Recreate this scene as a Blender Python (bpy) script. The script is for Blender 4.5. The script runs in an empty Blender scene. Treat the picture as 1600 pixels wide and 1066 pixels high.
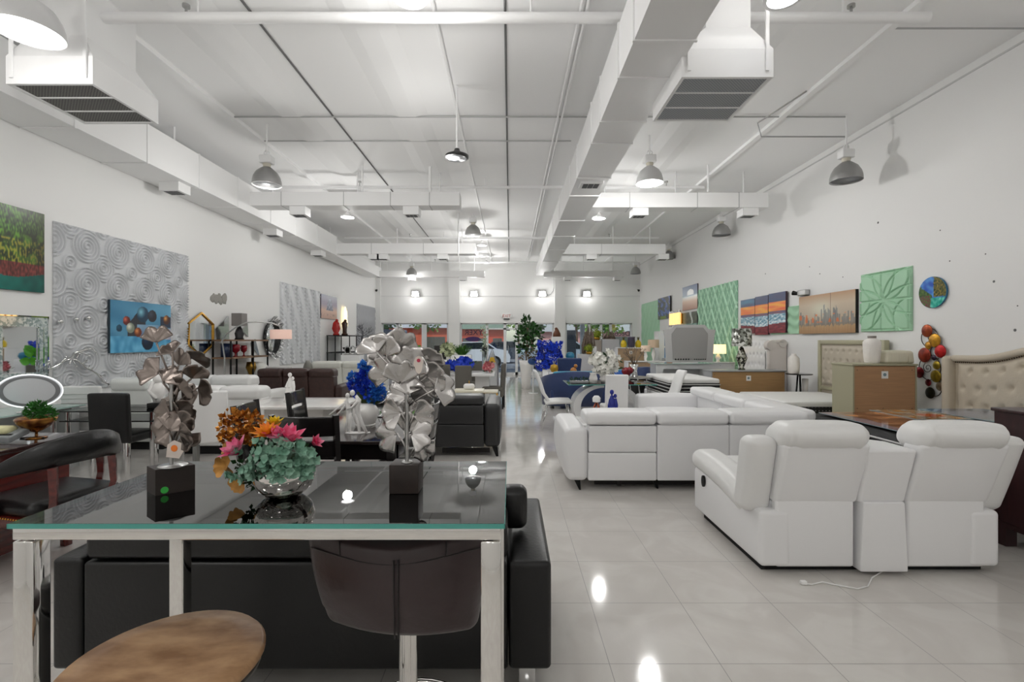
import bpy, bmesh, math, random
import numpy as np
from mathutils import Vector, Matrix, noise
random.seed(7)
PI = math.pi
F, CX, CY, H = 748.0, 797.0, 532.0, 1.46
XL, XR, YB, ZC = -5.64, 5.48, 20.2, 4.76
def wx(px, d): return (px - CX) / F * d
def wz(py, d): return H - (py - CY) / F * d
def wp(px, py, d): return (wx(px, d), d, wz(py, d))
def lw(px, py):
    d = -XL * F / (CX - px); return d, wz(py, d)
def rw(px, py):
    d = XR * F / (px - CX); return d, wz(py, d)
COL = bpy.context.scene.collection
def lin(c):
    if isinstance(c, str):
        c = c.lstrip('#'); c = [int(c[i:i+2], 16) / 255 for i in (0, 2, 4)]
    return tuple((x / 12.92 if x <= .04045 else ((x + .055) / 1.055) ** 2.4) for x in c)
MATS = {}
def M(name, col=(.8, .8, .8), rough=.5, metal=0, bump=0, bscale=40, var=0, vscale=8, coat=0, trans=0, ior=1.45, emit=None, estr=0, spec=None, stretch=None, col2=None, sheen=0):
    if name in MATS: return MATS[name]
    m = bpy.data.materials.new(name); m.use_nodes = True
    nt = m.node_tree; N = nt.nodes; L = nt.links; b = N['Principled BSDF']
    c = lin(col); b.inputs['Base Color'].default_value = (*c, 1)
    b.inputs['Roughness'].default_value = rough; b.inputs['Metallic'].default_value = metal
    if coat: b.inputs['Coat Weight'].default_value = coat; b.inputs['Coat Roughness'].default_value = .08
    if trans: b.inputs['Transmission Weight'].default_value = trans; b.inputs['IOR'].default_value = ior
    if spec is not None: b.inputs['Specular IOR Level'].default_value = spec
    if sheen: b.inputs['Sheen Weight'].default_value = sheen
    if emit is not None:
        b.inputs['Emission Color'].default_value = (*lin(emit), 1); b.inputs['Emission Strength'].default_value = estr
    if bump or var:
        tc = N.new('ShaderNodeTexCoord'); mp = N.new('ShaderNodeMapping'); L.new(tc.outputs['Object'], mp.inputs['Vector'])
        if stretch: mp.inputs['Scale'].default_value = stretch
        if var:
            nz = N.new('ShaderNodeTexNoise'); nz.inputs['Scale'].default_value = vscale; nz.inputs['Detail'].default_value = 5
            L.new(mp.outputs[0], nz.inputs['Vector'])
            cr = N.new('ShaderNodeValToRGB'); L.new(nz.outputs['Fac'], cr.inputs['Fac'])
            c2 = lin(col2) if col2 else tuple(x * (1 - var) for x in c)
            cr.color_ramp.elements[0].position = .35; cr.color_ramp.elements[1].position = .65
            cr.color_ramp.elements[0].color = (*c2, 1); cr.color_ramp.elements[1].color = (*c, 1)
            L.new(cr.outputs[0], b.inputs['Base Color'])
        if bump:
            n2 = N.new('ShaderNodeTexNoise'); n2.inputs['Scale'].default_value = bscale; n2.inputs['Detail'].default_value = 4
            L.new(mp.outputs[0], n2.inputs['Vector'])
            bp = N.new('ShaderNodeBump'); bp.inputs['Strength'].default_value = bump; bp.inputs['Distance'].default_value = .01
            L.new(n2.outputs['Fac'], bp.inputs['Height']); L.new(bp.outputs[0], b.inputs['Normal'])
    MATS[name] = m; return m

class MB:
    def __init__(s, mat=None): s.v = []; s.f = []; s.sm = []; s.m = mat or Matrix.Identity(4)
    def add(s, vs, fs, smooth=False, M_=None):
        o = len(s.v); mm = s.m if M_ is None else s.m @ M_
        s.v += [mm @ Vector(p) for p in vs]
        s.f += [tuple(i + o for i in f) for f in fs]; s.sm += [smooth] * len(fs)
        return s
    def box(s, x0, x1, y0, y1, z0, z1, M_=None):
        v = [(x, y, z) for x in (x0, x1) for y in (y0, y1) for z in (z0, z1)]
        return s.add(v, [(0,1,3,2),(4,6,7,5),(0,4,5,1),(2,3,7,6),(0,2,6,4),(1,5,7,3)], False, M_)
    def rb(s, x0, x1, y0, y1, z0, z1, r=.03, puff=(0,0,0), n=4, fn=None, M_=None, m=3):
        hx, hy, hz = (x1-x0)/2, (y1-y0)/2, (z1-z0)/2
        c = Vector(((x0+x1)/2, (y0+y1)/2, (z0+z1)/2)); h = (hx, hy, hz); r = min(r, hx*.98, hy*.98, hz*.98)
        def samp(hh):
            t = [-hh + r - r*math.tan(PI/4*(1-k/m)) for k in range(m)]
            i = hh - r; t += [-i + 2*i*k/n for k in range(n+1)]
            t += [hh - r + r*math.tan(PI/4*(k+1)/m) for k in range(m)]
            return t
        S = [samp(q) for q in h]; idx = {}; V = []; Fc = []
        def vid(p, ax, sg, uu, vv):
            k = (round(p[0], 6), round(p[1], 6), round(p[2], 6))
            if k in idx: return idx[k]
            q = Vector(p); cc = Vector([max(-(h[i]-r), min(h[i]-r, q[i])) for i in range(3)])
            d = q - cc; o = cc + d.normalized() * r if d.length > 1e-9 else q
            o[ax] += sg * puff[ax] * (1-uu*uu) * (1-vv*vv)
            o = o + c
            if fn: o = Vector(fn(o))
            idx[k] = len(V); V.append(o); return idx[k]
        for ax in range(3):
            a, b_ = [(1,2),(2,0),(0,1)][ax]
            for sg in (-1, 1):
                g = []
                for u in S[a]:
                    row = []
                    for w in S[b_]:
                        p = [0,0,0]; p[ax] = sg*h[ax]; p[a] = u; p[b_] = w
                        row.append(vid(p, ax, sg, u/h[a], w/h[b_]))
                    g.append(row)
                for i in range(len(g)-1):
                    for j in range(len(g[0])-1):
                        q = (g[i][j], g[i+1][j], g[i+1][j+1], g[i][j+1])
                        Fc.append(q if sg > 0 else q[::-1])
        return s.add(V, Fc, True, M_)
    def cyl(s, p1, p2, r1, r2=None, n=14, cap=True, smooth=True):
        r2 = r1 if r2 is None else r2; p1 = Vector(p1); p2 = Vector(p2); d = (p2-p1).normalized()
        a = d.orthogonal().normalized(); b = d.cross(a); V = []; Fc = []
        for i in range(n):
            t = 2*PI*i/n; e = a*math.cos(t) + b*math.sin(t); V += [p1+e*r1, p2+e*r2]
        for i in range(n):
            j = (i+1) % n; Fc.append((2*i, 2*j, 2*j+1, 2*i+1))
        s.add(V, Fc, smooth)
        if cap: s.add([V[2*i] for i in range(n)], [tuple(range(n))[::-1]]); s.add([V[2*i+1] for i in range(n)], [tuple(range(n))])
        return s
    def lathe(s, prof, c=(0,0,0), n=24, sx=1, sy=1, M_=None, smooth=True, cap=True):
        V = []; Fc = []
        for (r, z) in prof:
            for i in range(n):
                t = 2*PI*i/n; V.append((c[0]+r*math.cos(t)*sx, c[1]+r*math.sin(t)*sy, c[2]+z))
        for k in range(len(prof)-1):
            for i in range(n):
                j = (i+1) % n; Fc.append((k*n+i, k*n+j, (k+1)*n+j, (k+1)*n+i))
        if cap and prof[0][0] > 1e-6: Fc.append(tuple(range(n))[::-1])
        if cap and prof[-1][0] > 1e-6: Fc.append(tuple((len(prof)-1)*n+i for i in range(n)))
        return s.add(V, Fc, smooth, M_)
    def tube(s, pts, r, n=8, closed=False, sq=1):
        pts = [Vector(p) for p in pts]; V = []; Fc = []; up = None; N_ = len(pts)
        rr = r if isinstance(r, (list, tuple)) else [r]*N_
        for i, p in enumerate(pts):
            a = pts[(i-1) % N_] if (closed or i > 0) else p; b = pts[(i+1) % N_] if (closed or i < N_-1) else p
            d = (b-a).normalized()
            if up is None: up = d.orthogonal().normalized()
            up = (up - d*up.dot(d))
            up = up.normalized() if up.length > 1e-6 else d.orthogonal().normalized()
            sd = d.cross(up)
            for k in range(n):
                t = 2*PI*k/n + PI/n; V.append(p + (up*math.cos(t) + sd*math.sin(t)*sq)*rr[i])
        for i in range(N_ if closed else N_-1):
            j = (i+1) % N_
            for k in range(n):
                l = (k+1) % n; Fc.append((i*n+k, i*n+l, j*n+l, j*n+k))
        if not closed: Fc += [tuple(range(n))[::-1], tuple((N_-1)*n+k for k in range(n))]
        return s.add(V, Fc, n > 4)
    def sph(s, c, r, n=14, sx=1, sy=1, sz=1, M_=None, jit=0):
        V = []; Fc = []; m = n//2+1; c = Vector(c)
        for i in range(m+1):
            for j in range(n):
                a = PI*i/m; b = 2*PI*j/n; k = 1 + (random.uniform(-jit, jit) if 0 < i < m else 0)
                V.append(c + Vector((math.sin(a)*math.cos(b)*sx, math.sin(a)*math.sin(b)*sy, math.cos(a)*sz))*r*k)
        for i in range(m):
            for j in range(n):
                l = (j+1) % n; Fc.append((i*n+j, (i+1)*n+j, (i+1)*n+l, i*n+l))
        return s.add(V, Fc, True, M_)
    def prism(s, pts, y0, y1, axis='y', smooth=False, M_=None):
        n = len(pts)
        def mk(p, t): return (p[0], t, p[1]) if axis == 'y' else ((t, p[0], p[1]) if axis == 'x' else (p[0], p[1], t))
        V = [mk(p, y0) for p in pts] + [mk(p, y1) for p in pts]
        Fc = [(i, (i+1) % n, n+(i+1) % n, n+i) for i in range(n)]
        s.add(V, Fc, smooth, M_); s.add(V[:n], [tuple(range(n))[::-1]], False, M_); return s.add(V[n:], [tuple(range(n))], False, M_)
    def grid(s, fn, nu, nv, smooth=True, M_=None):
        V = [fn(i/nu, j/nv) for i in range(nu+1) for j in range(nv+1)]; w = nv+1
        return s.add(V, [(i*w+j, (i+1)*w+j, (i+1)*w+j+1, i*w+j+1) for i in range(nu) for j in range(nv)], smooth, M_)
    def build(s, name, mat, parent=None):
        me = bpy.data.meshes.new(name); me.from_pydata([tuple(v) for v in s.v], [], s.f)
        me.polygons.foreach_set('use_smooth', s.sm)
        if mat: me.materials.append(mat)
        bm = bmesh.new(); bm.from_mesh(me); bmesh.ops.recalc_face_normals(bm, faces=bm.faces); bm.to_mesh(me); bm.free()
        o = bpy.data.objects.new(name, me); COL.objects.link(o)
        if parent: o.parent = parent
        return o
def tag(o, label, cat, group=None, kind=None):
    o['label'] = label; o['category'] = cat
    if group: o['group'] = group
    if kind: o['kind'] = kind
    return o
def T(name, label, cat, loc=(0,0,0), rz=0, group=None):
    o = bpy.data.objects.new(name, None); COL.objects.link(o); o.empty_display_size = .1
    o.location = loc; o.rotation_euler = (0, 0, rz); return tag(o, label, cat, group)
def S(mb, name, mat, label, cat, loc=(0,0,0), rz=0, group=None):
    o = mb.build(name, mat); o.location = loc; o.rotation_euler = (0, 0, rz); return tag(o, label, cat, group)
def ST(mb, name, mat, parent=None):
    o = mb.build(name, mat, parent)
    if not parent: o['kind'] = 'structure'
    return o
def dup(r, loc, rz=0, label=None, group=None, sc=None):
    n = r.copy(); COL.objects.link(n); n.location = loc; n.rotation_euler = (0, 0, rz)
    if label: n['label'] = label
    if group: n['group'] = group
    if sc: n.scale = sc if isinstance(sc, tuple) else (sc,)*3
    for ch in [o for o in r.children]:
        c = ch.copy(); COL.objects.link(c); c.parent = n
        for g in list(ch.children):
            d = g.copy(); COL.objects.link(d); d.parent = c
    return n
def RZ(a): return Matrix.Rotation(a, 4, 'Z')
def RX(a): return Matrix.Rotation(a, 4, 'X')
def RY(a): return Matrix.Rotation(a, 4, 'Y')
def TR(x, y, z): return Matrix.Translation((x, y, z))
def text_mesh(txt, size, name, mat, parent, loc, rot, ext=.002, mirror=False, align='CENTER'):
    cu = bpy.data.curves.new(name, 'FONT'); cu.body = txt; cu.size = size; cu.extrude = ext; cu.align_x = align
    t = bpy.data.objects.new(name+'_tmp', cu); COL.objects.link(t)
    bpy.context.view_layer.update()
    dg = bpy.context.evaluated_depsgraph_get(); me = bpy.data.meshes.new_from_object(t.evaluated_get(dg))
    bpy.data.objects.remove(t); me.name = name; me.materials.clear(); me.materials.append(mat)
    if mirror:
        me.transform(Matrix.Scale(-1, 4, (1,0,0)))
    o = bpy.data.objects.new(name, me); COL.objects.link(o); o.location = loc; o.rotation_euler = rot
    if parent: o.parent = parent
    return o
# painted picture: colours computed by a function over a fine grid
def attr_mat(name, rough=.35):
    if name in MATS: return MATS[name]
    m = bpy.data.materials.new(name); m.use_nodes = True; b = m.node_tree.nodes['Principled BSDF']
    a = m.node_tree.nodes.new('ShaderNodeAttribute'); a.attribute_name = 'paint'
    m.node_tree.links.new(a.outputs['Color'], b.inputs['Base Color']); b.inputs['Roughness'].default_value = rough
    MATS[name] = m; return m
def paint(name, w, h, fn, parent, M_, nu=90, nv=70, rough=.35, mask=None):
    """grid in local x (0..w) and z (0..h) facing -y"""
    V = []; C = []; Fc = []
    for i in range(nu+1):
        for j in range(nv+1):
            u, v = i/nu, j/nv; V.append(M_ @ Vector((u*w, 0, v*h))); C.append((*lin(tuple(max(0, min(1, x)) for x in fn(u, v))), 1))
    q = nv+1
    for i in range(nu):
        for j in range(nv):
            if mask and not mask((i+.5)/nu, (j+.5)/nv): continue
            Fc.append((i*q+j, (i+1)*q+j, (i+1)*q+j+1, i*q+j+1))
    me = bpy.data.meshes.new(name); me.from_pydata([tuple(v) for v in V], [], Fc)
    at = me.color_attributes.new('paint', 'FLOAT_COLOR', 'POINT'); at.data.foreach_set('color', [x for c in C for x in c])
    me.materials.append(attr_mat('paint_%d' % int(rough*100), rough))
    o = bpy.data.objects.new(name, me); COL.objects.link(o); o.parent = parent; return o
def nz(x, y, z=0): return noise.noise(Vector((x, y, z)))
def mix(a, b, t):
    t = max(0, min(1, t)); return tuple(a[i]*(1-t)+b[i]*t for i in range(3))
def ramp(t, st):
    if t <= st[0][0]: return st[0][1]
    for (a, ca), (b, cb) in zip(st, st[1:]):
        if t <= b: return mix(ca, cb, (t-a)/(b-a))
    return st[-1][1]
# leafy masses
def leaf_cloud(mb, c, rad, n, size, flat=.5, rnd=random, ell=(1,1,1), shell=.5):
    for _ in range(n):
        d = Vector((rnd.gauss(0,1), rnd.gauss(0,1), rnd.gauss(0,1))).normalized()
        r = rad * (shell + (1-shell)*rnd.random())
        p = Vector(c) + Vector((d.x*ell[0], d.y*ell[1], d.z*ell[2]))*r
        a = (d + Vector((rnd.uniform(-.6,.6), rnd.uniform(-.6,.6), rnd.uniform(-.3,.8)))).normalized()
        b = a.cross(Vector((rnd.uniform(-1,1), rnd.uniform(-1,1), rnd.uniform(-1,1)))).normalized()
        s_ = size*rnd.uniform(.6,1.2); w = b*s_*flat
        k = a.cross(b)*s_*.15
        mb.add([p, p+a*s_*.5+w*.5+k, p+a*s_, p+a*s_*.5-w*.5+k], [(0,1,2,3)], True)
def disc(mb, c, nrm, r, n=16, th=.002):
    c = Vector(c); nrm = Vector(nrm).normalized(); mb.cyl(c, c+nrm*th, r, r, n)
# ---------- materials
WALL = M('wall_paint', '#e9e9e8', .55, bump=.05, bscale=60)
CEIL = M('ceiling_paint', '#f4f4f4', .7, bump=.05, bscale=30)
DUCT = M('painted_duct', '#eeeeee', .45)
SEAM = M('dark_joint', '#6f6f6f', .8)
WHITE = M('white_plastic', '#efefee', .4)
CHROME = M('chrome', '#dcdcdc', .07, 1)
STEEL = M('brushed_steel', '#b9b9b8', .28, 1)
SILVER = M('silver_leaf_metal', '#bdbab8', .27, 1, bump=.1, bscale=60)
GUN = M('bronze_leaf_metal', '#857b75', .3, 1, bump=.12, bscale=50)
BLACKM = M('black_metal', '#161616', .4, .6)
WLEA = M('white_leather', '#e9e9e8', .38, bump=.12, bscale=9)
WLEA2 = M('soft_white_leather', '#e6e6e5', .42, bump=.35, bscale=7)
BONE = M('bone_leather', '#d9dad3', .4, bump=.2, bscale=9)
BLEA = M('black_leather', '#0f0f10', .34, bump=.12, bscale=60, spec=.45)
GLEA = M('charcoal_leather', '#2b2b2c', .38, bump=.1, bscale=60)
DBRL = M('dark_brown_leather', '#2c2122', .36, bump=.18, bscale=28)
BRL = M('brown_leather', '#3e2722', .42, bump=.3, bscale=25, var=.35, vscale=20)
ESPR = M('espresso_wood', '#171212', .25, var=.3, vscale=4, stretch=(1,12,12), coat=.3)
MAHO = M('mahogany_wood', '#641d18', .25, var=.45, vscale=3, stretch=(12,1,12), coat=.5)
CHER = M('dark_cherry_wood', '#35181a', .35, var=.3, vscale=3, stretch=(1,12,2))
BACKB = M('hardboard_back', '#b98f69', .6, var=.16, vscale=3, stretch=(1,1,22))
BACKB2 = M('oak_hardboard', '#b08b5e', .6, var=.18, vscale=3, stretch=(1,1,22))
TAUPE = M('champagne_lacquer', '#aaa68c', .35)
CREAM = M('cream_fabric', '#c6bba8', .6, bump=.2, bscale=50, sheen=.2)
GREYL = M('grey_lacquer', '#9b9d9f', .3)
WLAC = M('white_lacquer', '#ececec', .12)
NAVY = M('navy_velvet', '#0b2a5c', .6, sheen=.5, bump=.2, bscale=20)
TEALF = M('turquoise_fabric', '#1d87a8', .6, sheen=.4)
GREYF = M('grey_fabric', '#5f5c56', .7, bump=.1, bscale=80)
MIRROR = M('mirror_glass', '#e4e8ea', .02, 1)
GOLD = M('gold_metal', '#c99a45', .25, 1)
AMBER = M('amber_foil', '#9c5a1c', .3, .85, bump=.4, bscale=60, var=.4, vscale=30, col2='#e0a04a')
CER = M('white_ceramic', '#efedea', .25)
MARB = M('white_marble', '#ebe9e6', .12, var=.12, vscale=5)
GLASSE = M('glass_edge', '#2c8a80', .1)
GREENL = M('leaf_green', '#2f7a25', .5, var=.4, vscale=12)
GREEND = M('dark_leaf_green', '#1f4d22', .55, var=.4, vscale=12)
GREENB = M('bright_leaf_green', '#4ea818', .4, var=.4, vscale=18)
SAGE = M('sage_succulent', '#9dc2ae', .55, var=.4, vscale=25, col2='#6c9a84')
BLUEFL = M('blue_petals', '#2450e0', .5, var=.5, vscale=30, col2='#1430b0')
SKYFL = M('sky_blue_petals', '#3c8fdc', .5, var=.5, vscale=30, col2='#1f5cc8')
WHITFL = M('white_petals', '#ecebe4', .6)
WOODT = M('stool_wood', '#c09a74', .42, var=.5, vscale=7, stretch=(1.4,3,1), col2='#916b4a', bump=.1, bscale=14)
DARKBR = M('dark_brown_block', '#2e2420', .5, var=.35, vscale=22)
MINT = M('mint_green_paint', '#a4cfae', .45)
PANELG = M('silver_grey_paint', '#cdcfd2', .35)
BLK = M('black_matte', '#0c0c0c', .6)
def glassmat(name, col, rough=0.0, ior=1.5):
    m = bpy.data.materials.new(name); m.use_nodes = True; nt = m.node_tree; N = nt.nodes; L = nt.links
    b = N['Principled BSDF']; b.inputs['Base Color'].default_value = (*lin(col), 1)
    b.inputs['Transmission Weight'].default_value = 1; b.inputs['Roughness'].default_value = rough; b.inputs['IOR'].default_value = ior
    MATS[name] = m; return m
GLASS = glassmat('clear_glass', '#e3f1ee')
def thinglass(name, tint, ior=1.6):
    m = bpy.data.materials.new(name); m.use_nodes = True; nt = m.node_tree; N = nt.nodes; L = nt.links
    N.remove(N['Principled BSDF']); out = N['Material Output']
    t = N.new('ShaderNodeBsdfTransparent'); t.inputs[0].default_value = (*lin(tint), 1)
    g = N.new('ShaderNodeBsdfGlossy'); g.inputs['Roughness'].default_value = .01
    fr = N.new('ShaderNodeFresnel'); fr.inputs[0].default_value = ior
    mx = N.new('ShaderNodeMixShader'); L.new(fr.outputs[0], mx.inputs[0]); L.new(t.outputs[0], mx.inputs[1]); L.new(g.outputs[0], mx.inputs[2])
    L.new(mx.outputs[0], out.inputs[0]); MATS[name] = m; return m
TGLASS = thinglass('table_glass', '#dbe9e6', 3.0)
WGLASS = thinglass('window_glass', '#f2f6f7')
def cap_paint(*k): pass
# ================= SETTING
def floor_mat():
    m = bpy.data.materials.new('polished_tile'); m.use_nodes = True; nt = m.node_tree; N = nt.nodes; L = nt.links; b = N['Principled BSDF']
    tc = N.new('ShaderNodeTexCoord'); sp = N.new('ShaderNodeSeparateXYZ'); L.new(tc.outputs['Object'], sp.inputs[0])
    def mth(op, a, bb=None, **k):
        n = N.new('ShaderNodeMath'); n.operation = op
        for i, x in enumerate((a, bb)):
            if x is None: continue
            if isinstance(x, (int, float)): n.inputs[i].default_value = x
            else: L.new(x, n.inputs[i])
        return n.outputs[0]
    es = []
    for ax, off in (('X', .052), ('Y', -.16)):
        a = mth('ADD', sp.outputs[ax], off); a = mth('DIVIDE', a, .5); fr = mth('FRACT', a); d = mth('SUBTRACT', fr, .5); d = mth('ABSOLUTE', d)
        es.append(mth('GREATER_THAN', d, .5 - .0035))
    gr = mth('MAXIMUM', es[0], es[1])
    nz_ = N.new('ShaderNodeTexNoise'); nz_.inputs['Scale'].default_value = 2.2; nz_.inputs['Detail'].default_value = 8; nz_.inputs['Distortion'].default_value = 1.6
    L.new(tc.outputs['Object'], nz_.inputs['Vector'])
    cr = N.new('ShaderNodeValToRGB'); L.new(nz_.outputs['Fac'], cr.inputs['Fac']); e = cr.color_ramp.elements
    e[0].position = .3; e[0].color = (*lin('#cdc9c4'), 1); e[1].position = .6; e[1].color = (*lin('#d6d3ce'), 1)
    x = e.new(.47); x.color = (*lin('#d0ccc7'), 1)
    mx = N.new('ShaderNodeMixRGB'); L.new(gr, mx.inputs[0]); L.new(cr.outputs[0], mx.inputs[1]); mx.inputs[2].default_value = (*lin('#8f8d8a'), 1)
    L.new(mx.outputs[0], b.inputs['Base Color'])
    ro = mth('MULTIPLY', gr, .4); ro = mth('ADD', ro, .07); L.new(ro, b.inputs['Roughness'])
    b.inputs['Specular IOR Level'].default_value = .65
    return m
YF = -6.0
mb = MB(); mb.box(XL-.2, XR+.2, YF, YB+.3, -.1, 0); ST(mb, 'floor', floor_mat())
mb = MB(); mb.box(XL-.2, XR+.2, YF-.2, YB+.3, ZC, ZC+.15)
mb.box(-4.15, -4.03, YF, YB, ZC-.06, ZC); mb.box(3.93, 4.02, YF, YB, ZC-.05, ZC)
for x in (-3.2, -1.5, 1.6, 2.7): mb.prism([(x-.3, ZC), (x-.12, ZC-.035), (x+.12, ZC-.035), (x+.3, ZC)], YF, YB)
ST(mb, 'ceiling', CEIL)
# ceiling joints
def joint(a, b, r=.012):
    m_ = MB(); m_.cyl(a, b, r, r, 6); return m_
k = 0
for x, r in ((-2.6, .014), (-.05, .013)):
    k += 1; ST(joint((x, YF, ZC-.004), (x, YB, ZC-.004), r), 'trim_%d' % k, SEAM)
mb = MB(); mb.box(XR-.012, XR, YF, YB, ZC-.12, ZC-.1); k += 1; ST(mb, 'trim_%d' % k, M('light_joint', '#c9c9c9', .6))
mb = MB(); mb.box(XL-.2, XL, YF-.2, YB+.3, -.1, ZC+.1); ST(mb, 'wall_left', WALL)
# right wall with small patches of wear
mb = MB(); mb.box(XR, XR+.2, YF-.2, YB+.3, -.1, ZC+.1); wr = ST(mb, 'wall_right', WALL)
for (px, py, r) in ((1372,348,2.2),(1469,360,1.5),(1553,440,2.5),(1540,397,1.5),(1590,478,1.5),(1586,516,3),(1281,428,1.4),(1317,433,1.3),(1265,417,1.2),(1484,408,1.6),(1196,428,1.3)):
    d, z = rw(px, py); mb = MB(); mb.sph((XR-.001, d, z), r*d/F*.8, 8, sx=.25); mb.build('wall_chip', SEAM, wr)
mb = MB(); mb.box(XL, XR, YF-.2, YF, -.1, ZC); ST(mb, 'wall_behind', WALL)
# grey scuff on left wall
wl = bpy.data.objects['wall_left']
d, z = lw(342, 467)
mb = MB()
for i in range(9):
    mb.sph((XL+.001, d+random.uniform(-.2, .25), z+random.uniform(-.06, .06)), random.uniform(.05, .1), 8, sx=.03, jit=.25)
mb.build('torn_patch', M('torn_plaster', '#9a9892', .9), wl)
# ---- storefront wall
zt = wz(505, YB)
ops = [(595.5, 700), (719, 865.5), (884, 988)]
X = [wx(o[0], YB) for o in ops]; X2 = [wx(o[1], YB) for o in ops]
mb = MB(); mb.box(XL, XR, YB, YB+.25, zt, ZC)
prev = XL
for a, b in zip(X, X2): mb.box(prev, a, YB, YB+.25, 0, zt); prev = b
mb.box(prev, XR, YB, YB+.25, 0, zt)
ST(mb, 'wall_back', WALL)
tn = 3
for (a, b) in ((701, 718), (867, 883)):
    mb = MB(); mb.box(wx(a, YB-.3), wx(b, YB-.3), YB-.3, YB, 0, ZC-.01); tn += 1; ST(mb, 'trim_%d' % tn, WALL)
mb = MB(); mb.box(XL, wx(594, YB-.15), YB-.15, YB, 0, ZC-.01); tn += 1; ST(mb, 'trim_%d' % tn, WALL)
mb = MB(); mb.box(XL, XR, YB-.02, YB, wz(463, YB)-.012, wz(463, YB)+.012); tn += 1; ST(mb, 'trim_%d' % tn, M('light_joint2', '#d6d6d6', .6))
FR = M('white_aluminium_frame', '#dfe1e2', .35)
def window(n, px0, px1, mull, nm='window_%d'):
    x0, x1 = wx(px0, YB), wx(px1, YB); y = YB+.1
    f = MB(); f.box(x0, x0+.06, y, y+.08, 0, zt); f.box(x1-.06, x1, y, y+.08, 0, zt)
    f.box(x0, x1, y, y+.08, zt-.05, zt); f.box(x0, x1, y, y+.08, 0, .12)
    for m_ in mull: f.box(wx(m_, YB)-.05, wx(m_, YB)+.05, y, y+.08, 0, zt)
    o = ST(f, nm % n, FR)
    g = MB(); g.box(x0+.06, x1-.06, y+.03, y+.045, .12, zt-.05); g.build('pane', WGLASS, o)
    return o
w1 = window(1, 595.5, 700, [620, 660, 664])
w2 = window(2, 719, 761, [])
w3 = window(3, 807, 865.5, [])
w4 = window(4, 884, 988, [921, 940, 955])
# door in the middle
y = YB+.1; d0, d1, d2 = wx(761, YB), wx(789, YB), wx(807, YB); zd = wz(515, YB)
f = MB(); f.box(d0, d0+.05, y, y+.1, 0, zt); f.box(d1-.06, d1+.06, y, y+.1, 0, zt); f.box(d2-.05, d2+.0, y, y+.1, 0, zt)
f.box(d0, d2, y, y+.1, zd, zd+.06); f.box(d0, d2, y, y+.1, zt-.05, zt); f.box(d0, d2, y, y+.1, 0, .1)
dr = ST(f, 'door_1', FR)
g = MB(); g.box(d0, d2, y+.04, y+.055, .1, zt); g.build('pane', WGLASS, dr)
g = MB(); g.tube([(d1+.14, y-.02, .9), (d1+.14, y-.06, .92), (d1+.14, y-.06, 1.2), (d1+.14, y-.02, 1.22)], .012); g.build('door_handle', STEEL, dr)
# lettering on the glass, seen from behind
PUR = M('purple_vinyl', '#3b1a5e', .5)
o = text_mesh('YXER', .32, 'lettering', M('dark_vinyl', '#2a1838', .5), w2, (wx(739, YB)+.02, YB+.09, wz(523.5, YB)), (PI/2, 0, 0), .003, True)
g = MB(); g.prism([(.33*math.cos(t)*(1.0), .1*math.sin(t)) for t in [i*PI/10 for i in range(20)]], -.003, .003); b_ = g.build('banner', PUR, w2); b_.location = (wx(739, YB), YB+.085, wz(530, YB))
o = text_mesh('Decor', .3, 'lettering', M('navy_vinyl', '#1d2440', .5), w4, (wx(971, YB), YB+.09, wz(525, YB)), (PI/2, 0, 0), .003, True)
mb = MB(); mb.box(wx(957, YB), wx(988, YB)-.07, YB+.16, YB+.165, .13, wz(526, YB)); mb.build('frosted_film', M('frosted_film', '#e9ecee', .6), w4)
# baseboards
mb = MB(); mb.box(XR-.015, XR, YF, YB, 0, .1); ST(mb, 'baseboard_right', WHITE)
mb = MB(); mb.box(XL, XL+.015, YF, YB, 0, .1); ST(mb, 'baseboard_left', WHITE)

# ================= DUCTS
def flange(mb, x0, x1, y, z0, z1, t=.012):
    mb.box(x0-t, x1+t, y-.012, y+.012, z0-t, z1+t)
dc = T('air_duct', 'long white main duct running under the ceiling right of the middle', 'duct', (0, 0, 0))
x0, x1, z0, z1 = 1.025, 1.53, H+2.48, H+2.98
m1 = MB()
ys = [2.0, 3.0, 3.95, 4.51, 5.42, 6.02, 7.3, 8.2, 9.9, 11.4, 13.1, 15, 16.6]
for i in range(len(ys)-1): m1.box(x0, x1, ys[i]+.004, ys[i+1]-.004, z0, z1)
m1.build('duct_body', DUCT, dc)
m2 = MB(); m2.box(x0+.01, x1-.01, 16.6, 19.0, z0+.1, z1-.06); m2.build('end_section', DUCT, dc)
for y in ys[:-1]:
    f = MB(); flange(f, x0, x1, y, z0, z1, .014); f.build('flange', DUCT, dc)
    f = MB(); f.box(x0-.003, x1+.003, y+.012, y+.02, z0-.004, z1+.003); f.build('seam', SEAM, dc)
dl = T('air_duct', 'long white duct hugging the top of the left wall', 'duct', (0, 0, 0))
lx0, lx1, lz0, lz1 = XL+.01, -5.0, H+2.45, H+2.99
ysl = [2.2, 3.3, 4.4, 5.5, 6.6, 7.7, 8.8, 10, 11.2, 12.4, 13.8]
m1 = MB()
for i in range(len(ysl)-1): m1.box(lx0, lx1, ysl[i]+.004, ysl[i+1]-.004, lz0, lz1)
m1.build('duct_body', DUCT, dl)
for y in ysl:
    f = MB(); f.box(lx0, lx1+.012, y-.012, y+.012, lz0-.012, lz1+.012); f.build('flange', DUCT, dl)
    f = MB(); f.box(lx0, lx1+.003, y+.012, y+.02, lz0-.003, lz1+.003); f.build('seam', SEAM, dl)
VENTD = M('vent_slots', '#5a5a5c', .6)
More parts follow.
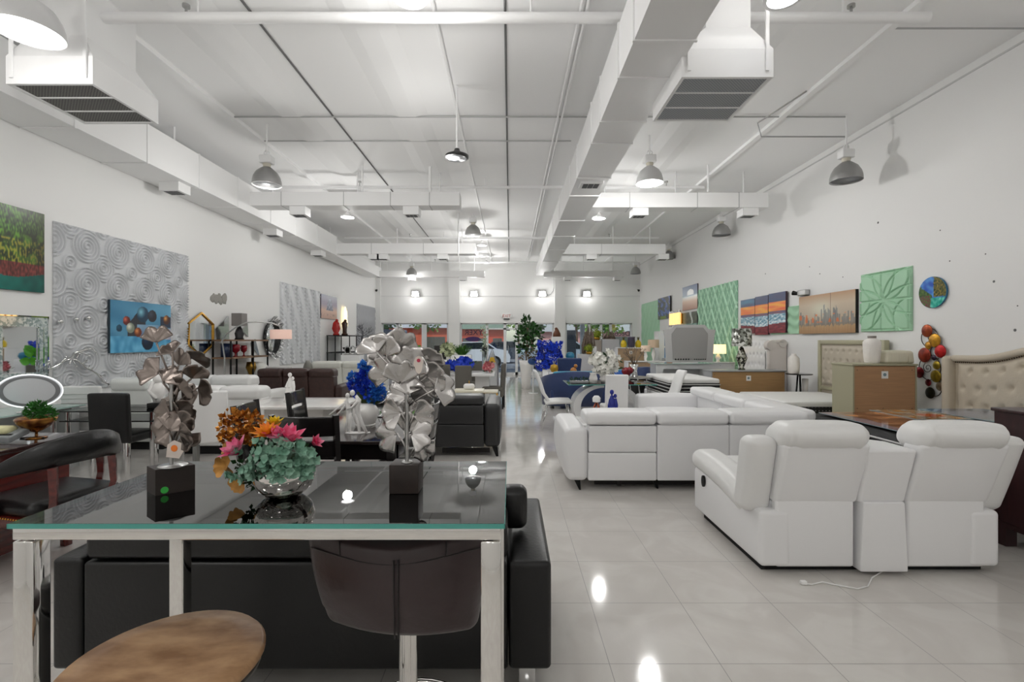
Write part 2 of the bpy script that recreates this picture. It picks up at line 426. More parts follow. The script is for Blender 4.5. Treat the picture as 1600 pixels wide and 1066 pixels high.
def drop(parent, x, y, z, w=.3, d=.28, h=.14):
    b = MB(); b.box(x-w/2, x+w/2, y-d/2, y+d/2, z-h, z+.01); o = b.build('diffuser', DUCT, parent)
    g = MB()
    for i in range(3): g.box(x-w/2+.04+i*(w-.08)/3, x-w/2+.03+(i+1)*(w-.08)/3, y-d/2+.05, y+d/2-.05, z-h-.006, z-h+.002)
    g.build('vent_slot', VENTD, o)
drop(dl, -5.25, 7.5, lz0); drop(dl, -5.25, 10.6, lz0); drop(dl, -5.25, 13.1, lz0)
drop(dc, 1.28, 7.6, z0, .34, .3, .03)
def branch(y, xa, xb, zb, zt_, dd, drops, label, dh=.14, seams=()):
    o = T('branch_duct', label, 'duct', (0, 0, 0), group=None)
    b = MB(); b.box(xa, xb, y, y+dd, zb, zt_); b.build('duct_body', DUCT, o)
    for s in seams:
        f = MB(); f.box(s-.006, s+.006, y-.006, y+dd+.006, zb-.006, zt_+.006); f.build('seam', M('faint_seam', '#b5b5b5', .6), o)
    for x in drops: drop(o, x, y+dd/2, zb, .3, .26, dh)
    hz = (ZC, )
    for x in (xa+.35, (xa+xb)/2, xb-.4):
        h_ = MB(); h_.cyl((x, y+dd/2, zt_), (x, y+dd/2, ZC), .014, n=6); h_.build('hanger_rod', DUCT, o)
    return o
branch(9.2, -5.0, wx(718, 9.2), H+2.595, H+2.854, .34, [wx(463, 9.2), wx(641, 9.2)], 'white branch duct with two drops, nearest on the left side', .16, (-4.4, -3.2, -2.3, -1.55))
branch(9.2, 1.5, wx(1201, 9.2), H+2.56, H+2.84, .34, [wx(1002, 9.2), wx(1175, 9.2)], 'white branch duct reaching right from the main duct, nearest one', .14, (2.3, 3.6, 4.4))
branch(13.8, -5.6, wx(743, 13.8), H+2.5, H+2.8, .34, [wx(583, 13.8), wx(610, 14.8), wx(691, 13.8)], 'white branch duct in the second row on the left', .14, (-4, -2.5))
branch(13.6, 1.5, wx(1040, 13.6), H+2.46, H+2.74, .34, [wx(925, 13.6), wx(1038, 13.6)], 'white branch duct in the second row on the right', .14, (2.6,))
branch(18.3, -5.1, wx(757, 18.3), H+2.43, H+2.66, .3, [wx(643, 18.3), wx(723, 18.3)], 'white branch duct farthest on the left before the storefront', .12)
branch(18.3, 1.3, wx(975, 18.3), H+2.43, H+2.66, .3, [wx(888, 18.3), wx(966, 18.3)], 'white branch duct farthest on the right before the storefront', .12)
lk = T('air_duct', 'short white riser duct joining the far left corner ductwork', 'duct', (0, 0, 0))
b = MB(); b.box(-5.5, -5.0, 13.8, 18.6, H+2.43, H+2.8); b.build('duct_body', DUCT, lk)
# return boxes
GRL = bpy.data.materials.new('grille_mesh'); GRL.use_nodes = True
def grille(name, c1, c2):
    m = bpy.data.materials.new(name); m.use_nodes = True; nt = m.node_tree; N = nt.nodes; L = nt.links; b = N['Principled BSDF']
    tc = N.new('ShaderNodeTexCoord'); ch = N.new('ShaderNodeTexChecker'); ch.inputs['Scale'].default_value = 70
    L.new(tc.outputs['Object'], ch.inputs[0]); ch.inputs[1].default_value = (*lin(c1), 1); ch.inputs[2].default_value = (*lin(c2), 1)
    L.new(ch.outputs[0], b.inputs['Base Color']); b.inputs['Roughness'].default_value = .5; MATS[name] = m; return m
def retbox(x0, x1, y0, y1, z, label, gm, hoodx):
    o = T('return_air_box', label, 'air vent', (0, 0, 0))
    b = MB(); t = .03
    b.box(x0, x1, y0, y0+t, z, z+.22); b.box(x0, x1, y1-t, y1, z, z+.22); b.box(x0, x0+t, y0+t, y1-t, z, z+.22); b.box(x1-t, x1, y0+t, y1-t, z, z+.22)
    b.box(x0, x1, y0, y1, z+.22, z+.25); b.build('housing', DUCT, o)
    g = MB(); g.box(x0+t, x1-t, y0+t, y1-t, z+.012, z+.03); g.build('grille', gm, o)
    g = MB()
    for i in (1, 2): yy = y0+(y1-y0)*i/3; g.box(x0+t, x1-t, yy-.008, yy+.008, z+.004, z+.012)
    g.build('grille_bar', DUCT, o)
    h = MB(); a, bb = hoodx; h.add([(x0, y0, z+.25), (x1, y0, z+.25), (x1, y1, z+.25), (x0, y1, z+.25), (a, y0+.1, z+.5), (bb, y0+.1, z+.5), (bb, y1-.1, z+.5), (a, y1-.1, z+.5)],
        [(0,1,5,4),(1,2,6,5),(2,3,7,6),(3,0,4,7)])
    h.box(a, bb, y0+.1, y1-.1, z+.5, ZC); h.build('hood', DUCT, o)
    for x in (x0+.06, x1-.06):
        s_ = MB(); s_.box(x-.015, x+.015, y0-.02, y0-.005, z+.05, ZC); s_.build('hanger_strap', DUCT, o)
    return o
retbox(1.5, 2.3, 4.18, 5.03, H+2.3, 'white ceiling return box with light grille right of the main duct', grille('light_grille', '#a5a9ad', '#7f8286'), (1.75, 2.15))
retbox(-4.52, -3.74, 4.29, 5.09, H+2.3, 'white ceiling return box with dark grille at upper left', grille('dark_grille', '#74716c', '#3c3a38'), (-4.4, -3.9))
# sprinkler pipes
def pipe(y, z, xa, xb, r, label, heads=(), rod=()):
    o = T('sprinkler_pipe', label, 'pipe', (0, 0, 0))
    b = MB(); b.cyl((xa, y, z), (xb, y, z), r, n=12); b.build('pipe', DUCT, o)
    for hx in heads:
        s_ = MB(); s_.cyl((hx, y, z), (hx, y, z+.1), .012, n=8); s_.cyl((hx, y, z+.1), (hx, y, z+.125), .035, n=10); s_.build('sprinkler_head', STEEL, o)
    for hx in rod:
        s_ = MB(); s_.cyl((hx, y, z), (hx, y, ZC), .01, n=6); s_.build('hanger_rod', DUCT, o)
pipe(4.6, H+3.1, -4.4, wx(1450, 4.6), .05, 'thick white sprinkler pipe crossing nearest the camera', (wx(291, 4.6), wx(1330, 4.6)), (-3, .2, 3.2))
pipe(9.7, H+3.1, -4.6, wx(1100, 9.7), .033, 'white sprinkler pipe above the first pair of branch ducts', (wx(562, 9.7), wx(1041, 9.7)), (-3.1, -.5))
pipe(14.5, H+3.1, -5, 4.5, .033, 'white sprinkler pipe above the second pair of branch ducts', (wx(641, 14.5), wx(952, 14.5)), (-2,))
pipe(18.8, H+3.06, -5, 5, .03, 'white sprinkler pipe farthest back near the storefront', (wx(680, 18.8),), (-2, 2))
b = MB(); b.cyl((-4.1, 7.0, ZC-.03), (4.9, 7.0, ZC-.03), .012, n=6); S(b, 'conduit', M('grey_conduit', '#b0b0b0', .5), 'thin conduit across the ceiling level with the nearest hanging lamps', 'conduit')
b = MB(); b.cyl((-4.1, 7.85, ZC-.03), (1.0, 7.85, ZC-.03), .01, n=6); S(b, 'conduit', MATS['grey_conduit'], 'thin conduit line on the ceiling behind the black rimmed lamp', 'conduit')
b = MB(); b.cyl((3.95, 5.0, ZC-.04), (5.45, 5.0, ZC-.04), .01, n=6); S(b, 'conduit', MATS['grey_conduit'], 'thin conduit reaching the right wall above the first pipe', 'conduit')
b = MB(); b.tube([(3.9, 6.3, ZC-.02), (3.62, 7.0, ZC-.12), (3.7, 7.05, ZC-.3), (4.95, 7.05, ZC-.3)], .011, 6); S(b, 'conduit', MATS['grey_conduit'], 'bent conduit feeding the lamp beside the right wall', 'conduit')
for i, x in enumerate((.60, .66, -.85)):
    b = MB(); b.cyl((x+.1, 3, ZC-.03), (x+.1, YB, ZC-.03), .018, n=8)
    S(b, 'conduit', DUCT, ['white conduit running lengthwise left of the main duct', 'second white conduit beside it, closer to the main duct', 'white conduit running lengthwise above the black rimmed lamp'][i], 'conduit')
# tie rods from ceiling, long vertical rods seen between ducts
for (px, D, py0, py1, lab) in ((672, 9.0, 180, 300, 'white vertical rod left of the black rimmed lamp'), (566, 9.0, 235, 300, 'thin white vertical rod over the near left branch duct'), (1106, 9.0, 195, 300, 'white vertical rod over the near right branch duct'), (272, 7.4, 140, 275, 'white vertical rod beside the left wall duct'), (716, 12.3, 330, 400, 'white vertical rod behind the near left branch end')):
    b = MB(); b.cyl((wx(px, D), D, wz(py1, D)), (wx(px, D), D, ZC), .03 if px == 672 else .018, n=8)
    S(b, 'hanger_rod', DUCT, lab, 'rod')

# ================= LAMPS
DOME = M('spun_aluminium', '#a9a9a8', .35, .8)
DOMEIN = M('reflector_white', '#d8d8d8', .4, .3)
LIT = M('lit_diffuser', '#ffffff', .4, emit='#f7faff', estr=4)
UNL = M('unlit_diffuser', '#c9ccd0', .2)
def dome_lamp(px, pz, D, label, lit=False, r=.21):
    x, z = wx(px, D), wz(pz, D)
    o = T('high_bay_lamp', label, 'ceiling lamp', (x, D, z), group=None)
    b = MB(); pr = [(r, 0), (r*.99, .06), (r*.9, .13), (r*.72, .2), (r*.42, .255), (.06, .275)]
    pr2 = [(p[0]-.006, p[1]-.004 if i else 0) for i, p in enumerate(pr)][::-1]
    b.lathe(pr + pr2 + [pr[0]], n=28, cap=False); sh = b.build('reflector_dome', DOME if not lit else M('white_enamel_dome', '#c4c4c4', .35), o)
    b = MB(); b.cyl((0,0,.27), (0,0,.33), .05, .06); b.build('neck', M('pale_beige_metal', '#cfcabb', .5), o)
    b = MB(); b.rb(-.09, .09, -.07, .07, .33, .45, .015); b.build('ballast_housing', DUCT, o)
    b = MB(); b.cyl((0,0,.45), (0,0,ZC-z), .012, n=8); b.tube([(.04*math.cos(t), 0, .49+.04*math.sin(t)) for t in [i*PI/6 for i in range(12)]], .008, 6, True); b.build('hook_and_stem', DUCT, o)
    b = MB(); b.lathe([(0, .03), (r*.6, .028), (r*.96, .02)], n=24); b.build('lens', LIT if lit else UNL, o)
    return o
def lamp_light(name, x, y, z, power, rad=.12, col=(1, .985, .96)):
    l = bpy.data.lights.new(name, 'POINT'); l.energy = power; l.shadow_soft_size = rad; l.color = col
    o = bpy.data.objects.new(name, l); COL.objects.link(o); o.location = (x, y, z); return o
def ufo(px, py, D, label, lit=True, r=.15):
    x, z = wx(px, D), wz(py, D); o = T('disc_lamp', label, 'ceiling lamp', (x, D, z))
    rim = M('black_rim', '#1b1b1b', .4) if not lit else DUCT
    b = MB(); b.lathe([(r*.78, 0), (r, .0), (r, .03), (r*.7, .05), (r*.3, .08), (.03, .12)], n=28, cap=False); b.build('housing', rim, o)
    b = MB(); b.cyl((0,0,.12), (0,0,ZC-z), .012, n=8); b.build('stem', DUCT, o)
    b = MB(); b.lathe([(0, -.004), (r*.8, -.002)], n=24); b.build('lens', LIT if lit else UNL, o)
    return o
L0 = dome_lamp(44, 52, 3.85, 'large lit white dome lamp cut off at the upper left corner', True, .235)
dome_lamp(417, 290, 7.3, 'unlit grey dome lamp left, above the nearest branch duct')
dome_lamp(1015, 287, 7.7, 'lit dome lamp with glowing opening right of the main duct', True)
dome_lamp(1322, 283, 7.0, 'unlit grey dome lamp closest to the right wall')
dome_lamp(739, 368, 12.5, 'small unlit dome lamp hanging near the middle of the hall')
dome_lamp(1127, 368, 11.6, 'unlit dome lamp in the second row beside the right wall')
dome_lamp(643, 430, 18.0, 'tiny unlit dome lamp farthest on the left', r=.2)
dome_lamp(993, 428, 18.8, 'tiny dome lamp farthest on the right near the corner', r=.2)
dome_lamp(1045, 405, 16.0, 'small dome lamp behind the second right branch duct', r=.2)
ufo(714, 247, 6.2, 'black rimmed unlit disc lamp in the middle of the ceiling', False)
ufo(641, -3, 4.05, 'lit disc lamp at the top edge, left of the middle')
ufo(1225, -3, 3.75, 'lit disc lamp at the top edge above the white return box')
ufo(543, 340, 10.6, 'glowing disc lamp beyond the near left branch duct')
ufo(936, 342, 10.6, 'glowing disc lamp beyond the near right branch duct')
ufo(753, 384, 15, 'small glowing disc lamp near the middle, nearer of two')
ufo(760, 411, 18.4, 'small glowing disc lamp near the middle, farther of two')
def wall_light(px, py, label):
    x, z = wx(px, YB), wz(py, YB); o = T('wall_light', label, 'wall light', (x, YB-.02, z), group='lit wall packs above the shop windows')
    b = MB(); b.prism([(-.17, -.1), (.17, -.1), (.13, .12), (-.13, .12)], -.14, 0); b.build('housing', STEEL, o)
    b = MB(); b.prism([(-.15, -.085), (.15, -.085), (.115, .1), (-.115, .1)], -.155, -.14); b.build('lens', M('wall_lens', '#ffffff', .4, emit='#ffffff', estr=14), o)
    lamp_light('wall_light_bulb', x, YB-.34, z-.05, 7, .08)
for px, lab in ((650, 'bright wall light farthest left above the shop windows'), (741, 'bright wall light left of the exit sign'), (847, 'bright wall light right of the exit sign'), (916, 'bright wall light farthest right above the shop windows')):
    wall_light(px, 460, lab)
b = MB(); x = wx(866, YB); b.tube([(wx(851, YB), YB-.06, wz(462, YB)), (wx(860, YB), YB-.05, wz(460, YB)), (x-.05, YB-.05, wz(455, YB)), (x, YB-.05, wz(448, YB)), (x, YB-.05, ZC)], .02, 6); S(b, 'conduit', MATS['grey_conduit'], 'curved conduit rising from the wall light right of the exit sign', 'conduit')
# exit sign
ex = T('exit_sign', 'white exit sign with red letters and two side lamps above the door', 'exit sign', (wx(791.6, YB), YB-.03, wz(494, YB)))
b = MB(); b.rb(-.17, .17, -.03, .03, -.11, .11, .015); b.build('housing', WHITE, ex)
text_mesh('EXIT', .17, 'lettering', M('exit_red', '#c0504a', .5), ex, (0, -.034, -.055), (PI/2, 0, 0), .002)
for sx in (-1, 1):
    b = MB(); b.cyl((sx*.22, 0, 0), (sx*.22, -.07, 0), .045, .05, 12); b.build('lamp_head', STEEL, ex)
b = MB(); b.box(-.12, .12, -.04, .02, -.15, -.11); b.build('battery_tray', MATS['black_metal'], ex)
# little cameras in corners
for px, py, lab in ((588, 454, 'small black camera in the far left corner'), (998, 454, 'small black camera in the far right corner')):
    b = MB(); D = YB-.3; b.sph((0,0,0), .05, 10); b.cyl((0,0,0), (0,.2,.06), .015, n=8); S(b, 'camera', BLK, lab, 'camera', (wx(px, D), D, wz(py, D)))

# lights: bulbs under the lit lamps, plus added fill bulbs
for (x, y, z, p) in ((-3.9, 3.6, 3.66, 14), (-.85, 4.05, 4.2, 26), (2.15, 3.7, 4.2, 14), (2.24, 7.7, 3.9, 62), (-3.6, 10.6, 4.05, 30), (1.97, 10.6, 4.05, 40), (-.88, 15, 4.25, 30), (-.91, 18.4, 4.3, 22),
                     (-3.71, 7.3, 3.6, 22),  (-.97, 12.5, 4.0, 26), (-3.7, 18, 3.7, 12), (-.83, 6.2, 3.75, 22)):  # fill bulbs added at lamps that hang unlit
    lamp_light('lamp_and_fill_bulb', x, y, z, p, .1)
for (x, y, p) in ((-3.6, .3, 34), (-.6, -1.0, 26), (3.9, .6, 14), (-3, -4, 22), (.3, -4, 16), (3.5, -3.6, 12)):  # added fill bulbs out of view, no lamp built around them
    lamp_light('lamp_and_fill_bulb', x, y, 4.0, p, .2)
# ================= FOREGROUND
tz = 1.04
t = T('bar_table', 'tall glass topped bar table with square chrome legs, nearest the camera', 'table', (-.5825, 1.385, 0))
ox, oy = -.5825, 1.385
mb = MB(); mb.box(-1.152-ox, -.013-ox, 1.098-oy, 1.665-oy, tz-.012, tz-.0005)
g = mb.build('glass_top', TGLASS, t)
mb = MB()
w = .0015
for (a, b_, c, d) in ((-1.153, -.012, 1.0965, 1.098), (-1.153, -.012, 1.665, 1.6665)): mb.box(a-ox, b_-ox, c-oy, d-oy, tz-.012, tz-.001)
for (a, b_) in ((-1.1535, -1.152), (-.013, -.0115)): mb.box(a-ox, b_-ox, 1.0965-oy, 1.6665-oy, tz-.012, tz-.001)
mb.build('glass_edge', M('teal_glass_edge', '#4fa096', .12), t, )
CH2 = M('polished_chrome', '#e2e0dd', .05, 1)
L_ = .047
for x in (-1.15, -.068):
    for y in (1.105, 1.613):
        mb = MB(); mb.rb(x-ox, x+L_-ox, y-oy, y+L_-oy, 0, tz-.045, .004, n=1, m=1); mb.build('leg', CH2, t)
mb = MB()
for y in (1.105, 1.613): mb.rb(-1.15-ox, -.021-ox, y-oy, y+L_-oy, tz-.042, tz-.013, .003, n=1, m=1)
for x in (-1.15, -.068): mb.rb(x-ox, x+L_-ox, 1.152-oy, 1.613-oy, tz-.042, tz-.013, .003, n=1, m=1)
mb.build('frame_rail', CH2, t)

# round wooden stool
t = T('wooden_stool', 'round brown wooden bar stool with thin metal legs at lower left', 'stool', (-.765, 1.06, 0))
mb = MB(); R = .2
mb.lathe([(0, .722), (.165, .722), (.19, .727), (R, .738), (R, .746), (.192, .755), (.15, .7535), (.08, .75), (0, .749)], n=48); mb.build('seat', WOODT, t)
mb = MB(); mb.lathe([(.16, .715), (.192, .715), (.194, .73), (.188, .73)], n=40); mb.build('metal_rim', M('dull_iron', '#6c6a66', .4, .9), t)
for i in range(4):
    a = PI/4 + i*PI/2 + .35; mb = MB(); mb.tube([(.15*math.cos(a), .15*math.sin(a), .72), (.2*math.cos(a), .2*math.sin(a), .3), (.235*math.cos(a), .235*math.sin(a), 0)], .009, 8); mb.build('leg', MATS['dull_iron'], t)
mb = MB(); mb.tube([(.205*math.cos(i*PI/14), .205*math.sin(i*PI/14), .27) for i in range(28)], .008, 8, True); mb.build('footrest_ring', MATS['dull_iron'], t)

# swivel bar stool
bx = -.302; by = 1.42
t = T('swivel_bar_stool', 'dark brown leather swivel bar stool on a chrome pole tucked under the glass table', 'stool', (bx, by, 0))
def backfn(p):
    z = p.z; k = (z-.69)/.27
    hw = .20 + .052*min(1, max(0, k*1.15)); x = p.x/.22*hw
    y = p.y + 1.1*x*x*1.1 - .02*math.sin(min(1, max(0, k))*PI) + .02*(1-k)
    top = -.018*math.cos(x/.225*PI)*max(0, k) if k > .7 else 0
    return (x + .012*(1-k), y, z + top*.6 + (-.012*(x/.22) if k < .2 else 0))
mb = MB(); mb.rb(-.22, .22, -.205, -.15, .69, .955, .026, (0, .012, .004), 10, backfn); bk = mb.build('backrest', M('stool_leather', '#36292a', .36, bump=.22, bscale=26), t)
mb = MB()
def bp(x, z, off=0): q = backfn(Vector((x, -.207, z))); return (q[0], q[1]-off, q[2])
for xx in (-.004, .006): mb.tube([bp(xx+.012*math.sin((z-.69)*8), z, .012) for z in [.70+i*.02 for i in range(12)]], .0022, 6)
for x0_ in (-.12, .12): mb.tube([bp(x0_, z, .003) for z in (.905, .925, .94)], .002, 6)
mb.tube([bp(-.2+i*.02, .905, .0035) for i in range(21)], .002, 6); mb.build('stitching', M('dark_seam_thread', '#1c1415', .5), bk)
mb = MB(); mb.rb(-.17, .17, -.13, .2, .69, .755, .03, (0,0,.012), 6); mb.build('seat', MATS['stool_leather'], t)
mb = MB(); mb.cyl((0,0,.36), (0,0,.69), .027, n=20); mb.cyl((0,0,.03), (0,0,.37), .036, n=20); mb.build('gas_lift_pole', CH2, t)
mb = MB(); mb.lathe([(0, .045), (.04, .04), (.12, .022), (.2, .012), (.205, .0), (0, 0)], n=36); mb.build('base_plate', CH2, t)
mb = MB(); mb.tube([(.15*math.cos(a), .1+.11*math.sin(a)+0, .3) for a in [i*2*PI/24 for i in range(24)]], .01, 8, True); mb.build('footrest', CH2, t)

# black sofa under and behind the table
def black_sofa():
    t = T('leather_sofa', 'black leather sofa with chrome feet directly behind the glass bar table', 'sofa', (-.86, 1.97, 0))
    x0, x1 = -1.03, 1.03
    mb = MB(); mb.rb(x0+.13, x1-.18, 0, .12, .10, .545, .015, (0, .008, 0), 4); mb.build('back_panel', BLEA, t)
    mb = MB(); mb.rb(x0+.13, x1-.18, .002, .26, .55, .70, .03, (0, .01, .01), 4); mb.build('backrest_top', BLEA, t)
    for (a, b_, zz) in ((x0, x0+.125, .56), (x1-.175, x1, .545)):
        mb = MB(); mb.rb(a, b_, -.0, .82, .10, zz, .02, (.01, .004, .01), 5); mb.build('armrest', BLEA, t)
    mb = MB(); mb.rb(x0+.13, x1-.18, .12, .8, .10, .30, .02); mb.build('seat_base', BLEA, t)
    for i in range(2):
        a = x0+.13+i*.87; mb = MB(); mb.rb(a, a+.865, .25, .82, .30, .44, .04, (0,0,.02), 5); mb.build('seat_cushion', BLEA, t)
        mb = MB(); mb.rb(a+.04, a+.82, .18, .34, .5, .86 if i else .80, .06, (0, .03, .02), 6, fn=lambda p: (p.x, p.y+.25*(p.z-.44), p.z)); 
        if i == 0: mb.build('back_pillow', BLEA, t)
    for x in (x0+.06, x1-.1):
        for y in (.06, .74): mb = MB(); mb.rb(x-.035, x+.035, y-.03, y+.03, 0, .10, .008, n=1); mb.build('foot', CHROME, t)
    return t
black_sofa()
# loose black pillow on its right
S(MB().rb(-.06, .06, -.05, .05, 0, .19, .03, (.006, .015, .006), 5), 'throw_pillow', BLEA, 'small shiny black pillow standing on the black sofa beside its right arm', 'cushion', (.018, 2.3, .57))

# ---- ginkgo sculptures
def ginkgo(mb, c, ang, R, tilt, cup=.14, span=1.15, wav=.045, seed=0):
    """fan leaf: c = joint point, ang = direction in the X-Z plane, tilt about the fan axis"""
    rn = random.Random(seed); ph = rn.uniform(0, 6)
    dirv = Vector((math.cos(ang), 0, math.sin(ang))); side = Vector((-math.sin(ang), 0, math.cos(ang))); nrm = Vector((0, -1, 0))
    q = Matrix.Rotation(tilt, 3, dirv); side = q @ side; nrm = q @ nrm
    dirv2 = Matrix.Rotation(rn.uniform(-.5, .5), 3, side) @ dirv
    V = []; nu, nv = 18, 7
    for i in range(nu+1):
        u = -1 + 2*i/nu; a = u*span
        notch = 1 - .16*math.exp(-(u/.09)**2)
        for j in range(nv+1):
            r = R*(.03+.97*j/nv)*(1 + .05*math.sin(u*9+ph)*j/nv)*(1-.12*abs(u)**3)*(1 if j < nv-1 else notch)
            k = j/nv
            h = R*(cup*(u*u)*k + wav*math.sin(u*8+ph)*k*k + .012*math.sin(u*38)*k + .16*k*k*math.sin(ph))
            V.append(Vector(c) + dirv2*(r*math.cos(a)) + side*(r*math.sin(a)) + nrm*h)
    w = nv+1
    mb.add(V, [(i*w+j, (i+1)*w+j, (i+1)*w+j+1, i*w+j+1) for i in range(nu) for j in range(nv)], True)
def gink_sculpt(px, leaves, rodtop, mat, rodmat, blockfn, label, D, rz=0, extra=None):
    x = wx(px, D); base = tz
    t = T('ginkgo_leaf_sculpture', label, 'sculpture', (x, D, base))
    blockfn(t)
    mb = MB(); mb.cyl((0,0,.06), (0,0, wz(rodtop, D)-base), .0055, n=10); mb.build('rod', rodmat, t)
    st = MB()
    for i, (lx, ly, deg, r, tilt) in enumerate(leaves):
        mb = MB(); dd = -.012 + .05*((i*37) % 7)/7 - .02
        jx, jz = wx(lx, D)-x, wz(ly, D)-base
        a = math.radians(deg); cx, cz = jx - math.cos(a)*r*.5, jz - math.sin(a)*r*.5
        ginkgo(mb, (cx, dd+.012, cz), a, r*1.36, tilt, seed=i+int(px)); o = mb.build('leaf', mat, t)
        s_ = o.modifiers.new('thick', 'SOLIDIFY'); s_.thickness = .0015
        zr = max(.07, min(cz-.05, wz(rodtop+20, D)-base)); zr = max(.07, zr)
        st.tube([(0, .008, zr), (cx*.5, dd*.5+.012, (zr+cz)/2+.004), (cx, dd+.012, cz)], .0028, 6)
    st.build('stems', mat, t)
    return t
def blockL(t):
    m_ = TR(0,0,0) @ RZ(math.radians(-38))
    mb = MB(); mb.rb(-.0215-.02, .055, -.03, .03, 0, .069, .002, n=1, m=1, M_=m_ @ RZ(math.radians(70))); 
    # squarish block seen corner-on
    mb = MB(); mb.prism([(-.066, -.004), (-.012, -.045), (.058, .012), (.005, .052)], 0, .07, axis='z'); b = mb.build('base_block', DARKBR, t)
    mb = MB(); mb.cyl((.012, -.028, .013), (.0105, -.0265, .013), .0098, .0098, 20)
    d = Vector((.07, .057)).normalized(); 
    mb = MB(); c = Vector((.004, -.0325, .012)); n = Vector((d.y, -d.x, 0)); mb.cyl(c, c+n*.0015, .009, n=20)
    mb.build('green_sticker', M('green_sticker', '#3fbf4e', .5), b)
    mb = MB(); mb.lathe([(0, .074), (.035, .073), (.037, .07)], n=24, M_=TR(.004,0,0)); mb.build('plate', STEEL, t)
lv = [(252,526,95,.036,.2),(266,545,130,.03,.5),(279,562,70,.036,-.3),(300,557,15,.038,.9),(243,580,165,.04,.4),(303,584,60,.034,.9),(314,610,-15,.04,.3),(268,588,60,.038,-.3),(290,602,20,.036,.4),
      (262,620,160,.04,.4),(283,618,40,.036,-.4),(260,647,175,.04,.2),(288,640,10,.036,.5),(256,676,215,.042,.2),(278,662,60,.04,.3),(292,676,-15,.038,.5),(271,640,100,.032,-.5),(284,690,-60,.036,-.3),(296,655,30,.03,.2)]
gs = gink_sculpt(268, lv, 592, GUN, STEEL, blockL, 'bronze metal ginkgo leaf sculpture on a dark block with green sticker on the glass table', 1.337)
mb = MB(); m_ = TR(wx(285, 1.337)-wx(268, 1.337), -.03, wz(698, 1.337)-tz)
mb.prism([(-.024, -.022), (-.02, .012), (-.002, .024), (.018, .016), (.016, -.002), (.024, -.006), (.012, -.026)], -.0005, .0005, M_=m_); tg = mb.build('price_tag', M('card_white', '#d9cdc4', .6), gs)
mb = MB(); mb.cyl(m_ @ Vector((-.001, -.0006, .002)), m_ @ Vector((-.001, -.0016, .002)), .009, n=20); mb.build('orange_sticker', M('orange_sticker', '#f5822a', .5), tg)
def blockR(t):
    mb = MB(); mb.rb(-.043, .037, -.0, .075, 0, .079, .002, n=1, m=1, fn=lambda p: (p.x, p.y-.03, p.z)); mb.build('base_block', DARKBR, t)
    mb = MB(); mb.lathe([(0, .084), (.014, .083), (.016, .079)], n=20); mb.build('plate', STEEL, t)
lv = [(586,540,120,.044,.2),(606,545,75,.046,-.3),(626,536,60,.046,.5),(589,559,125,.036,.3),(644,562,95,.046,.2),(674,556,50,.036,.4),(600,580,150,.05,-.2),(628,585,90,.048,.4),(650,575,70,.044,-.4),(678,585,15,.044,.3),
      (664,601,25,.044,.4),(692,606,10,.046,-.2),(624,617,160,.044,.2),(652,618,25,.046,.5),(618,645,185,.042,.1),(659,648,5,.044,.2),(636,664,60,.044,.3),(605,684,200,.046,.2),(655,678,-5,.044,-.3),(662,700,-50,.04,.3),(634,640,100,.036,.5),(640,604,90,.04,.2)]
gr = gink_sculpt(636, lv, 588, SILVER, STEEL, blockR, 'shiny silver ginkgo leaf sculpture on a dark square block, right on the glass table', 1.337)
mb = MB(); m_ = TR(wx(659, 1.337)-wx(636, 1.337), -.045, wz(569, 1.337)-tz)
mb.prism([(.014*math.cos(a)*(1 if math.sin(a) > 0 else .75), .024*math.sin(a)) for a in [i*PI/9 for i in range(18)]], -.0005, .0005, M_=m_); tg = mb.build('price_tag', MATS['card_white'], gr)
mb = MB(); mb.cyl(m_ @ Vector((0, -.0006, .012)), m_ @ Vector((0, -.0016, .012)), .005, n=16); mb.build('red_logo', M('crimson', '#b0304a', .5), tg)

# ---- flower bowl
D = 1.30; x = wx(444, D); t = T('flower_bowl', 'mirrored silver bowl of pink, orange and green artificial succulents on the glass table', 'flower arrangement', (x, D, tz))
mb = MB(); mb.lathe([(.028, 0), (.05, .006), (.07, .024), (.079, .048), (.078, .066), (.07, .084), (.066, .084), (.074, .066), (.074, .048), (.06, .02), (0, .012)], n=40); mb.build('bowl', M('mirrored_bowl', '#e8e4e0', .04, 1), t)
rn = random.Random(3)
def petal(mb, c, d, up, L, w, curl=.2, nn=5):
    d = Vector(d).normalized(); s_ = d.cross(Vector(up)).normalized(); u = s_.cross(d); V = []
    for i in range(nn+1):
        k = i/nn; wd = w*math.sin(PI*min(1, .12+.88*k)**.8)*(1 if k < .98 else .1); h = curl*L*k*k
        for j in (-1, 0, 1): V.append(Vector(c) + d*(L*k) + s_*(wd*j) + u*(h + abs(j)*wd*.35))
    mb.add(V, [(i*3+j, (i+1)*3+j, (i+1)*3+j+1, i*3+j+1) for i in range(nn) for j in (0, 1)], True)
def W_(px, py, dy=0): return Vector((wx(px, D)-x, dy, wz(py, D)-tz))
mb = MB(); mb.sph((0, .01, .10), .062, 12, 1.1, .9, .7); mb.build('moss_core', SAGE, t)
mb = MB()
cs = [(432,735),(408,722),(398,700),(421,706),(445,700),(470,712),(492,700),(478,690),(440,722),(466,735),(488,722),(455,684),(500,715),(388,728),(398,732),(430,690),(480,728),(450,731),(415,730),(420,728),(432,712),(455,718),(462,700),(450,730),(476,722),(484,708),(438,700),(412,714),(470,690),(494,728),(424,730),(468,728),(445,712),(402,728),(500,702)]
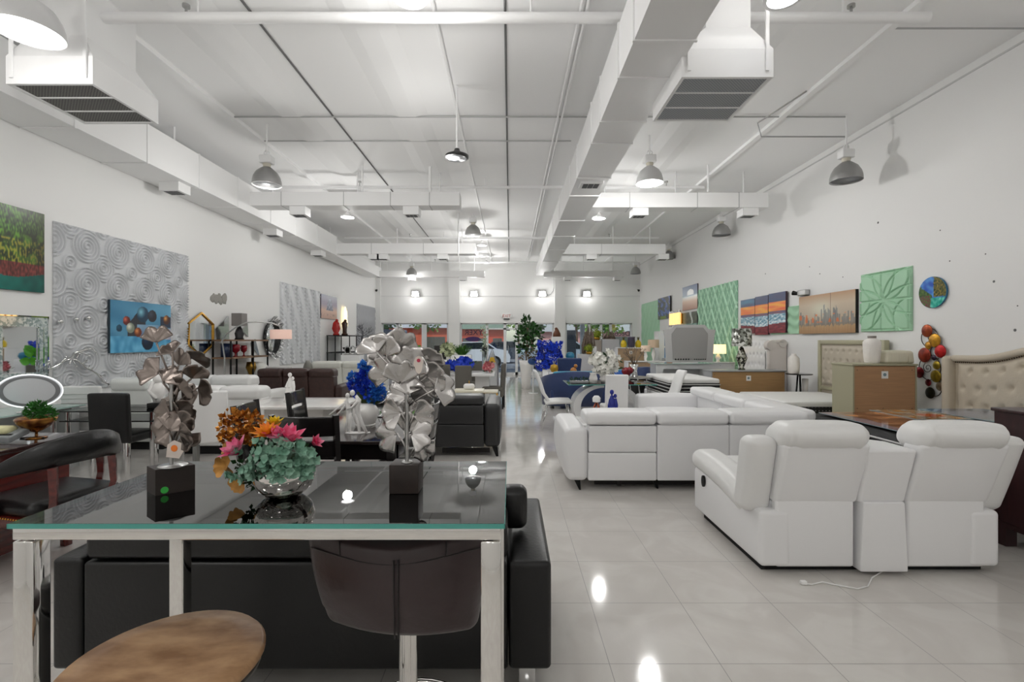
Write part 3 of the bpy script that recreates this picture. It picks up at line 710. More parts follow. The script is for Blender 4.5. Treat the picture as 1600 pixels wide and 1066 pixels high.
for (a, b_) in cs:
    c0 = W_(a, b_, -.05+.0*rn.random()); 
    for q in range(4):
        c = c0 + Vector((rn.uniform(-.014,.014), rn.uniform(-.02,.02)-.012, rn.uniform(-.012,.012))); nd = (c-Vector((0, .02, .09))).normalized()
        for i in range(6):
            a_ = i*PI/3+rn.random(); tv = nd.orthogonal().normalized(); tv = Matrix.Rotation(a_, 3, nd) @ tv
            petal(mb, c, tv*.8+nd*.55, nd, rn.uniform(.014,.019), .0085, .15, 3)
mb.build('sage_succulents', SAGE, t)
def lotus(c, nd, L, w, n1, m, nm='blossom', lay=3, op=.45):
    mb = MB(); nd = Vector(nd).normalized()
    for l in range(lay):
        for i in range(n1):
            a_ = 2*PI*(i+.5*l)/n1; tv = Matrix.Rotation(a_, 3, nd) @ nd.orthogonal().normalized()
            petal(mb, c, tv*(op+.35*(lay-1-l))+nd*(.7+.3*l), nd, L*(1-.12*l), w, .12)
    return mb.build(nm, m, t)
PK = M('pink_petals', '#e0457c', .5, var=.5, vscale=40, col2='#f09ab8'); OR = M('orange_petals', '#f0582a', .5, var=.6, vscale=35, col2='#f2b62a'); PK2 = M('pale_pink_petals', '#ee8fae', .5, var=.5, vscale=40, col2='#dd3068')
YL = M('yellow_petals', '#e6c522', .5)
lotus(W_(432, 676, -.045), (0, -.45, 1), .046, .009, 9, OR, 'orange_blossom', 3, .9)
lotus(W_(434, 664, -.02), (.05, 0, 1), .034, .008, 8, YL, 'yellow_blossom', 2, .7)
lotus(W_(463, 686, -.05), (.3, -.35, 1), .056, .015, 6, PK2, 'pale_pink_blossom', 2, .7)
lotus(W_(452, 685, -.05), (-.2, -.35, 1), .052, .015, 5, PK, 'pink_blossom', 2, .4)
lotus(W_(390, 702, -.05), (-.4, -.5, .8), .052, .015, 6, PK, 'pink_blossom', 2, .8)
lotus(W_(496, 690, -.03), (.8, -.2, .5), .03, .009, 5, PK2, 'pale_pink_blossom', 2, .5)
mb = MB()
for (a, b_, r) in ((372,660,.022),(392,668,.022),(358,668,.02),(378,678,.022),(402,655,.02),(365,650,.018),(385,652,.02),(398,680,.016),(361,682,.014)):
    leaf_cloud(mb, W_(a, b_, -.02), r, 46, .016, .9, rn)
mb.build('gold_hydrangea', AMBER, t)
mb = MB()
for i, (a, b_, dg) in enumerate(((366, 700, 130), (362, 716, 185), (366, 732, 215), (356, 724, 190), (382, 745, 240), (372, 740, 230))): ginkgo(mb, W_(a+8, b_, -.03), math.radians(dg), .034, .2, seed=i)
o = mb.build('gold_leaves', M('gold_leaf_fabric', '#b8843c', .45, .4, var=.4, vscale=40), t)
mb = MB()
for (a, b_) in ((398,735),(385,725),(405,748),(415,690),(448,690),(470,700),(425,715)): leaf_cloud(mb, W_(a, b_, -.02), .018, 40, .018, .6, rn)
mb.build('dark_leaves', GREEND, t)

# ================= RIGHT: recliner loveseat, back view
def recliner_loveseat():
    D0 = 2.95; t = T('recliner_loveseat', 'white leather reclining loveseat with centre console seen from behind, nearest on the right', 'sofa', (2.3, D0, 0))
    # local x from -.75 to .75, y=0 at back foot plane
    def lean(k, z0): return lambda p: (p.x*(1+.06*max(0, p.z-z0)), p.y - k*max(0, p.z-z0), p.z)
    SA = M('white_faux_leather', '#ebebec', .42, bump=.12, bscale=5)
    hw = .745
    # arms (sides)
    for sx in (-1, 1):
        xo = sx*hw; xi = sx*(hw-.19)
        a, b_ = min(xo, xi), max(xo, xi)
        mb = MB(); mb.rb(a, b_, .02, 1.1, .05, .40, .03, (.02, .0, 0), 5); sd = mb.build('arm_side', SA, t)
        if sx < 0:
            h = MB(); h.prism([(.045*math.cos(q)*.6, .045*math.sin(q)) for q in [i*PI/10 for i in range(20)]], -.012, .002, axis='x', M_=TR(a-.012, .86, .34)); 
            h.build('recline_latch', BLK, sd)
        mb = MB()
        def armfn(p, sx=sx):
            k = (p.y-.25)/.9; return (p.x, p.y, p.z + (.0 if k < .3 else .0) - .10*(1-max(0, min(1, k)))**2)
        mb.rb(a-.03, b_+.03, .22, 1.12, .39, .55, .075, (.0, .02, .015), 7, armfn); mb.build('arm_pad', WLEA2, t)
    # backs
    for sx in (-1, 1):
        cxb = sx*.40 + (.015 if sx > 0 else 0); hwb = .245
        mb = MB(); mb.rb(cxb-hwb, cxb+hwb, .03, .09, .045, .52, .02, (0, .01, 0), 5, fn=lambda p: (p.x, p.y - .0*p.z, p.z)); mb.build('lower_back_flap', SA, t)
        mb = MB(); mb.rb(cxb-hwb-.005, cxb+hwb+.02, .04, .2, .44, .84, .03, (0, .012, 0), 6, lean(.34, .42)); mb.build('back_shell', SA, t)
        def topfn(p, cxb=cxb):
            q = lean(.34, .42)(p); w_ = .012*math.sin((p.x-cxb)*60)*math.exp(-((abs(p.x-cxb)-.2)/.06)**2)
            return (q[0], q[1]+w_, q[2])
        mb = MB(); mb.rb(cxb-hwb-.018, cxb+hwb+.022, .03, .30, .785, .955, .08, (0, .02, .012), 9, topfn, m=5); mb.build('head_cushion', WLEA2, t)
        # side wing
        wxo = cxb + sx*(hwb+.085)
        a, b_ = (wxo-.09, wxo+.09)
        mb = MB(); mb.rb(a, b_, .10, .26, .37, .86, .045, (0, .012, .01), 6, lean(.30, .36)); mb.build('side_wing', WLEA2, t)
        mb = MB(); mb.rb(cxb-.26, cxb+.26, .3, 1.08, .3, .5, .07, (0,0,.03), 6); mb.build('seat_cushion', WLEA2, t)
        mb = MB(); mb.rb(cxb-.26, cxb+.26, .2, 1.05, .08, .34, .02); mb.build('seat_box', M('black_dustcover_and_shadow', '#0d0d0d', .8), t)
    # console
    mb = MB(); mb.box(-.70, .70, .10, 1.0, 0, .07); mb.build('shadow_base', M('black_dustcover_and_shadow', '#0d0d0d', .8), t)  # black box added as the dark shadow gap under the loveseat
    mb = MB(); mb.rb(-.14, .16, .0, .10, .03, .46, .01, (0, 0, 0), 4, fn=lambda p: (p.x*(.85+.3*abs(p.z-.46)), p.y+.0, p.z)); mb.build('console_back_flap', SA, t)
    mb = MB(); mb.rb(-.135, .15, .02, .9, .45, .80, .02, (0,.005,.0), 4, fn=lambda p: (p.x*(1+.25*(p.z-.45)), p.y-.25*(p.z-.45)*max(0,(1-p.y)), p.z - .25*max(0, p.y-.35))); mb.build('console', SA, t)
    # bottom
    return t
recliner_loveseat()
# cable and plug
mb = MB(); D = 2.85
pts = [(wx(a, D_), D_, .008) for a, D_ in ((1256, 2.86), (1268, 2.85), (1285, 2.88), (1310, 2.84), (1340, 2.80), (1356, 2.83), (1362, 2.93), (1380, 3.02), (1392, 3.06))]
t = T('power_cable', 'white power cable with plug lying on the floor below the nearest loveseat', 'cable', pts[0])
m_ = TR(-pts[0][0], -pts[0][1], -pts[0][2]+.0)
mb = MB(m_); mb.tube([(p[0], p[1], .006) for p in pts], .004, 6); mb.build('cord', WHITE, t)
mb = MB(); mb.rb(-.02, .015, -.012, .012, -.006, .016, .005); mb.build('plug', WHITE, t)

# white sectional
def sectional():
    D0 = 4.63; t = T('sectional_sofa', 'white leather sectional sofa with adjustable headrests behind the reclining loveseat', 'sofa', (1.75, D0, 0))
    SA = MATS['white_faux_leather']; ox = 1.75
    def X_(px): return wx(px, D0) - ox
    def bul(x0): return lambda p: (p.x + (-.04*math.sin(max(0, min(1, (p.z-.1)/.6))*PI) if p.x < x0 else 0), p.y, p.z)
    mb = MB(); mb.rb(X_(886), X_(919), 0, .98, .10, .61, .05, (.02, .01, .02), 6, fn=bul(X_(900))); mb.build('armrest', SA, t)
    xs = [X_(919), X_(1027), X_(1140), X_(1265)]
    mb = MB(); mb.rb(xs[0], xs[1]-.004, .0, .2, .10, .37, .015, (0, .004, 0), 4); mb.build('lower_back', SA, t)
    mb = MB(); mb.rb(xs[0]+.008, xs[1]-.004, .0, .16, .375, .63, .015, (0, .006, 0), 4); mb.build('back_panel', SA, t)
    for i in (1, 2):
        mb = MB(); mb.rb(xs[i]+.002, xs[i+1], .0, .2, .10, .64, .015, (0, .005, 0), 4); mb.build('back_panel', SA, t)
    for i in range(3):
        a = xs[i] - (.03 if i == 0 else 0)
        mb = MB(); mb.rb(a, xs[i+1]-.008, -.03, .32, .645, .765, .04, (0, .008, .012), 6); mb.build('headrest', SA, t)
    # seats along the back
    mb = MB(); mb.rb(xs[0], xs[3]-.02, .18, 1.0, .1, .3, .02); mb.build('seat_base', SA, t)
    for i in range(3): mb = MB(); mb.rb(xs[i]+.005, xs[i+1]-.005, .22, 1.02, .3, .44, .05, (0,0,.02), 5); mb.build('seat_cushion', SA, t)
    # return running away from camera
    xe = X_(1265)
    for i, (a, b_) in enumerate(((.22, 1.05), (1.06, 1.9), (1.91, 2.75))):
        mb = MB(); mb.rb(xe-.02, xe+.2, a, b_, .1, .62, .03, (.01, 0, 0), 4); mb.build('back_panel', SA, t)
        mb = MB(); mb.rb(xe-.14, xe+.22, a, b_-.01, .63, .75, .045, (.0, 0, .012), 6); mb.build('headrest', SA, t)
        if i: mb = MB(); mb.rb(xe-.85, xe-.02, a, b_-.005, .1, .44, .05, (0,0,.02), 5); mb.build('seat_cushion', SA, t)
    mb = MB(); mb.rb(xe-.92, xe+.2, 2.76, 2.98, .1, .62, .05, (0,.01,.02), 6); mb.build('armrest', SA, t)
    DK = BLACKM
    for (a, b_) in ((xs[0]-.10, .06), (xs[0]-.10, .9), (xs[1], .1), (xe+.05, .06), (xe+.1, 2.85), (xe-.85, 2.85)):
        mb = MB(); mb.prism([(-.03, .1), (.03, .1), (.035, 0), (.02, 0)], -.02, .02, M_=TR(a, b_, 0)); mb.build('foot', DK, t)
    mb = MB(); mb.box(xs[0]+.08, xe, .1, .12, .035, .09); mb.box(xs[0]+.3, xs[0]+.34, .08, .14, .03, .1); mb.build('mechanism_bar', M('dark_underside', '#191413', .8), t)
    return t
sectional()

# black charcoal sofa mid left
def charcoal_sofa():
    D0 = 6.0; t = T('reclining_sofa', 'charcoal leather sofa with pale topped headrest seen from behind beside the centre aisle', 'sofa', (wx(705, D0), D0, 0))
    ox = wx(705, D0); X_ = lambda px: wx(px, D0)-ox
    xl, xr = X_(560), X_(756)
    mb = MB(); mb.rb(X_(673), xr, 0, .3, .12, .40, .012, (0,.004,0), 4); mb.build('lower_back', GLEA, t)
    mb = MB(); mb.rb(X_(675), xr-.005, -.005, .2, .405, .645, .015, (0,.006,0), 4); mb.build('back_panel', GLEA, t)
    mb = MB(); mb.rb(X_(678), xr, -.02, .32, .65, .765, .04, (0,.008,.01), 5); mb.build('headrest', GLEA, t)
    mb = MB(); mb.rb(xl, X_(672), 0, .3, .12, .645, .015, (0,.004,0), 4); mb.build('back_panel', GLEA, t)
    mb = MB(); mb.rb(xl, X_(672), -.02, .32, .65, .765, .04, (0,.008,.01), 5); mb.build('headrest', GLEA, t)
    mb = MB(); mb.rb(xr+.004, X_(781), 0, 1.0, .12, .66, .05, (.02,.005,.01), 6); mb.build('armrest', GLEA, t)
    mb = MB(); mb.rb(xl, xr, .3, .98, .12, .45, .04, (0,0,.02), 5); mb.build('seat_cushion', GLEA, t)
    for a, b_ in ((X_(775), .04), (X_(775), .9), (xl+.1, .04), (xl+.1, .9)):
        mb = MB(); mb.prism([(-.05, .12), (.02, .12), (.03, 0), (.0, 0)], -.02, .02, M_=TR(a, b_, 0)); mb.build('foot', BLACKM, t)
    mb = MB(); mb.box(X_(690), X_(765), .05, .07, .04, .1); mb.build('mechanism_bar', MATS['dark_underside'], t)
charcoal_sofa()
# ================= WALL ART
def wall_M(side, px0, z0, off=.0):
    if side == 'R': return TR(XR-off, XR*F/(px0-CX), z0) @ RZ(-PI/2)
    return TR(XL+off, -XL*F/(CX-px0), z0) @ RZ(PI/2)
def wall_len(side, a, b):
    return abs(XR*F/(a-CX) - XR*F/(b-CX)) if side == 'R' else abs(-XL*F/(CX-a) + XL*F/(CX-b))
def canvas(side, pxl, pxr, zt_, zb, fn, label, cat='picture', name='canvas_print', th=.03, edge='#1a1a1a', nu=90, nv=70, rough=.3, group=None, off=.004):
    M_ = wall_M(side, pxl, zb, off+th); loc = M_.to_translation(); w_ = wall_len(side, pxl, pxr); h_ = zt_-zb
    t = T(name, label, cat, loc, -PI/2 if side == 'R' else PI/2, group)
    mb = MB(); mb.box(0, w_, .001, th, 0, h_); mb.build('backing', M('edge_'+edge, edge, .5), t)
    paint('printed_face', w_, h_, fn, t, TR(0, 0, 0), nu, nv, rough); return t
def c255(s): s = s.lstrip('#'); return tuple(int(s[i:i+2], 16)/255 for i in (0, 2, 4))
C_ = c255
def palm(u, v):
    n = nz(u*7, v*9, 3); n2 = nz(u*30, v*22, 1)
    if v < .2 - .04*math.sin(u*4): return mix(C_('#0f8f80'), C_('#0b4a44'), .3+u*.6+n*.3)
    if v < .34: return mix(C_('#4a1f1c'), C_('#8d4038'), .5+n2*1.2)
    g = mix(C_('#243312'), C_('#6aa32b'), .42+n*1.1+n2*.8)
    if v > .7: g = mix(g, mix(C_('#16280f'), C_('#5f9a3c'), .5+.35*math.sin((u*2.2+v)*60+4*n)+n2), .55)
    if v < .62 and n2 > .12: g = mix(g, C_('#c9a83a'), .6)
    return mix(g, C_('#2a1f16'), max(0, u-.45)*.9)
d, zt_ = lw(65, 335); _, zb = lw(65, 458)
canvas('L', -25, 65, zt_, zb, palm, 'large tropical jungle and turquoise water picture at the left edge', nu=120, nv=90)
# relief panels
def relief(side, pxl, pxr, zt_, zb, hf, label, mat, nu=220, nv=200, amp=.02, name='relief_wall_panel'):
    M_ = wall_M(side, pxl, zb, .003); w_ = wall_len(side, pxl, pxr); h_ = zt_-zb
    V = []
    mb = MB()
    def f(u, v):
        e = min(u*w_, (1-u)*w_, v*h_, (1-v)*h_)
        return (u*w_, -.012 - amp*hf(u*w_, v*h_) if e > .004 else 0, v*h_)
    mb.grid(f, nu, nv)
    return S(mb, name, mat, label, 'wall panel', M_.to_translation(), -PI/2 if side == 'R' else PI/2)
def swirls(x, z):
    z = z + .1; x = x + .05
    g = .5; best = 0
    for cx in (math.floor(x/g)*g, math.floor(x/g)*g+g):
        for cz in (math.floor(z/g)*g, math.floor(z/g)*g+g):
            r = math.hypot(x-cx, z-cz)
            if r < .225: a = math.atan2(z-cz, x-cx); return .5+.5*math.sin((r/.045*2*PI) + a) if r > .01 else .5
    i, j = math.floor(x/g), math.floor(z/g); cx, cz = (i+.5)*g, (j+.5)*g; r = math.hypot(x-cx, z-cz); R = .2 if (i+j) % 2 == 0 else .115
    if r < R: return .5+.5*math.cos(r/.045*2*PI)
    return .1
d, zt1 = lw(82, 345)
relief('L', 82, 292, zt1, .8, swirls, 'large silver grey wall panel with raised spiral circles on the left wall', PANELG, 330, 280, .035)
def spheres(u, v):
    c = mix(C_('#2f6f95'), C_('#6fb0cf'), u*.5+.5*nz(u*3, v*3)+.2)
    if v < .32: c = mix(C_('#2f7fae'), C_('#7cc4e4'), .5+.6*nz(u*14, v*6))
    def cir(cx, cy, r, col, hl, rx=1):
        nonlocal c
        dd = math.hypot((u-cx)/rx*1.6, v-cy)
        if dd < r:
            k = math.hypot((u-cx+r*.2)/rx*1.6, v-cy-r*.3)/r; c = mix(hl, col, k*1.2)
    if abs(v-.58) < .26 and .25 < u < .55 and v < .3+1.6*(u-.1): c = C_('#2b2f38')
    cir(.5, .76, .16, C_('#163a52'), C_('#8fd0e0'))
    if .4 < u < .78 and v < .56 and v > .3: c = mix(C_('#6b7f9c'), C_('#8ab4cf'), .5+nz(u*5, v*5))
    if u > .8 and .5 < v < .75 and v < 1.5-(u-.8)*2: c = C_('#22324a')
    if u > .78 and .25 < v < .5: c = mix(C_('#c9c2cc'), C_('#7d7f9c'), .5+nz(u*6, v*7))
    cir(.66, .74, .125, C_('#23202a'), C_('#3e4858')); cir(.24, .62, .09, C_('#5e1a14'), C_('#e8785e'))
    cir(.13, .47, .07, C_('#123b50'), C_('#1f5a75')); cir(.3, .48, .1, C_('#7d8878'), C_('#f3efe0')); cir(.42, .4, .095, C_('#6a2e14'), C_('#f0a060'))
    cir(.92, .68, .1, C_('#4a2412'), C_('#f3b060')); cir(.9, .4, .12, C_('#4a3f40'), C_('#9a8a86')); cir(.58, .2, .16, C_('#0e1a30'), C_('#1c3a5a'))
    return c
d, zt2 = lw(162, 468); _, zb2 = lw(162, 552)
canvas('L', 162, 258, zt2, zb2, spheres, 'blue abstract picture of red and dark spheres hung on the spiral panel', edge='#2c3a44', nu=120, nv=80, off=.056, th=.035)
def waves(x, z):
    return .5+.5*math.sin((z + .09*math.sin(x*2*PI/.28))*2*PI/.11)*(.5+.5*math.sin(x*2*PI/.56+z*6))
d, z3 = lw(437, 440)
relief('L', 437, 498, z3, .85, waves, 'silver wall panel with interlocking wave relief in the middle of the left wall', PANELG, 200, 220, .05)
def pagoda(u, v):
    c = ramp(v, [(0, C_('#c9a493')), (.35, C_('#dcb8a4')), (.6, C_('#8f8298')), (1, C_('#4a4a6a'))])
    if abs(u-.52) < .26*(1-v)+.05 and .35 < v < .85: c = mix(C_('#b9bed0'), C_('#3e4156'), .5+.9*nz(u*14, v*9))
    return mix(c, C_('#55403a'), .35 if (.1 < v < .22 and nz(u*22, v*9) > .15) else 0)
d, z4 = lw(525, 466); _, z5 = lw(525, 500)
canvas('L', 500, 525, z4+.02, z5, pagoda, 'small purple and peach poster beside the wave relief panel', edge='#4b4450', nu=50, nv=60)
d, z6 = lw(586, 483)
relief('L', 557, 586, z6+.05, .6, lambda x, z: .5+.5*math.sin(x*30+4*math.sin(z*9)), 'silver grey relief panel farthest along the left wall', M('silver_panel_far', '#a5a7ac', .4), 80, 80, .02)
# right wall
def stars(x, z):
    c = 0
    w2, h2 = x/.94, z/.88
    for e in (w2-.03, .97-w2, h2-.03, .97-h2): c = max(c, 1-abs(e)/.018) if abs(e) < .018 else c
    for (cx, cz, r) in ((0, .5, .5), (1, .5, .5), (.5, 0, .5), (.5, 1, .5), (0, 0, .72), (1, 1, .72), (0, 1, .72), (1, 0, .72), (.0, .5, .22), (1, .22, .3)):
        q = abs(math.hypot(w2-cx, h2-cz)-r)
        if q < .014: c = max(c, 1-q/.014*.6)
    for q in (abs(w2-.46), abs(h2-.52)):
        if q < .016: c = max(c, 1)
    return .9-c*.9
zA = rw(1427, 415)[1]; zAb = rw(1427, 517)[1]
relief('R', 1347, 1427, zA, zAb, stars, 'mint green square panel with raised star and arc lines, nearest on the right wall', MINT, 150, 150, .03)
def skyline(u, v):
    c = ramp(v, [(0, C_('#a9835c')), (.25, C_('#c2a27a')), (.5, C_('#b9ab98')), (.75, C_('#c5b39b')), (1, C_('#b58f6c'))])
    c = mix(c, C_('#d9dcc8'), .7*math.exp(-((u-.42)/.2)**2-((v-.62)/.2)**2))
    bar = nz(math.floor(u*42)*1.7, 2.3); top = .42+.35*bar+.2*math.exp(-((u-.52)/.06)**2)+.2*math.exp(-((u-.66)/.04)**2)
    if .2+.08*nz(u*30, 1) < v < top: c = mix(c, mix(C_('#5a616a'), C_('#8d8f8a'), .5+nz(u*50, v*3)), .75)
    if .28 < v < .5 and nz(u*16, v*6, 5) > .22: c = mix(c, C_('#e0703a'), .8)
    if v < .25: c = mix(c, C_('#8a6a4a'), .4*(.5+nz(u*60, v)))
    if abs(u-.6) < .006 and v > .2: c = C_('#6a4a38')
    return c
zc = rw(1340, 452)[1]; zcb = rw(1340, 520)[1]
canvas('R', 1253, 1342, zc, zcb, skyline, 'wide beige and grey skyline painting with dark right edge on the right wall', edge='#120d0c', th=.05, nu=150, nv=70)
def beachf(k):
    def f(u, v):
        U = (u+k)/3
        if v > .78: c = mix(C_('#24406a'), C_('#2d7f9f') if k == 0 else C_('#31345f'), .5+nz(U*5, v*8))
        elif v > .55: c = mix(C_('#e8603a'), C_('#f5b040'), .5+.9*nz(U*4, v*16)+.3*math.exp(-((U-.5)/.2)**2))
        elif v > .48: c = mix(C_('#8f4a52'), C_('#4f5f86'), .5+nz(U*9, v*30))
        elif v > .2+.1*abs(U-.45): c = mix(C_('#4f8aa6'), C_('#e6eef0'), .45+1.0*nz(U*22, v*26)+(.3 if v < .27+.1*abs(U-.45) else 0))
        else: c = mix(C_('#6a1c28'), C_('#a04048'), .3+nz(U*12, v*22))
        if v > .6: c = mix(c, C_('#2a3560'), max(0, (v-.75)*3)*.4)
        return c
    return f
trip = [(1162, 1184, rw(1184, 466)[1], rw(1184, 521)[1], 'left panel of the sunset beach triptych'), (1184.6, 1205, rw(1205, 461)[1], rw(1205, 523)[1], 'middle panel of the sunset beach triptych'), (1206, 1233, rw(1233, 455)[1], rw(1233, 520)[1], 'right panel of the sunset beach triptych, largest and nearest')]
for k_, (a, b_, z1_, z0_, lab) in enumerate(trip): canvas('R', a, b_, z1_, z0_, beachf(k_), lab, edge='#3a2030', th=.04, nu=50, nv=70, group='sunset beach triptych panels', off=.03)
relief('R', 1206, 1251, rw(1250, 477)[1], rw(1250, 522)[1], lambda x, z: .5+.5*math.sin(z*34+2*math.sin(x*9)), 'small wavy mint green panel between the triptych and the skyline painting', MINT, 70, 70, .02)
def diam(x, z):
    c = 0
    for (a, s_) in ((.42, 1), (.21, .6)):
        for sg in (1, -1):
            q = ((x + sg*z*.55)/a) % 1; q = min(q, 1-q)*a
            if q < .022: c = max(c, s_*(1-q/.022*.4))
    return c
M_ = wall_M('R', 1092, .75, .003); w_, h_ = wall_len('R', 1092, 1153.5), rw(1153, 438)[1]-.75
t = T('lattice_wall_panel', 'mint green wall panel with raised diamond lattice', 'wall panel', M_.to_translation(), -PI/2)
mb = MB(); mb.box(0, w_, -.02, 0, 0, h_); mb.build('board', M('deep_mint', '#86b696', .5), t)
mb = MB(); ph, pw = .78, .47
def clipseg(p, q):
    (x0, z0), (x1, z1) = p, q; t0, t1 = 0, 1; dx, dz = x1-x0, z1-z0
    for pp, qq in ((-dx, x0), (dx, w_-x0), (-dz, z0), (dz, h_-z0)):
        if pp == 0: continue
        r = qq/pp
        if pp < 0: t0 = max(t0, r)
        else: t1 = min(t1, r)
    return None if t0 >= t1 else ((x0+dx*t0, z0+dz*t0), (x0+dx*t1, z0+dz*t1))
for k_ in range(-12, 16):
    for sg in (1, -1):
        for off, r_ in ((0, .03), (.5, .01)):
            xs_ = (k_+off)*pw if sg > 0 else (k_+off)*pw; sgm = clipseg((xs_, 0), (xs_+sg*h_*pw/ph*1.0, h_))
            if sgm: (a0, b0), (a1, b1) = sgm; mb.tube([(a0, -.022, b0), (a1, -.022, b1)], r_, 4)
mb.build('raised_lattice', M('pale_mint', '#bfe6cb', .4), t)
def dawn(u, v):
    c = ramp(v, [(0, C_('#b5826a')), (.35, C_('#d9b79a')), (.55, C_('#dfe3dd')), (.62, C_('#3f5f7f')), (1, C_('#2d4a78'))])
    if math.hypot(u-.55, (v-.68)*1.3) < .22 and v > .6: c = C_('#f4f6f4')
    return c
canvas('R', 1068, 1091.5, rw(1091, 443)[1], rw(1091, 482)[1], dawn, 'sunlit beach cave picture high beside the lattice panel', nu=40, nv=50)
def tulip(u, v):
    c = mix(C_('#39463a'), C_('#56604c'), .5+nz(u*5, v*5))
    if abs(u-.6-.06*math.sin(v*5)) < .05+.1*max(0, v-.7): c = C_('#c9d3cf')
    if v < .14: c = mix(C_('#1f6f66'), C_('#c9d0c9'), .5+nz(u*20, v*20))
    return c
canvas('R', 1069, 1091, rw(1091, 486)[1], rw(1091, 508)[1], tulip, 'dark green picture with a white stem under the beach cave picture', nu=40, nv=30)
def bluef(u, v):
    c = mix(C_('#3b4250'), C_('#5a5f4a'), .5+nz(u*6, v*6))
    if nz(u*5+v*3, v*5, 8) > .02: c = mix(C_('#24408c'), C_('#7b92c9'), .5+1.1*nz(u*12, v*12))
    if v < .14 and .2 < u < .7: c = C_('#7d9428')
    return c
canvas('R', 1031, 1050, rw(1050, 462)[1], rw(1050, 497)[1], bluef, 'blue floral picture hung over the farthest mint panel', nu=40, nv=50, off=.04)
relief('R', 1003, 1031, rw(1031, 468)[1], .5, lambda x, z: .5+.5*math.sin(x*14)*math.sin(z*12), 'mint green relief panel farthest on the right wall', MINT, 60, 60, .03)
# crystal sconce
d0_, d1_ = XR*F/(1051-CX), XR*F/(1068-CX); zt_, zb = rw(1060, 487)[1], rw(1060, 510)[1]
t = T('crystal_sconce', 'glowing gold crystal wall sconce of five tubes on the right wall', 'wall light', (XR-.02, (d0_+d1_)/2, zb))
mb = MB(); mb.box(-.03, .02, -.48, .48, .08, zt_-zb-.08); mb.build('back_plate', GOLD, t)
for i in range(5):
    y = -.4+i*.2; mb = MB(); mb.cyl((-.08, y, 0), (-.08, y, zt_-zb), .05, n=10); mb.build('lit_tube', M('warm_glow_tube', '#f6d9a0', .3, emit='#ffcf80', estr=.8), t)
    mb = MB(); mb.cyl((-.08, y, -.02), (-.08, y, .05), .06, n=10); mb.cyl((-.08, y, zt_-zb-.05), (-.08, y, zt_-zb+.02), .06, n=10); mb.build('tube_cap', CHROME, t)
# emergency light box over the painting
d, z = rw(1259, 458); t = T('emergency_light', 'small white and chrome light box above the left corner of the skyline painting', 'light', (XR-.06, d, z))
mb = MB(); mb.rb(-.04, .055, -.13, .11, -.05, .055, .015); mb.build('housing', STEEL, t)
mb = MB(); mb.cyl((-.02, .13, 0), (-.06, .2, .02), .03, .045, 12); mb.build('lamp_head', BLACKM, t)
# round glass picture
def lagoon(u, v):
    c = mix(C_('#1c50b8'), C_('#5aa0e0'), .5+nz(u*6, v*6))
    if u < .5 and v < .75-u*.7: c = mix(C_('#20401c'), C_('#5c7a2a'), .5+nz(u*16, v*16))
    if u > .55 and v > .35: c = mix(C_('#233a18'), C_('#a88a3a'), .45+nz(u*18, v*18))
    if v < .32: c = mix(C_('#0f9a86'), C_('#7fe0d0'), .4+nz(u*14, v*9))
    if v < .4 and u < .45: c = mix(C_('#7a3040'), C_('#4a7a3a'), .5+1.3*nz(u*20, v*20))
    return c
d, z = rw(1460, 457)
t = T('round_glass_picture', 'round glass picture of a blue tropical lagoon on the right wall', 'picture', (XR-.03, d, z), -PI/2)
mb = MB(); mb.cyl((0, .001, 0), (0, .022, 0), .203, n=48); mb.build('glass_backing', M('blue_glass_edge', '#2c6a8c', .15), t)
V = MB()
def disc_paint(t, R, fn):
    V = []; C = []; Fc = []; nr, na = 30, 60
    for i in range(nr+1):
        for j in range(na):
            r = R*i/nr; a = 2*PI*j/na; V.append((r*math.cos(a), 0, r*math.sin(a))); u, v = .5+V[-1][0]/R/2, .5+V[-1][2]/R/2; C.append((*lin(tuple(max(0, min(1, q)) for q in fn(u, v))), 1))
    for i in range(nr):
        for j in range(na): l = (j+1) % na; Fc.append((i*na+j, (i+1)*na+j, (i+1)*na+l, i*na+l))
    me = bpy.data.meshes.new('printed_face'); me.from_pydata(V, [], Fc); at = me.color_attributes.new('paint', 'FLOAT_COLOR', 'POINT'); at.data.foreach_set('color', [x for c in C for x in c])
    me.materials.append(attr_mat('paint_15', .15)); o = bpy.data.objects.new('printed_face', me); COL.objects.link(o); o.parent = t
disc_paint(t, .2, lagoon)
# metal disc wall sculpture
t = T('metal_disc_wall_art', 'wall sculpture of red, gold and black metal discs with wire scrolls', 'wall art', (XR, rw(1457, 570)[0], 0), -PI/2)
dref = rw(1457, 570)[0]
def rl(px, py): d, z = rw(px, py); return (dref-d, z)
for (px, py, r, nm, col, c2) in ((1453,517,9,'amber_disc','#b0562a','#7a2c18'),(1465,532,9.5,'gold_disc','#d39b2c','#8a5c14'),(1455,540,5.5,'gold_disc','#c98a2c','#8a5c14'),(1474,549,9,'red_disc','#d02a2c','#7a0f14'),(1449,555,10.5,'rust_disc','#a8402a','#5c1a12'),
        (1468,571,6,'olive_gold_disc','#b59a2c','#6a5a14'),(1441,582,8,'crimson_disc','#8a1a26','#4a0c14'),(1467,588,8.5,'olive_gold_disc','#b5922c','#5a4a14'),(1455,598,5,'crimson_disc','#8a1a26','#4a0c14'),(1458,614,8,'black_disc','#15130f','#2c2a1c'),(1473,604,6,'beige_disc','#b5a58a','#7a6a54'),(1464,559,4,'dark_violet_disc','#2c1a2c','#4a3a4a')):
    x_, z_ = rl(px, py); R = r*dref/F*1.12; mb = MB(); mb.lathe([(0, .016), (R*.5, .013), (R*.9, .004), (R, 0), (R*.9, -.004), (0, -.004)], n=24, M_=TR(x_, -.04, z_) @ RX(PI/2)); mb.build(nm, M(nm, col, .3, .6, var=.6, vscale=14, col2=c2), t)
wr_ = MB()
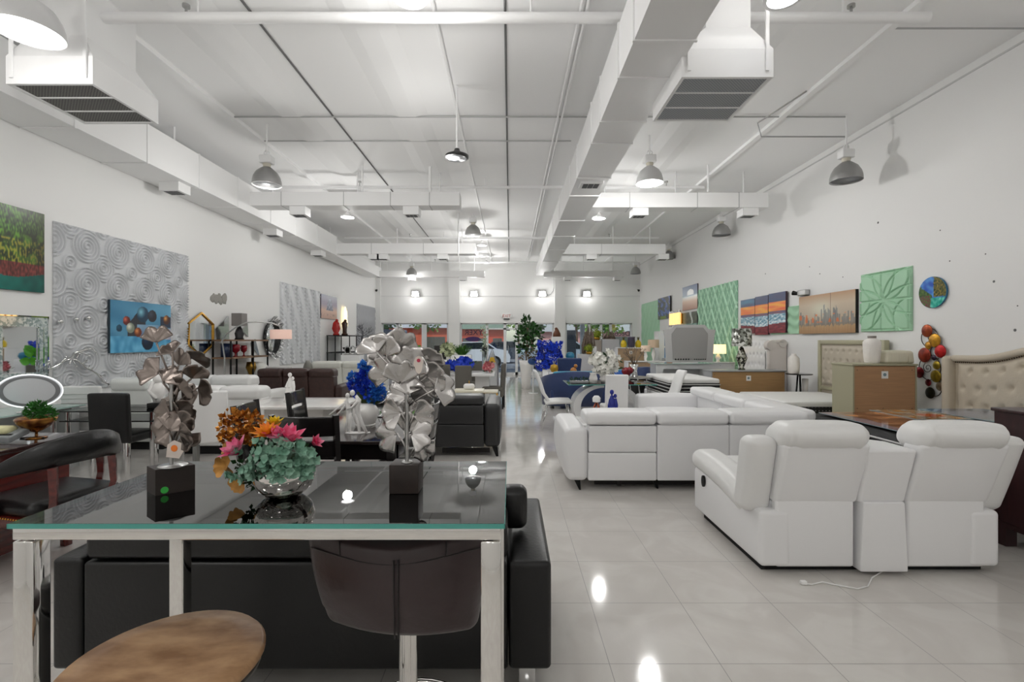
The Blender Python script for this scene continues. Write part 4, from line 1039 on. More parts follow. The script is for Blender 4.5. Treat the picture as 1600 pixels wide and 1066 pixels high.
def arc(cx, cz, R, a0, a1, n=24, spiral=0): return [(cx+(R-spiral*i/n)*math.cos(a0+(a1-a0)*i/n), -.02, cz+(R-spiral*i/n)*math.sin(a0+(a1-a0)*i/n)) for i in range(n+1)]
a_ = rl(1455, 528); wr_.tube(arc(a_[0], a_[1], .125, -.3, 4.2), .005, 6); wr_.tube(arc(a_[0]+.02, a_[1], .06, 0, 9, 40, .05), .004, 6)
a_ = rl(1452, 575); wr_.tube(arc(a_[0], a_[1], .07, 2, 12, 50, .06), .004, 6)
a_ = rl(1455, 575); wr_.tube(arc(a_[0], a_[1], .16, 1.8, 4.6), .005, 6); wr_.tube(arc(a_[0], a_[1], .16, -1.2, 1.0), .005, 6)
a_ = rl(1462, 606); wr_.tube(arc(a_[0], a_[1], .11, -2.6, 2.6), .005, 6)
a_ = rl(1466, 550); wr_.tube(arc(a_[0], a_[1], .09, .5, 5), .005, 6)
wr_.build('wire_scrolls', M('dark_wire', '#2a2420', .4, .7), t)

# ================= RIGHT FURNITURE
def tufted(mb, w_, h_, nx, nz_, depth=.035, top=None):
    def f(u, v):
        x, z = u*w_, v*h_ if top is None else v*(h_+top(u))
        a, b_ = u*nx, v*nz_; d = 0
        for q in (0, .5):
            da = abs((a+q) % 1-.5) if q == 0 else abs((a % 1)-0 if a % 1 < .5 else 1-(a % 1))
        # buttons on a diamond grid
        i = round(b_-.5); off = .5 if i % 2 == 0 else 0
        da = (a-off)-round(a-off); db = b_-.5-i
        dist = math.hypot(da, db); d = math.exp(-(dist/.16)**2)
        diag = abs(abs((a+b_) % 1-.5)-.5)*0
        return (x, -depth*(1-d)*(min(1, 14*min(u, 1-u, v, 1-v))**.5), z)
    mb.grid(f, nx*9, nz_*9); return mb
# big cream headboard at right edge, against the wall
def topc(u): return .14/(1+math.exp(-(u-.45)*12))
t = T('tufted_headboard', 'cream tufted headboard with nailhead trim and curved top at the right edge', 'headboard', (XR-.12, 5.86, 0), -PI/2)
mb = MB(); mb.prism([(.1+1.5*i/30, 1.25+topc(i/30)) for i in range(31)] + [(1.6, .1), (.1, .1)], 0, .1); mb.build('back_panel', CREAM, t)
mb = MB(); tufted(mb, 1.46, 1.2, 8, 6, .05, topc); 
mb.v = [v + Vector((.14, 0, 0)) for v in mb.v]; tp = mb.build('tufted_pad', CREAM, t)
mb = MB(); mb.rb(0, .1, -.1, .1, 0, 1.27, .04); mb.build('wing', CREAM, t)
mb = MB()
for i in range(60): u = i/59; mb.sph((.15+1.45*u, -.045, 1.2+topc(u)), .008, 6)
mb.build('nailhead_trim', M('bronze_nailheads', '#4a3f33', .3, .8), t)
mb = MB(); mb.tube([(.1+1.5*i/30, -.02, 1.245+topc(i/30)) for i in range(31)], .04, 8); mb.build('top_roll', CREAM, t)
# framed tufted headboard
dN = 6.86; dFr = 8.35
t = T('framed_headboard', 'champagne framed tufted headboard behind the chest with plywood back', 'headboard', (XR-.1, dFr, 0), -PI/2)
L = dFr-dN; mb = MB(); z1 = 1.465
for (a, b_, c, d_) in ((0, .07, 0, z1), (L-.07, L, 0, z1), (.07, L-.07, z1-.07, z1), (.07, L-.07, .62, .68)): mb.rb(a, b_, -.02, .06, c, d_, .01, n=1, m=1)
mb.build('frame', TAUPE, t)
mb = MB(); mb.box(.07, L-.07, .01, .04, .2, z1-.07); tufted(mb, L-.2, .66, 9, 4, .035); mb.v = [v + (Vector((.1, 0, .71)) if i >= 8 else Vector((0,0,0))) for i, v in enumerate(mb.v)]; mb.build('tufted_pad', M('champagne_fabric', '#b9b0a0', .5), t)
# its mattress
def mattress(name, label, x0, x1, y0, y1, zb_, zt2, side, n_pipe=2, top=None):
    t = T(name, label, 'mattress', ((x0+x1)/2, (y0+y1)/2, zb_)); w_, d_, h_ = (x1-x0)/2, (y1-y0)/2, zt2-zb_
    mb = MB(); mb.rb(-w_, w_, -d_, d_, 0, h_-.07, .02, n=3); mb.build('side_panel', side, t)
    mb = MB(); mb.rb(-w_, w_, -d_, d_, h_-.09, h_, .035, (0,0,.02), 6); mb.build('top_panel', top or M('white_quilt', '#e6e6e4', .6, bump=.3, bscale=30), t)
    mb = MB()
    for k_ in range(n_pipe):
        z = .02+(h_-(.12 if top is None else .04))*k_/max(1, n_pipe-1); mb.tube([(-w_, -d_, z), (w_, -d_, z), (w_, d_, z), (-w_, d_, z)], .009, 6, True)
    mb.build('piping', M('light_piping', '#dcdcda', .6), t); return t
def dotmat():
    m = bpy.data.materials.new('black_dotted_fabric'); m.use_nodes = True; nt = m.node_tree; N = nt.nodes; L = nt.links; b = N['Principled BSDF']
    tc = N.new('ShaderNodeTexCoord'); v = N.new('ShaderNodeTexVoronoi'); v.inputs['Scale'].default_value = 20; v.inputs['Randomness'].default_value = 0; L.new(tc.outputs['Object'], v.inputs['Vector'])
    cr = N.new('ShaderNodeValToRGB'); L.new(v.outputs['Distance'], cr.inputs[0]); e = cr.color_ramp.elements; e[0].color = (.35, .35, .35, 1); e[0].position = .2; e[1].color = (.006, .006, .007, 1); e[1].position = .32; e[1].position = .3
    L.new(cr.outputs[0], b.inputs['Base Color']); b.inputs['Roughness'].default_value = .6; MATS['dots'] = m; return m
DOTS = dotmat()
S(MB().box(-.66, .66, -.68, .68, 0, .29), 'platform_bed', CHER, 'dark low bed foundation under the white mattress with black dotted side', 'bed base', (4.68, 7.6, 0))
mattress('mattress', 'white topped mattress with black dotted side in front of the small black table', 3.95, 5.36, 6.9, 8.28, .295, .575, DOTS, 1)
# chest with plywood back
def chest(label, x0, x1, y0, y1, z1, side, back, name='chest_of_drawers', paper=True, cat='dresser'):
    t = T(name, label, cat, ((x0+x1)/2, y0, 0)); w_ = (x1-x0)/2; d_ = y1-y0
    mb = MB(); mb.box(-w_, -w_+.02, 0, d_, .0, z1-.025); mb.box(w_-.02, w_, 0, d_, 0, z1-.025); mb.box(-w_+.02, w_-.02, d_-.03, d_, .05, z1-.025); mb.build('carcass', side, t)
    mb = MB(); mb.rb(-w_-.01, w_+.01, -.01, d_+.01, z1-.025, z1, .004, n=1, m=1); mb.build('top', side, t)
    mb = MB(); mb.box(-w_+.02, w_-.02, .006, .012, .04, z1-.03)
    b = mb.build('back_panel', back, t)
    mb = MB()
    for x in (-w_+.06, -w_*.05, w_-.06):
        for z in (.12, z1*.5, z1-.08): mb.cyl((x, .007, z), (x, .003, z), .006, n=6)
    mb.build('screws', M('screw_dark', '#4a3a2c', .5), b)
    if paper: mb = MB(); mb.box(-.04, .045, .003, .007, z1-.19, z1-.095); p_ = mb.build('paper_label', WHITE, b); mb = MB(); mb.cyl((0, .0035, z1-.14), (0, .001, z1-.14), .022, n=10); mb.build('printed_mark', M('slate_print', '#7a9098', .6), b)
    return t
chest('champagne chest with bare tan hardboard back standing behind the reclining loveseat', 4.44, 5.27, 6.2, 6.6, 1.155, TAUPE, BACKB)
# white ribbed vase and tissue cushion on it
def vase(label, x, y, z, prof, mat=CER, name='vase', n=28, sx=1, sy=1, cat='vase', group=None, rings=None):
    o = T(name, label, cat, (x, y, z), 0, group); mb = MB(); mb.lathe(prof, n=n, sx=sx, sy=sy); mb.build('body', mat, o)
    return o
px_ = wx(1365, 6.35)
v_ = vase('tall white ceramic vase with grey rim on the champagne chest', px_, 6.38, 1.156, [(0, 0), (.08, 0), (.085, .02), (.095, .12), (.102, .24), (.1, .285), (.075, .315), (.05, .325), (.046, .34), (.0, .34)], M('ribbed_ceramic', '#efebe6', .35, bump=.5, bscale=50))
mb = MB(); mb.lathe([(.048, .33), (.05, .365), (.042, .365), (.04, .335)], n=24); mb.build('rim', M('grey_rim', '#8e8782', .4), v_)
t = T('tissue_box', 'cream striped soft box beside the tall white vase on the chest', 'box', (wx(1405, 6.3), 6.38, 1.156))
mb = MB(); mb.rb(-.19, .2, -.1, .1, 0, .165, .03, (0, .01, .01), 8, fn=lambda p: (p.x*(1-.12*p.z/.17), p.y, p.z)); mb.build('body', M('cream_stripes', '#dfdac6', .5, bump=.5, bscale=14, stretch=(6,1,.5)), t)
mb = MB(); mb.tube([(.1, -.1, .0), (.1, -.108, .08), (.1, -.09, .15)], .006, 6); mb.build('seam', M('pearl_seam', '#cfc8b0', .4), t)
S(MB().box(-.09, .09, -.13, .13, 0, .5), 'low_nightstand', M('beige_laminate', '#bdb2a2', .5), 'low beige nightstand beside the right side of the champagne chest', 'nightstand', (5.37, 6.35, 0))

# bed with art prints
S(MB().box(-.93, .93, -.84, .84, 0, .28), 'platform_bed', BLK, 'black bed base below the mattress that carries the acrylic prints', 'bed base', (4.3, 4.5, 0))
mattress('mattress', 'black mattress with white piping carrying large acrylic prints behind the loveseat', 3.14, 5.3, 3.62, 5.37, .285, .645, M('black_knit', '#17171a', .7, bump=.3, bscale=60), 3, M('black_knit', '#17171a', .7, bump=.3, bscale=60))
def flatart(label, x0, x1, y0, y1, z, fn, nu=80, nv=60, name='acrylic_print'):
    t = T(name, label, 'picture', (x0, y0, z)); mb = MB(); mb.box(0, x1-x0, 0, y1-y0, 0, .006); mb.build('acrylic_sheet', M('acrylic_edge', '#9fb0b4', .1), t)
    paint('printed_face', x1-x0, y1-y0, fn, t, TR(0, 0, .0075) @ RX(-PI/2) @ Matrix.Scale(1, 4), nu, nv, .08)
    return t
def flame(u, v):
    v = -v; c = mix(C_('#4a2418'), C_('#e09a60'), .45+1.1*nz(u*4+v*2, v*9, 2)+.3*nz(u*14, v*20))
    return mix(c, C_('#8a8296'), .9 if u < .12+.1*nz(v*4, 1) else 0)
def paint_flat(label, x0, x1, y0, y1, z, fn):
    t = T('acrylic_print', label, 'picture', (x0, y0, z)); w_, h_ = x1-x0, y1-y0
    mb = MB(); mb.box(0, w_, 0, h_, 0, .006); mb.build('acrylic_sheet', M('acrylic_edge', '#9fb0b4', .1), t)
    M_ = Matrix(((1,0,0,0),(0,0,1,0),(0,-1,0,.0075),(0,0,0,1)))
    paint('printed_face', w_, h_, fn, t, M_, 80, 60, .06)
paint_flat('acrylic print with orange and brown swirls lying on the black mattress', 3.35, 4.5, 3.85, 5.2, .672, flame)
def fruit(u, v):
    c = mix(C_('#8a857a'), C_('#c9c4b4'), .5+nz(u*8, v*8))
    if nz(u*7, v*7, 4) > .05: c = mix(C_('#d98a1c'), C_('#8a5a10'), .5+nz(u*20, v*20))
    if math.hypot(u-.5, v-.4) < .18: c = mix(C_('#c9301c'), C_('#e0903a'), .5+nz(u*18, v*18))
    return c
paint_flat('acrylic print of yellow and red flowers at the back of the mattress', 4.0, 4.68, 4.7, 5.33, .680, fruit)
def lake(u, v):
    c = ramp(v, [(0, C_('#3f7f94')), (.45, C_('#7fb8c4')), (.6, C_('#6a7f94')), (.8, C_('#8f93a8')), (1, C_('#7f9fb4'))])
    return mix(c, C_('#3a3f55'), .7 if nz(u*5, v*8, 6) > .2 and v > .5 else 0)
paint_flat('acrylic print of a blue lake and mountains lying by the cream headboard', 4.55, 5.28, 3.75, 5.34, .690, lake)
# cherry cabinet
t = T('cherry_cabinet', 'dark cherry wood cabinet with cut-out feet cropped by the right edge', 'cabinet', (3.75, 3.05, 0))
mb = MB(); mb.box(-.24, .24, -.42, .42, .13, .95)
for y in (-.42, .34):
    for x in (-.24, .16): mb.box(x, x+.08, y, y+.08, 0, .13)
mb.build('carcass', CHER, t); mb = MB(); mb.rb(-.255, .255, -.435, .435, .95, .975, .005, n=1, m=1); mb.build('top', CHER, t)
mb = MB(); mb.prism([(-.42, .13), (-.34, .0+.12), (-.3, .13), (-.28, .15), (.28, .15), (.3, .13), (.42, .13), (.42, .17), (-.42, .17)], -.245, -.24, axis='x'); mb.build('apron', CHER, t)

# small black table, vase, floor vase
t = T('side_table', 'small round black table with angled legs near the right wall', 'side table', (5.12, 8.48, 0))
mb = MB(); mb.cyl((0,0,.855), (0,0,.872), .21, n=28); mb.build('table_top', ESPR, t)
for a in (0.6, 2.7, 4.8): mb = MB(); mb.tube([(.02*math.cos(a), .02*math.sin(a), .86), (.05*math.cos(a), .05*math.sin(a), .45), (.2*math.cos(a), .2*math.sin(a), 0)], .014, 6); mb.build('leg', BLACKM, t)
vase('white jug vase standing on the small round black table', 5.0, 8.44, .873, [(0,0), (.075,0), (.09,.02), (.095,.15), (.09,.27), (.06,.31), (.035,.33), (.04, .35), (0,.35)], M('ribbed_ceramic', '#efebe6', .35))
vase('white slim floor vase under the small black table', 5.24, 8.5, 0, [(0,0), (.1,0), (.07,.2), (.045,.55), (.05,.78), (0,.78)], CER)
# dresser with mosaic lamp
chest('grey dresser with long oak coloured hardboard back carrying the mosaic lamp', 3.68, 5.04, 8.75, 9.12, .91, GREYL, BACKB2, 'dresser')
def mosaic(name, c1, c2, c3, sc=28):
    m = bpy.data.materials.new(name); m.use_nodes = True; nt = m.node_tree; N = nt.nodes; L = nt.links; b = N['Principled BSDF']
    tc = N.new('ShaderNodeTexCoord'); v = N.new('ShaderNodeTexVoronoi'); v.inputs['Scale'].default_value = sc; L.new(tc.outputs['Object'], v.inputs['Vector'])
    cr = N.new('ShaderNodeValToRGB'); sp = N.new('ShaderNodeSeparateColor'); L.new(v.outputs['Color'], sp.inputs[0]); L.new(sp.outputs[0], cr.inputs[0]); cr.color_ramp.interpolation = 'CONSTANT'
    e = cr.color_ramp.elements; e[0].color = (*lin(c1), 1); e[1].position = .6; e[1].color = (*lin(c2), 1); x = e.new(.35); x.color = (*lin(c3), 1)
    L.new(cr.outputs[0], b.inputs['Base Color']); b.inputs['Roughness'].default_value = .2; b.inputs['Metallic'].default_value = .4; return m
MOS = mosaic('mosaic_chips', '#2a2a26', '#b4b3a8', '#6d6f5e')
def table_lamp(label, x, y, z, bh, br, sw, sh, bmat, smat, basepr=None, cube=False, lit=0):
    o = T('table_lamp', label, 'lamp', (x, y, z))
    mb = MB(); pr = basepr or [(0,0), (br*.6,0), (br*.6,.02), (br*.35,.04), (br,bh*.5), (br*.35,bh*.92), (.012,bh), (0,bh)]
    mb.lathe(pr, n=20); mb.build('lamp_base', bmat, o)
    mb = MB(); mb.cyl((0,0,bh-.01), (0,0,bh+sh*.9), .006, n=6); mb.build('stem', BLACKM, o)
    mb = MB()
    if cube:
        for (a, b_, c, d_) in ((-1,1,-1,-.98),(-1,1,.98,1),(-1,-.98,-1,1),(.98,1,-1,1)): mb.box(a*sw/2, b_*sw/2, c*sw/2, d_*sw/2, bh, bh+sh)
    else: mb.lathe([(sw/2, bh), (sw/2*.97, bh+sh), (sw/2*.96, bh+sh), (sw/2*.985, bh), (sw/2, bh)], n=28, cap=False)
    mb.build('lamp_shade', smat, o); return o
table_lamp('table lamp with diamond shaped mosaic base and mirrored mosaic shade', wx(1158, 8.95), 8.93, .911, .44, .1, .35, .33, MOS, mosaic('mosaic_shade', '#4a4a42', '#c8cac4', '#8d9088', 22))
# wing headboard
t = T('wing_headboard', 'white button tufted headboard with curved top and scrolled side wing', 'headboard', (XR-.1, 11.25, 0), -PI/2)
tp_ = lambda u: .12*math.sin(PI*min(1, u*1.05)*.5+.0)*0+.13*math.sin(PI*u)
mb = MB(); mb.prism([(1.7*i/24, 1.36+tp_(i/24)) for i in range(25)] + [(1.7, 0), (0, 0)], 0, .09); mb.build('back_panel', WLEA, t)
mb = MB(); tufted(mb, 1.7, 1.34, 11, 7, .05, tp_); mb.build('tufted_pad', WLEA, t)
mb = MB(); mb.rb(1.7, 1.8, -.27, .09, 0, 1.42, .03, (.01,0,0), 5); mb.build('wing', M('warm_white_leather', '#d9d2cc', .4), t)
mb = MB(); mb.cyl((1.69, -.22, 1.36), (1.82, -.22, 1.36), .1, n=20); mb.cyl((1.69, .0, 1.4), (1.82, .0, 1.4), .08, n=20); mb.rb(1.7, 1.82, -.22, .06, 1.38, 1.47, .04); mb.build('scroll', MATS['warm_white_leather'], t)
mb = MB(); mb.tube([(1.69, -.28, .1+.1*i) for i in range(13)], .01, 6); mb.build('piping', STEEL, t)
# vanity with big mirror back
t = T('vanity_mirror', 'large grey mirror seen from behind with clipped corners on the vanity', 'mirror', (wx(1081, 10), 10.12, 1.0))
w_ = .49
mb = MB(); mb.prism([(-w_, 0), (w_, 0), (w_*1.05, .5), (w_*1.12, .68), (w_*.8, .7), (w_*.65, .79), (-w_*.65, .79), (-w_*.8, .7), (-w_*1.12, .68), (-w_*1.05, .5)], 0, .05); mb.build('frame', M('silver_frame', '#c4c4c4', .35, .3), t)
mb = MB(); mb.prism([(-w_*.72, .05), (w_*.72, .05), (w_*.78, .5), (w_*.78, .6), (w_*.58, .73), (-w_*.58, .73), (-w_*.78, .6), (-w_*.78, .5)], -.008, 0); bp_ = mb.build('back_board', M('grey_board', '#9b9a98', .6), t)
mb = MB(); 
for k_ in range(6): mb.sph((-.3+k_*.055, -.012, .06), .018, 6); mb.sph((.1+k_*.045, -.012, .06), .014, 6)
mb.build('fixing_slots', BLK, bp_)
t = T('vanity_table', 'pale grey mirrored vanity table under the large grey mirror back', 'vanity', (wx(1072, 10), 10.02, 0))
mb = MB(); mb.box(-.62, .55, 0, .42, .86, .96); mb.box(-.62, -.47, 0, .42, 0, .86); mb.box(.4, .55, 0, .42, 0, .86); mb.box(-.47, .4, .3, .33, .5, .86); mb.build('body', M('mirror_lacquer', '#cfd2d3', .15, .2), t)
mb = MB(); mb.box(-.66, .6, -.03, .45, .965, .98); mb.build('glass_top', M('frosted_teal_glass', '#b4c9c2', .08), t)
table_lamp('lamp with glowing cream shade behind the mosaic lamp', wx(1122, 11.6), 11.6, .94, .2, .07, .36, .22, CER, M('lit_cream_shade', '#f6e8c4', .6, emit='#ffe0a0', estr=.9))
chest('mirrored nightstand carrying the glowing cream lamp', 4.7, 5.35, 11.4, 11.8, .94, M('mirror_lacquer', '#cfd2d3', .15, .2), M('mirror_lacquer', '#cfd2d3', .15, .2), 'nightstand', False, 'nightstand')
# plush mattress stack
S(MB().rb(-.47, .47, -.7, .7, 0, .5, .03), 'platform_bed', WLEA, 'white upholstered bed base under the black and white mattress behind the sectional', 'bed base', (3.16, 8.92, 0))
mattress('mattress', 'thick black mattress with white bands and top on a white base behind the sectional', 2.72, 3.6, 8.2, 9.6, .505, .80, M('black_knit', '#17171a', .7), 4)
# far right cluster
chest('tall white chest with tan back carrying two yellow pineapples', 3.02, 3.8, 13.5, 13.9, 1.26, WLAC, M('tan_back', '#a58a6c', .6), paper=True)
chest('low white dresser with tan back in front of the pineapple chest', 3.0, 3.95, 12.2, 12.6, .93, WLAC, M('tan_back', '#a58a6c', .6), 'dresser', False)
def pineapple(label, x, y, z, h, m1, name='pineapple_figurine'):
    o = T(name, label, 'figurine', (x, y, z)); mb = MB(); mb.lathe([(0,0),(h*.24,0),(h*.3,h*.25),(h*.26,h*.5),(h*.12,h*.68),(0,h*.7)], n=14); mb.build('fruit', m1, o)
    mb = MB()
    for i in range(7): a = i*.9; mb.cyl((0,0,h*.62), (math.cos(a)*h*.12, math.sin(a)*h*.12, h), h*.05, .002, 5)
    mb.build('leaf_crown', M('bronze_green', '#5a5520', .4), o); return o
YEL = M('glossy_yellow', '#d3b51e', .3)
pineapple('yellow pineapple figurine, left one on the tall white chest', wx(975, 13.6), 13.65, 1.261, .3, YEL)
pineapple('yellow pineapple figurine, right one on the tall white chest', wx(998, 13.6), 13.65, 1.261, .3, YEL)
vase('dark purple vase between the two yellow pineapples', wx(987, 13.6), 13.65, 1.261, [(0,0),(.09,0),(.11,.12),(.1,.26),(.12,.3),(0,.28)], M('purple_glaze', '#4a4458', .3))
table_lamp('lamp with tan drum shade right of the pineapple chest', wx(1021, 13), 13.0, .9, .36, .06, .3, .22, CER, M('tan_shade', '#cdb49a', .7))
table_lamp('small lamp with peach shade in front of the tan shaded lamp', wx(1009, 12.4), 12.4, .93, .24, .05, .25, .16, CER, M('peach_shade', '#efd6c0', .7))
S(MB().rb(-.22, .22, -.2, .2, 0, .9, .01, n=1, m=1), 'display_pedestal', WLAC, 'white pedestal under the tan shaded lamp', 'pedestal', (wx(1021, 13), 13.0, 0))
t = T('display_cabinet', 'tall white display cabinet left of the large grey mirror back', 'cabinet', (wx(1037, 13.6), 13.6, 0))
mb = MB(); mb.box(-.15, .13, 0, .4, 0, 1.72); mb.build('body', WLAC, t); mb = MB(); mb.box(.02, .12, -.01, 0, .85, 1.25); mb.box(.02, .12, -.01, 0, 1.3, 1.66); mb.build('glass_door', M('blue_glass', '#5c86b4', .1), t)
vase('orange banded vase beside the white display cabinet', wx(1046, 13), 13.0, .98, [(0,0),(.05,0),(.08,.12),(.07,.3),(.04,.4),(0,.4)], M('terracotta', '#c98a6a', .4))
S(MB().rb(-.2, .2, -.18, .18, 0, .978, .01, n=1, m=1), 'display_pedestal', GREYL, 'grey pedestal under the orange banded vase', 'pedestal', (wx(1049, 13), 13.0, 0))
t = T('display_cabinet', 'tall pale grey cabinet seen from behind near the far right window', 'cabinet', (wx(954, 15.2), 15.2, 0))
mb = MB(); mb.box(-.27, .27, 0, .4, 0, 1.5); mb.build('body', M('pale_grey_board', '#bcbcbf', .5), t)
mb = MB(); mb.box(-.5, -.29, 0, .4, 0, 1.47); mb.build('side_unit', M('taupe_side', '#a49a92', .5), t)
DRIFT = M('driftwood', '#7a6b5e', .7, var=.4, vscale=20, bump=.5, bscale=30)
def drift(label, x, y, z, w_, h_, seed):
    rn = random.Random(seed); o = T('driftwood_sculpture', label, 'sculpture', (x, y, z)); mb = MB(); mb.lathe([(0,0),(w_*.4,0),(w_*.4,.03),(0,.03)], n=16); mb.build('base', DRIFT, o)
    mb = MB()
    for i in range(16):
        x0_ = rn.uniform(-w_*.35, w_*.35); hh = h_*(1-abs(x0_)/w_)*rn.uniform(.6, 1); mb.tube([(x0_, rn.uniform(-.05,.05), .02), (x0_*.9+rn.uniform(-.03,.03), 0, hh*.5), (x0_*.6+rn.uniform(-.03,.03), 0, hh)], [.03, .022, .008], 6)
    mb.build('branches', DRIFT, o); return o
drift('brown driftwood sculpture standing tallest before the far right window', wx(921, 14.6), 14.6, 1.28, .45, .75, 1)
drift('low woven driftwood piece on the tall grey cabinet', wx(952, 15.4), 15.4, 1.501, .5, .36, 2)
drift('slim driftwood column left of the tallest driftwood sculpture', wx(913, 14.6), 14.62, 1.05, .14, .8, 3)
S(MB().rb(-.3, .3, -.25, .25, 0, 1.04, .01, n=1, m=1), 'display_pedestal', M('pale_grey_board', '#bcbcbf', .5), 'grey pedestal under the driftwood sculptures', 'pedestal', (wx(919, 14.6), 14.65, 0))
S(MB().box(-.15, .15, -.15, .15, 0, .235), 'display_block', WLAC, 'small white block lifting the tallest driftwood sculpture', 'pedestal', (wx(922, 14.6)+.02, 14.6, 1.041))
def ballplant(label, x, y, z, r):
    o = T('ball_plant', label, 'plant', (x, y, z)); mb = MB(); mb.lathe([(0,0),(r*.5,0),(r*.7,r*.5),(r*.6,r*.5),(0,.02)], n=14); mb.build('pot', GOLD, o)
    mb = MB(); mb.sph((0,0,r*1.1), r*.75, 10); leaf_cloud(mb, (0,0,r*1.1), r, 160, r*.3, .8); mb.build('foliage', M('olive_moss', '#8a9a1e', .6, var=.4, vscale=20), o)
ballplant('yellow green ball plant beside the woven driftwood piece', wx(933, 15.3), 15.3, 1.475, .16)
ballplant('green ball plant at the foot of the driftwood sculptures', wx(921, 14.4), 14.45, 1.041, .15)
# ================= CENTRE
# glass dining table with curved pedestals
t = T('dining_table', 'glass topped dining table on two curved white pedestals behind the white sectional', 'table', (1.65, 8.0, 0))
mb = MB(); mb.box(-.72, .68, -.42, .42, .748, .76); mb.build('glass_top', TGLASS, t)
mb = MB(); mb.box(-.721, .681, -.424, -.42, .748, .76); mb.box(-.724, -.72, -.424, .42, .748, .76); mb.build('glass_edge', MATS['teal_glass_edge'], t)
for sg, cx_ in ((-1, -.12), (1, -.02)):
    mb = MB(); n = 20; V = []
    for i in range(n+1):
        a = PI/2 + sg*(-1)*PI*i/n*-1 if False else (PI/2 + PI*i/n if sg < 0 else PI/2 - PI*i/n)
        for rr in (1, .76):
            for y in (-.22, .22): V.append((cx_+.5*rr*math.cos(a), y, .373+.373*rr*math.sin(a)*(1 if rr == 1 else 1.12)))
    Fc = []
    for i in range(n):
        a, b_ = i*4, (i+1)*4; Fc += [(a, b_, b_+1, a+1), (a+2, a+3, b_+3, b_+2), (a, a+2, b_+2, b_), (a+1, b_+1, b_+3, a+3)]
    Fc += [(0,1,3,2), (n*4, n*4+2, n*4+3, n*4+1)]
    mb.add(V, Fc, False); mb.build('curved_pedestal', WLAC, t)
def scurve_chair(label, loc, rz, group='white dining chairs around the glass table'):
    # faces +x: back at -x
    t = T('dining_chair', label, 'chair', loc, rz, group)
    def fn(p): # cushion bending
        return p
    mb = MB(); mb.rb(-.2, .24, -.21, .21, .41, .47, .03, (0,0,.008), 6, fn=lambda p: (p.x, p.y*(1-.08*max(0,p.x)), p.z + .02*math.sin((p.x+.2)*5))); mb.build('seat', WLEA, t)
    mb = MB(); mb.rb(-.25, -.19, -.2, .2, .42, .97, .028, (0,0,0), 7, fn=lambda p: (p.x - .12*((p.z-.42)/.55)**2*1.2 + .09*math.exp(-((p.z-.45)/.1)**2), p.y*(1-.1*((p.z-.42)/.55)), p.z)); mb.build('backrest', WLEA, t)
    for sy in (-1, 1):
        for x0_, x1_ in ((.17, .23), (-.16, -.26)):
            mb = MB(); mb.tube([(x0_, sy*.16, .41), ((x0_+x1_)/2, sy*.18, .2), (x1_, sy*.2, 0)], .011, 6); mb.build('leg', CHROME, t)
    return t
scurve_chair('white dining chair in profile left of the glass table, facing right', (.77, 7.95, 0), 0)
scurve_chair('white dining chair in profile right of the glass table, facing left', (2.5, 7.95, 0), PI)
def back_chair(label, loc, rz, m, w_=.42, zt_=.95, zs=.46, legm=None, group=None, name='dining_chair', zb=.38, lean=.1, ribs=0, legw=.016):
    # faces +y: back plane at y=0
    t = T(name, label, 'chair', loc, rz, group); lm = legm or CHROME
    mb = MB(); mb.rb(-w_/2, w_/2, -.03, .03, zb, zt_, .022, (0,.006,.0), 5, fn=lambda p: (p.x, p.y - lean*(p.z-zs)+.03*math.cos(p.x/w_*PI), p.z)); bk = mb.build('backrest', m, t)
    if ribs:
        mb = MB()
        for i in range(ribs):
            z = zs+.04+(zt_-zs-.08)*i/ribs; mb.tube([(-w_/2+.01, -.036-lean*(z-zs), z), (0, -.006-lean*(z-zs), z), (w_/2-.01, -.036-lean*(z-zs), z)], .004, 6)
        mb.build('channel_seams', M('seam_shadow', '#c9c9c6', .5), bk)
    mb = MB(); mb.rb(-w_/2, w_/2, .0, .44, zs-.08, zs+.01, .03, (0,0,.01), 5); mb.build('seat', m, t)
    for x in (-w_/2+.03, w_/2-.03):
        for y in (.0, .4): mb = MB(); mb.rb(x-legw, x+legw, y-legw, y+legw, 0, zs-.07, .004, n=1, m=1); mb.build('leg', lm, t)
    return t
back_chair('white high backed chair with its back to the camera in front of the glass table', (wx(963, 7.15), 7.15, 0), 0, WLEA, .34, .95, group=None)
# orchids
def bouquet(label, x, y, z, mat, rx, rz, n, size, vmat=None, vh=.2, vr=.05, name='flower_vase', seed=1, green=True, ry=None, flat=.8):
    rn = random.Random(seed); t = T(name, label, 'flower vase', (x, y, z))
    mb = MB(); mb.lathe([(0,0),(vr*.7,0),(vr,vh*.5),(vr*.6,vh*.9),(vr*.75,vh),(vr*.5,vh*.95),(0,vh*.3)], n=18); mb.build('vase', vmat or CER, t)
    st = MB(); fl = MB(); gl = MB(); zc_ = vh + rz
    for i in range(n):
        a = rn.uniform(0, 2*PI); q = math.sqrt(rn.random()); px_ = math.cos(a)*rx*q; pz = zc_ + math.sin(a)*rz*q; py_ = rn.uniform(-1,1)*(ry or rx*.6)*math.sqrt(max(0,1-q*q))
        if i % 9 == 0: st.tube([(0,0,vh*.8), (px_*.4, py_*.4, (vh+pz)*.6), (px_, py_, pz)], .006, 5)
        c = Vector((px_, py_, pz)); nd = Vector((px_*.8+rn.uniform(-.1,.1), -.25+py_, rn.uniform(-.1,.2))).normalized()
        for k_ in range(5):
            tv = Matrix.Rotation(k_*1.257+i, 3, nd) @ nd.orthogonal().normalized(); petal(fl, c, tv+nd*.3, nd, size, size*.42, .1, 2)
        if i % 5 == 0: leaf_cloud(gl, c+Vector((0,.03,-.02)), size, 4, size*1.6, .4, rn)
    st.build('stems', GREEND, t); fl.build('blossoms', mat, t)
    if green: gl.build('leaves', GREEND, t)
    return t
petal_ = petal
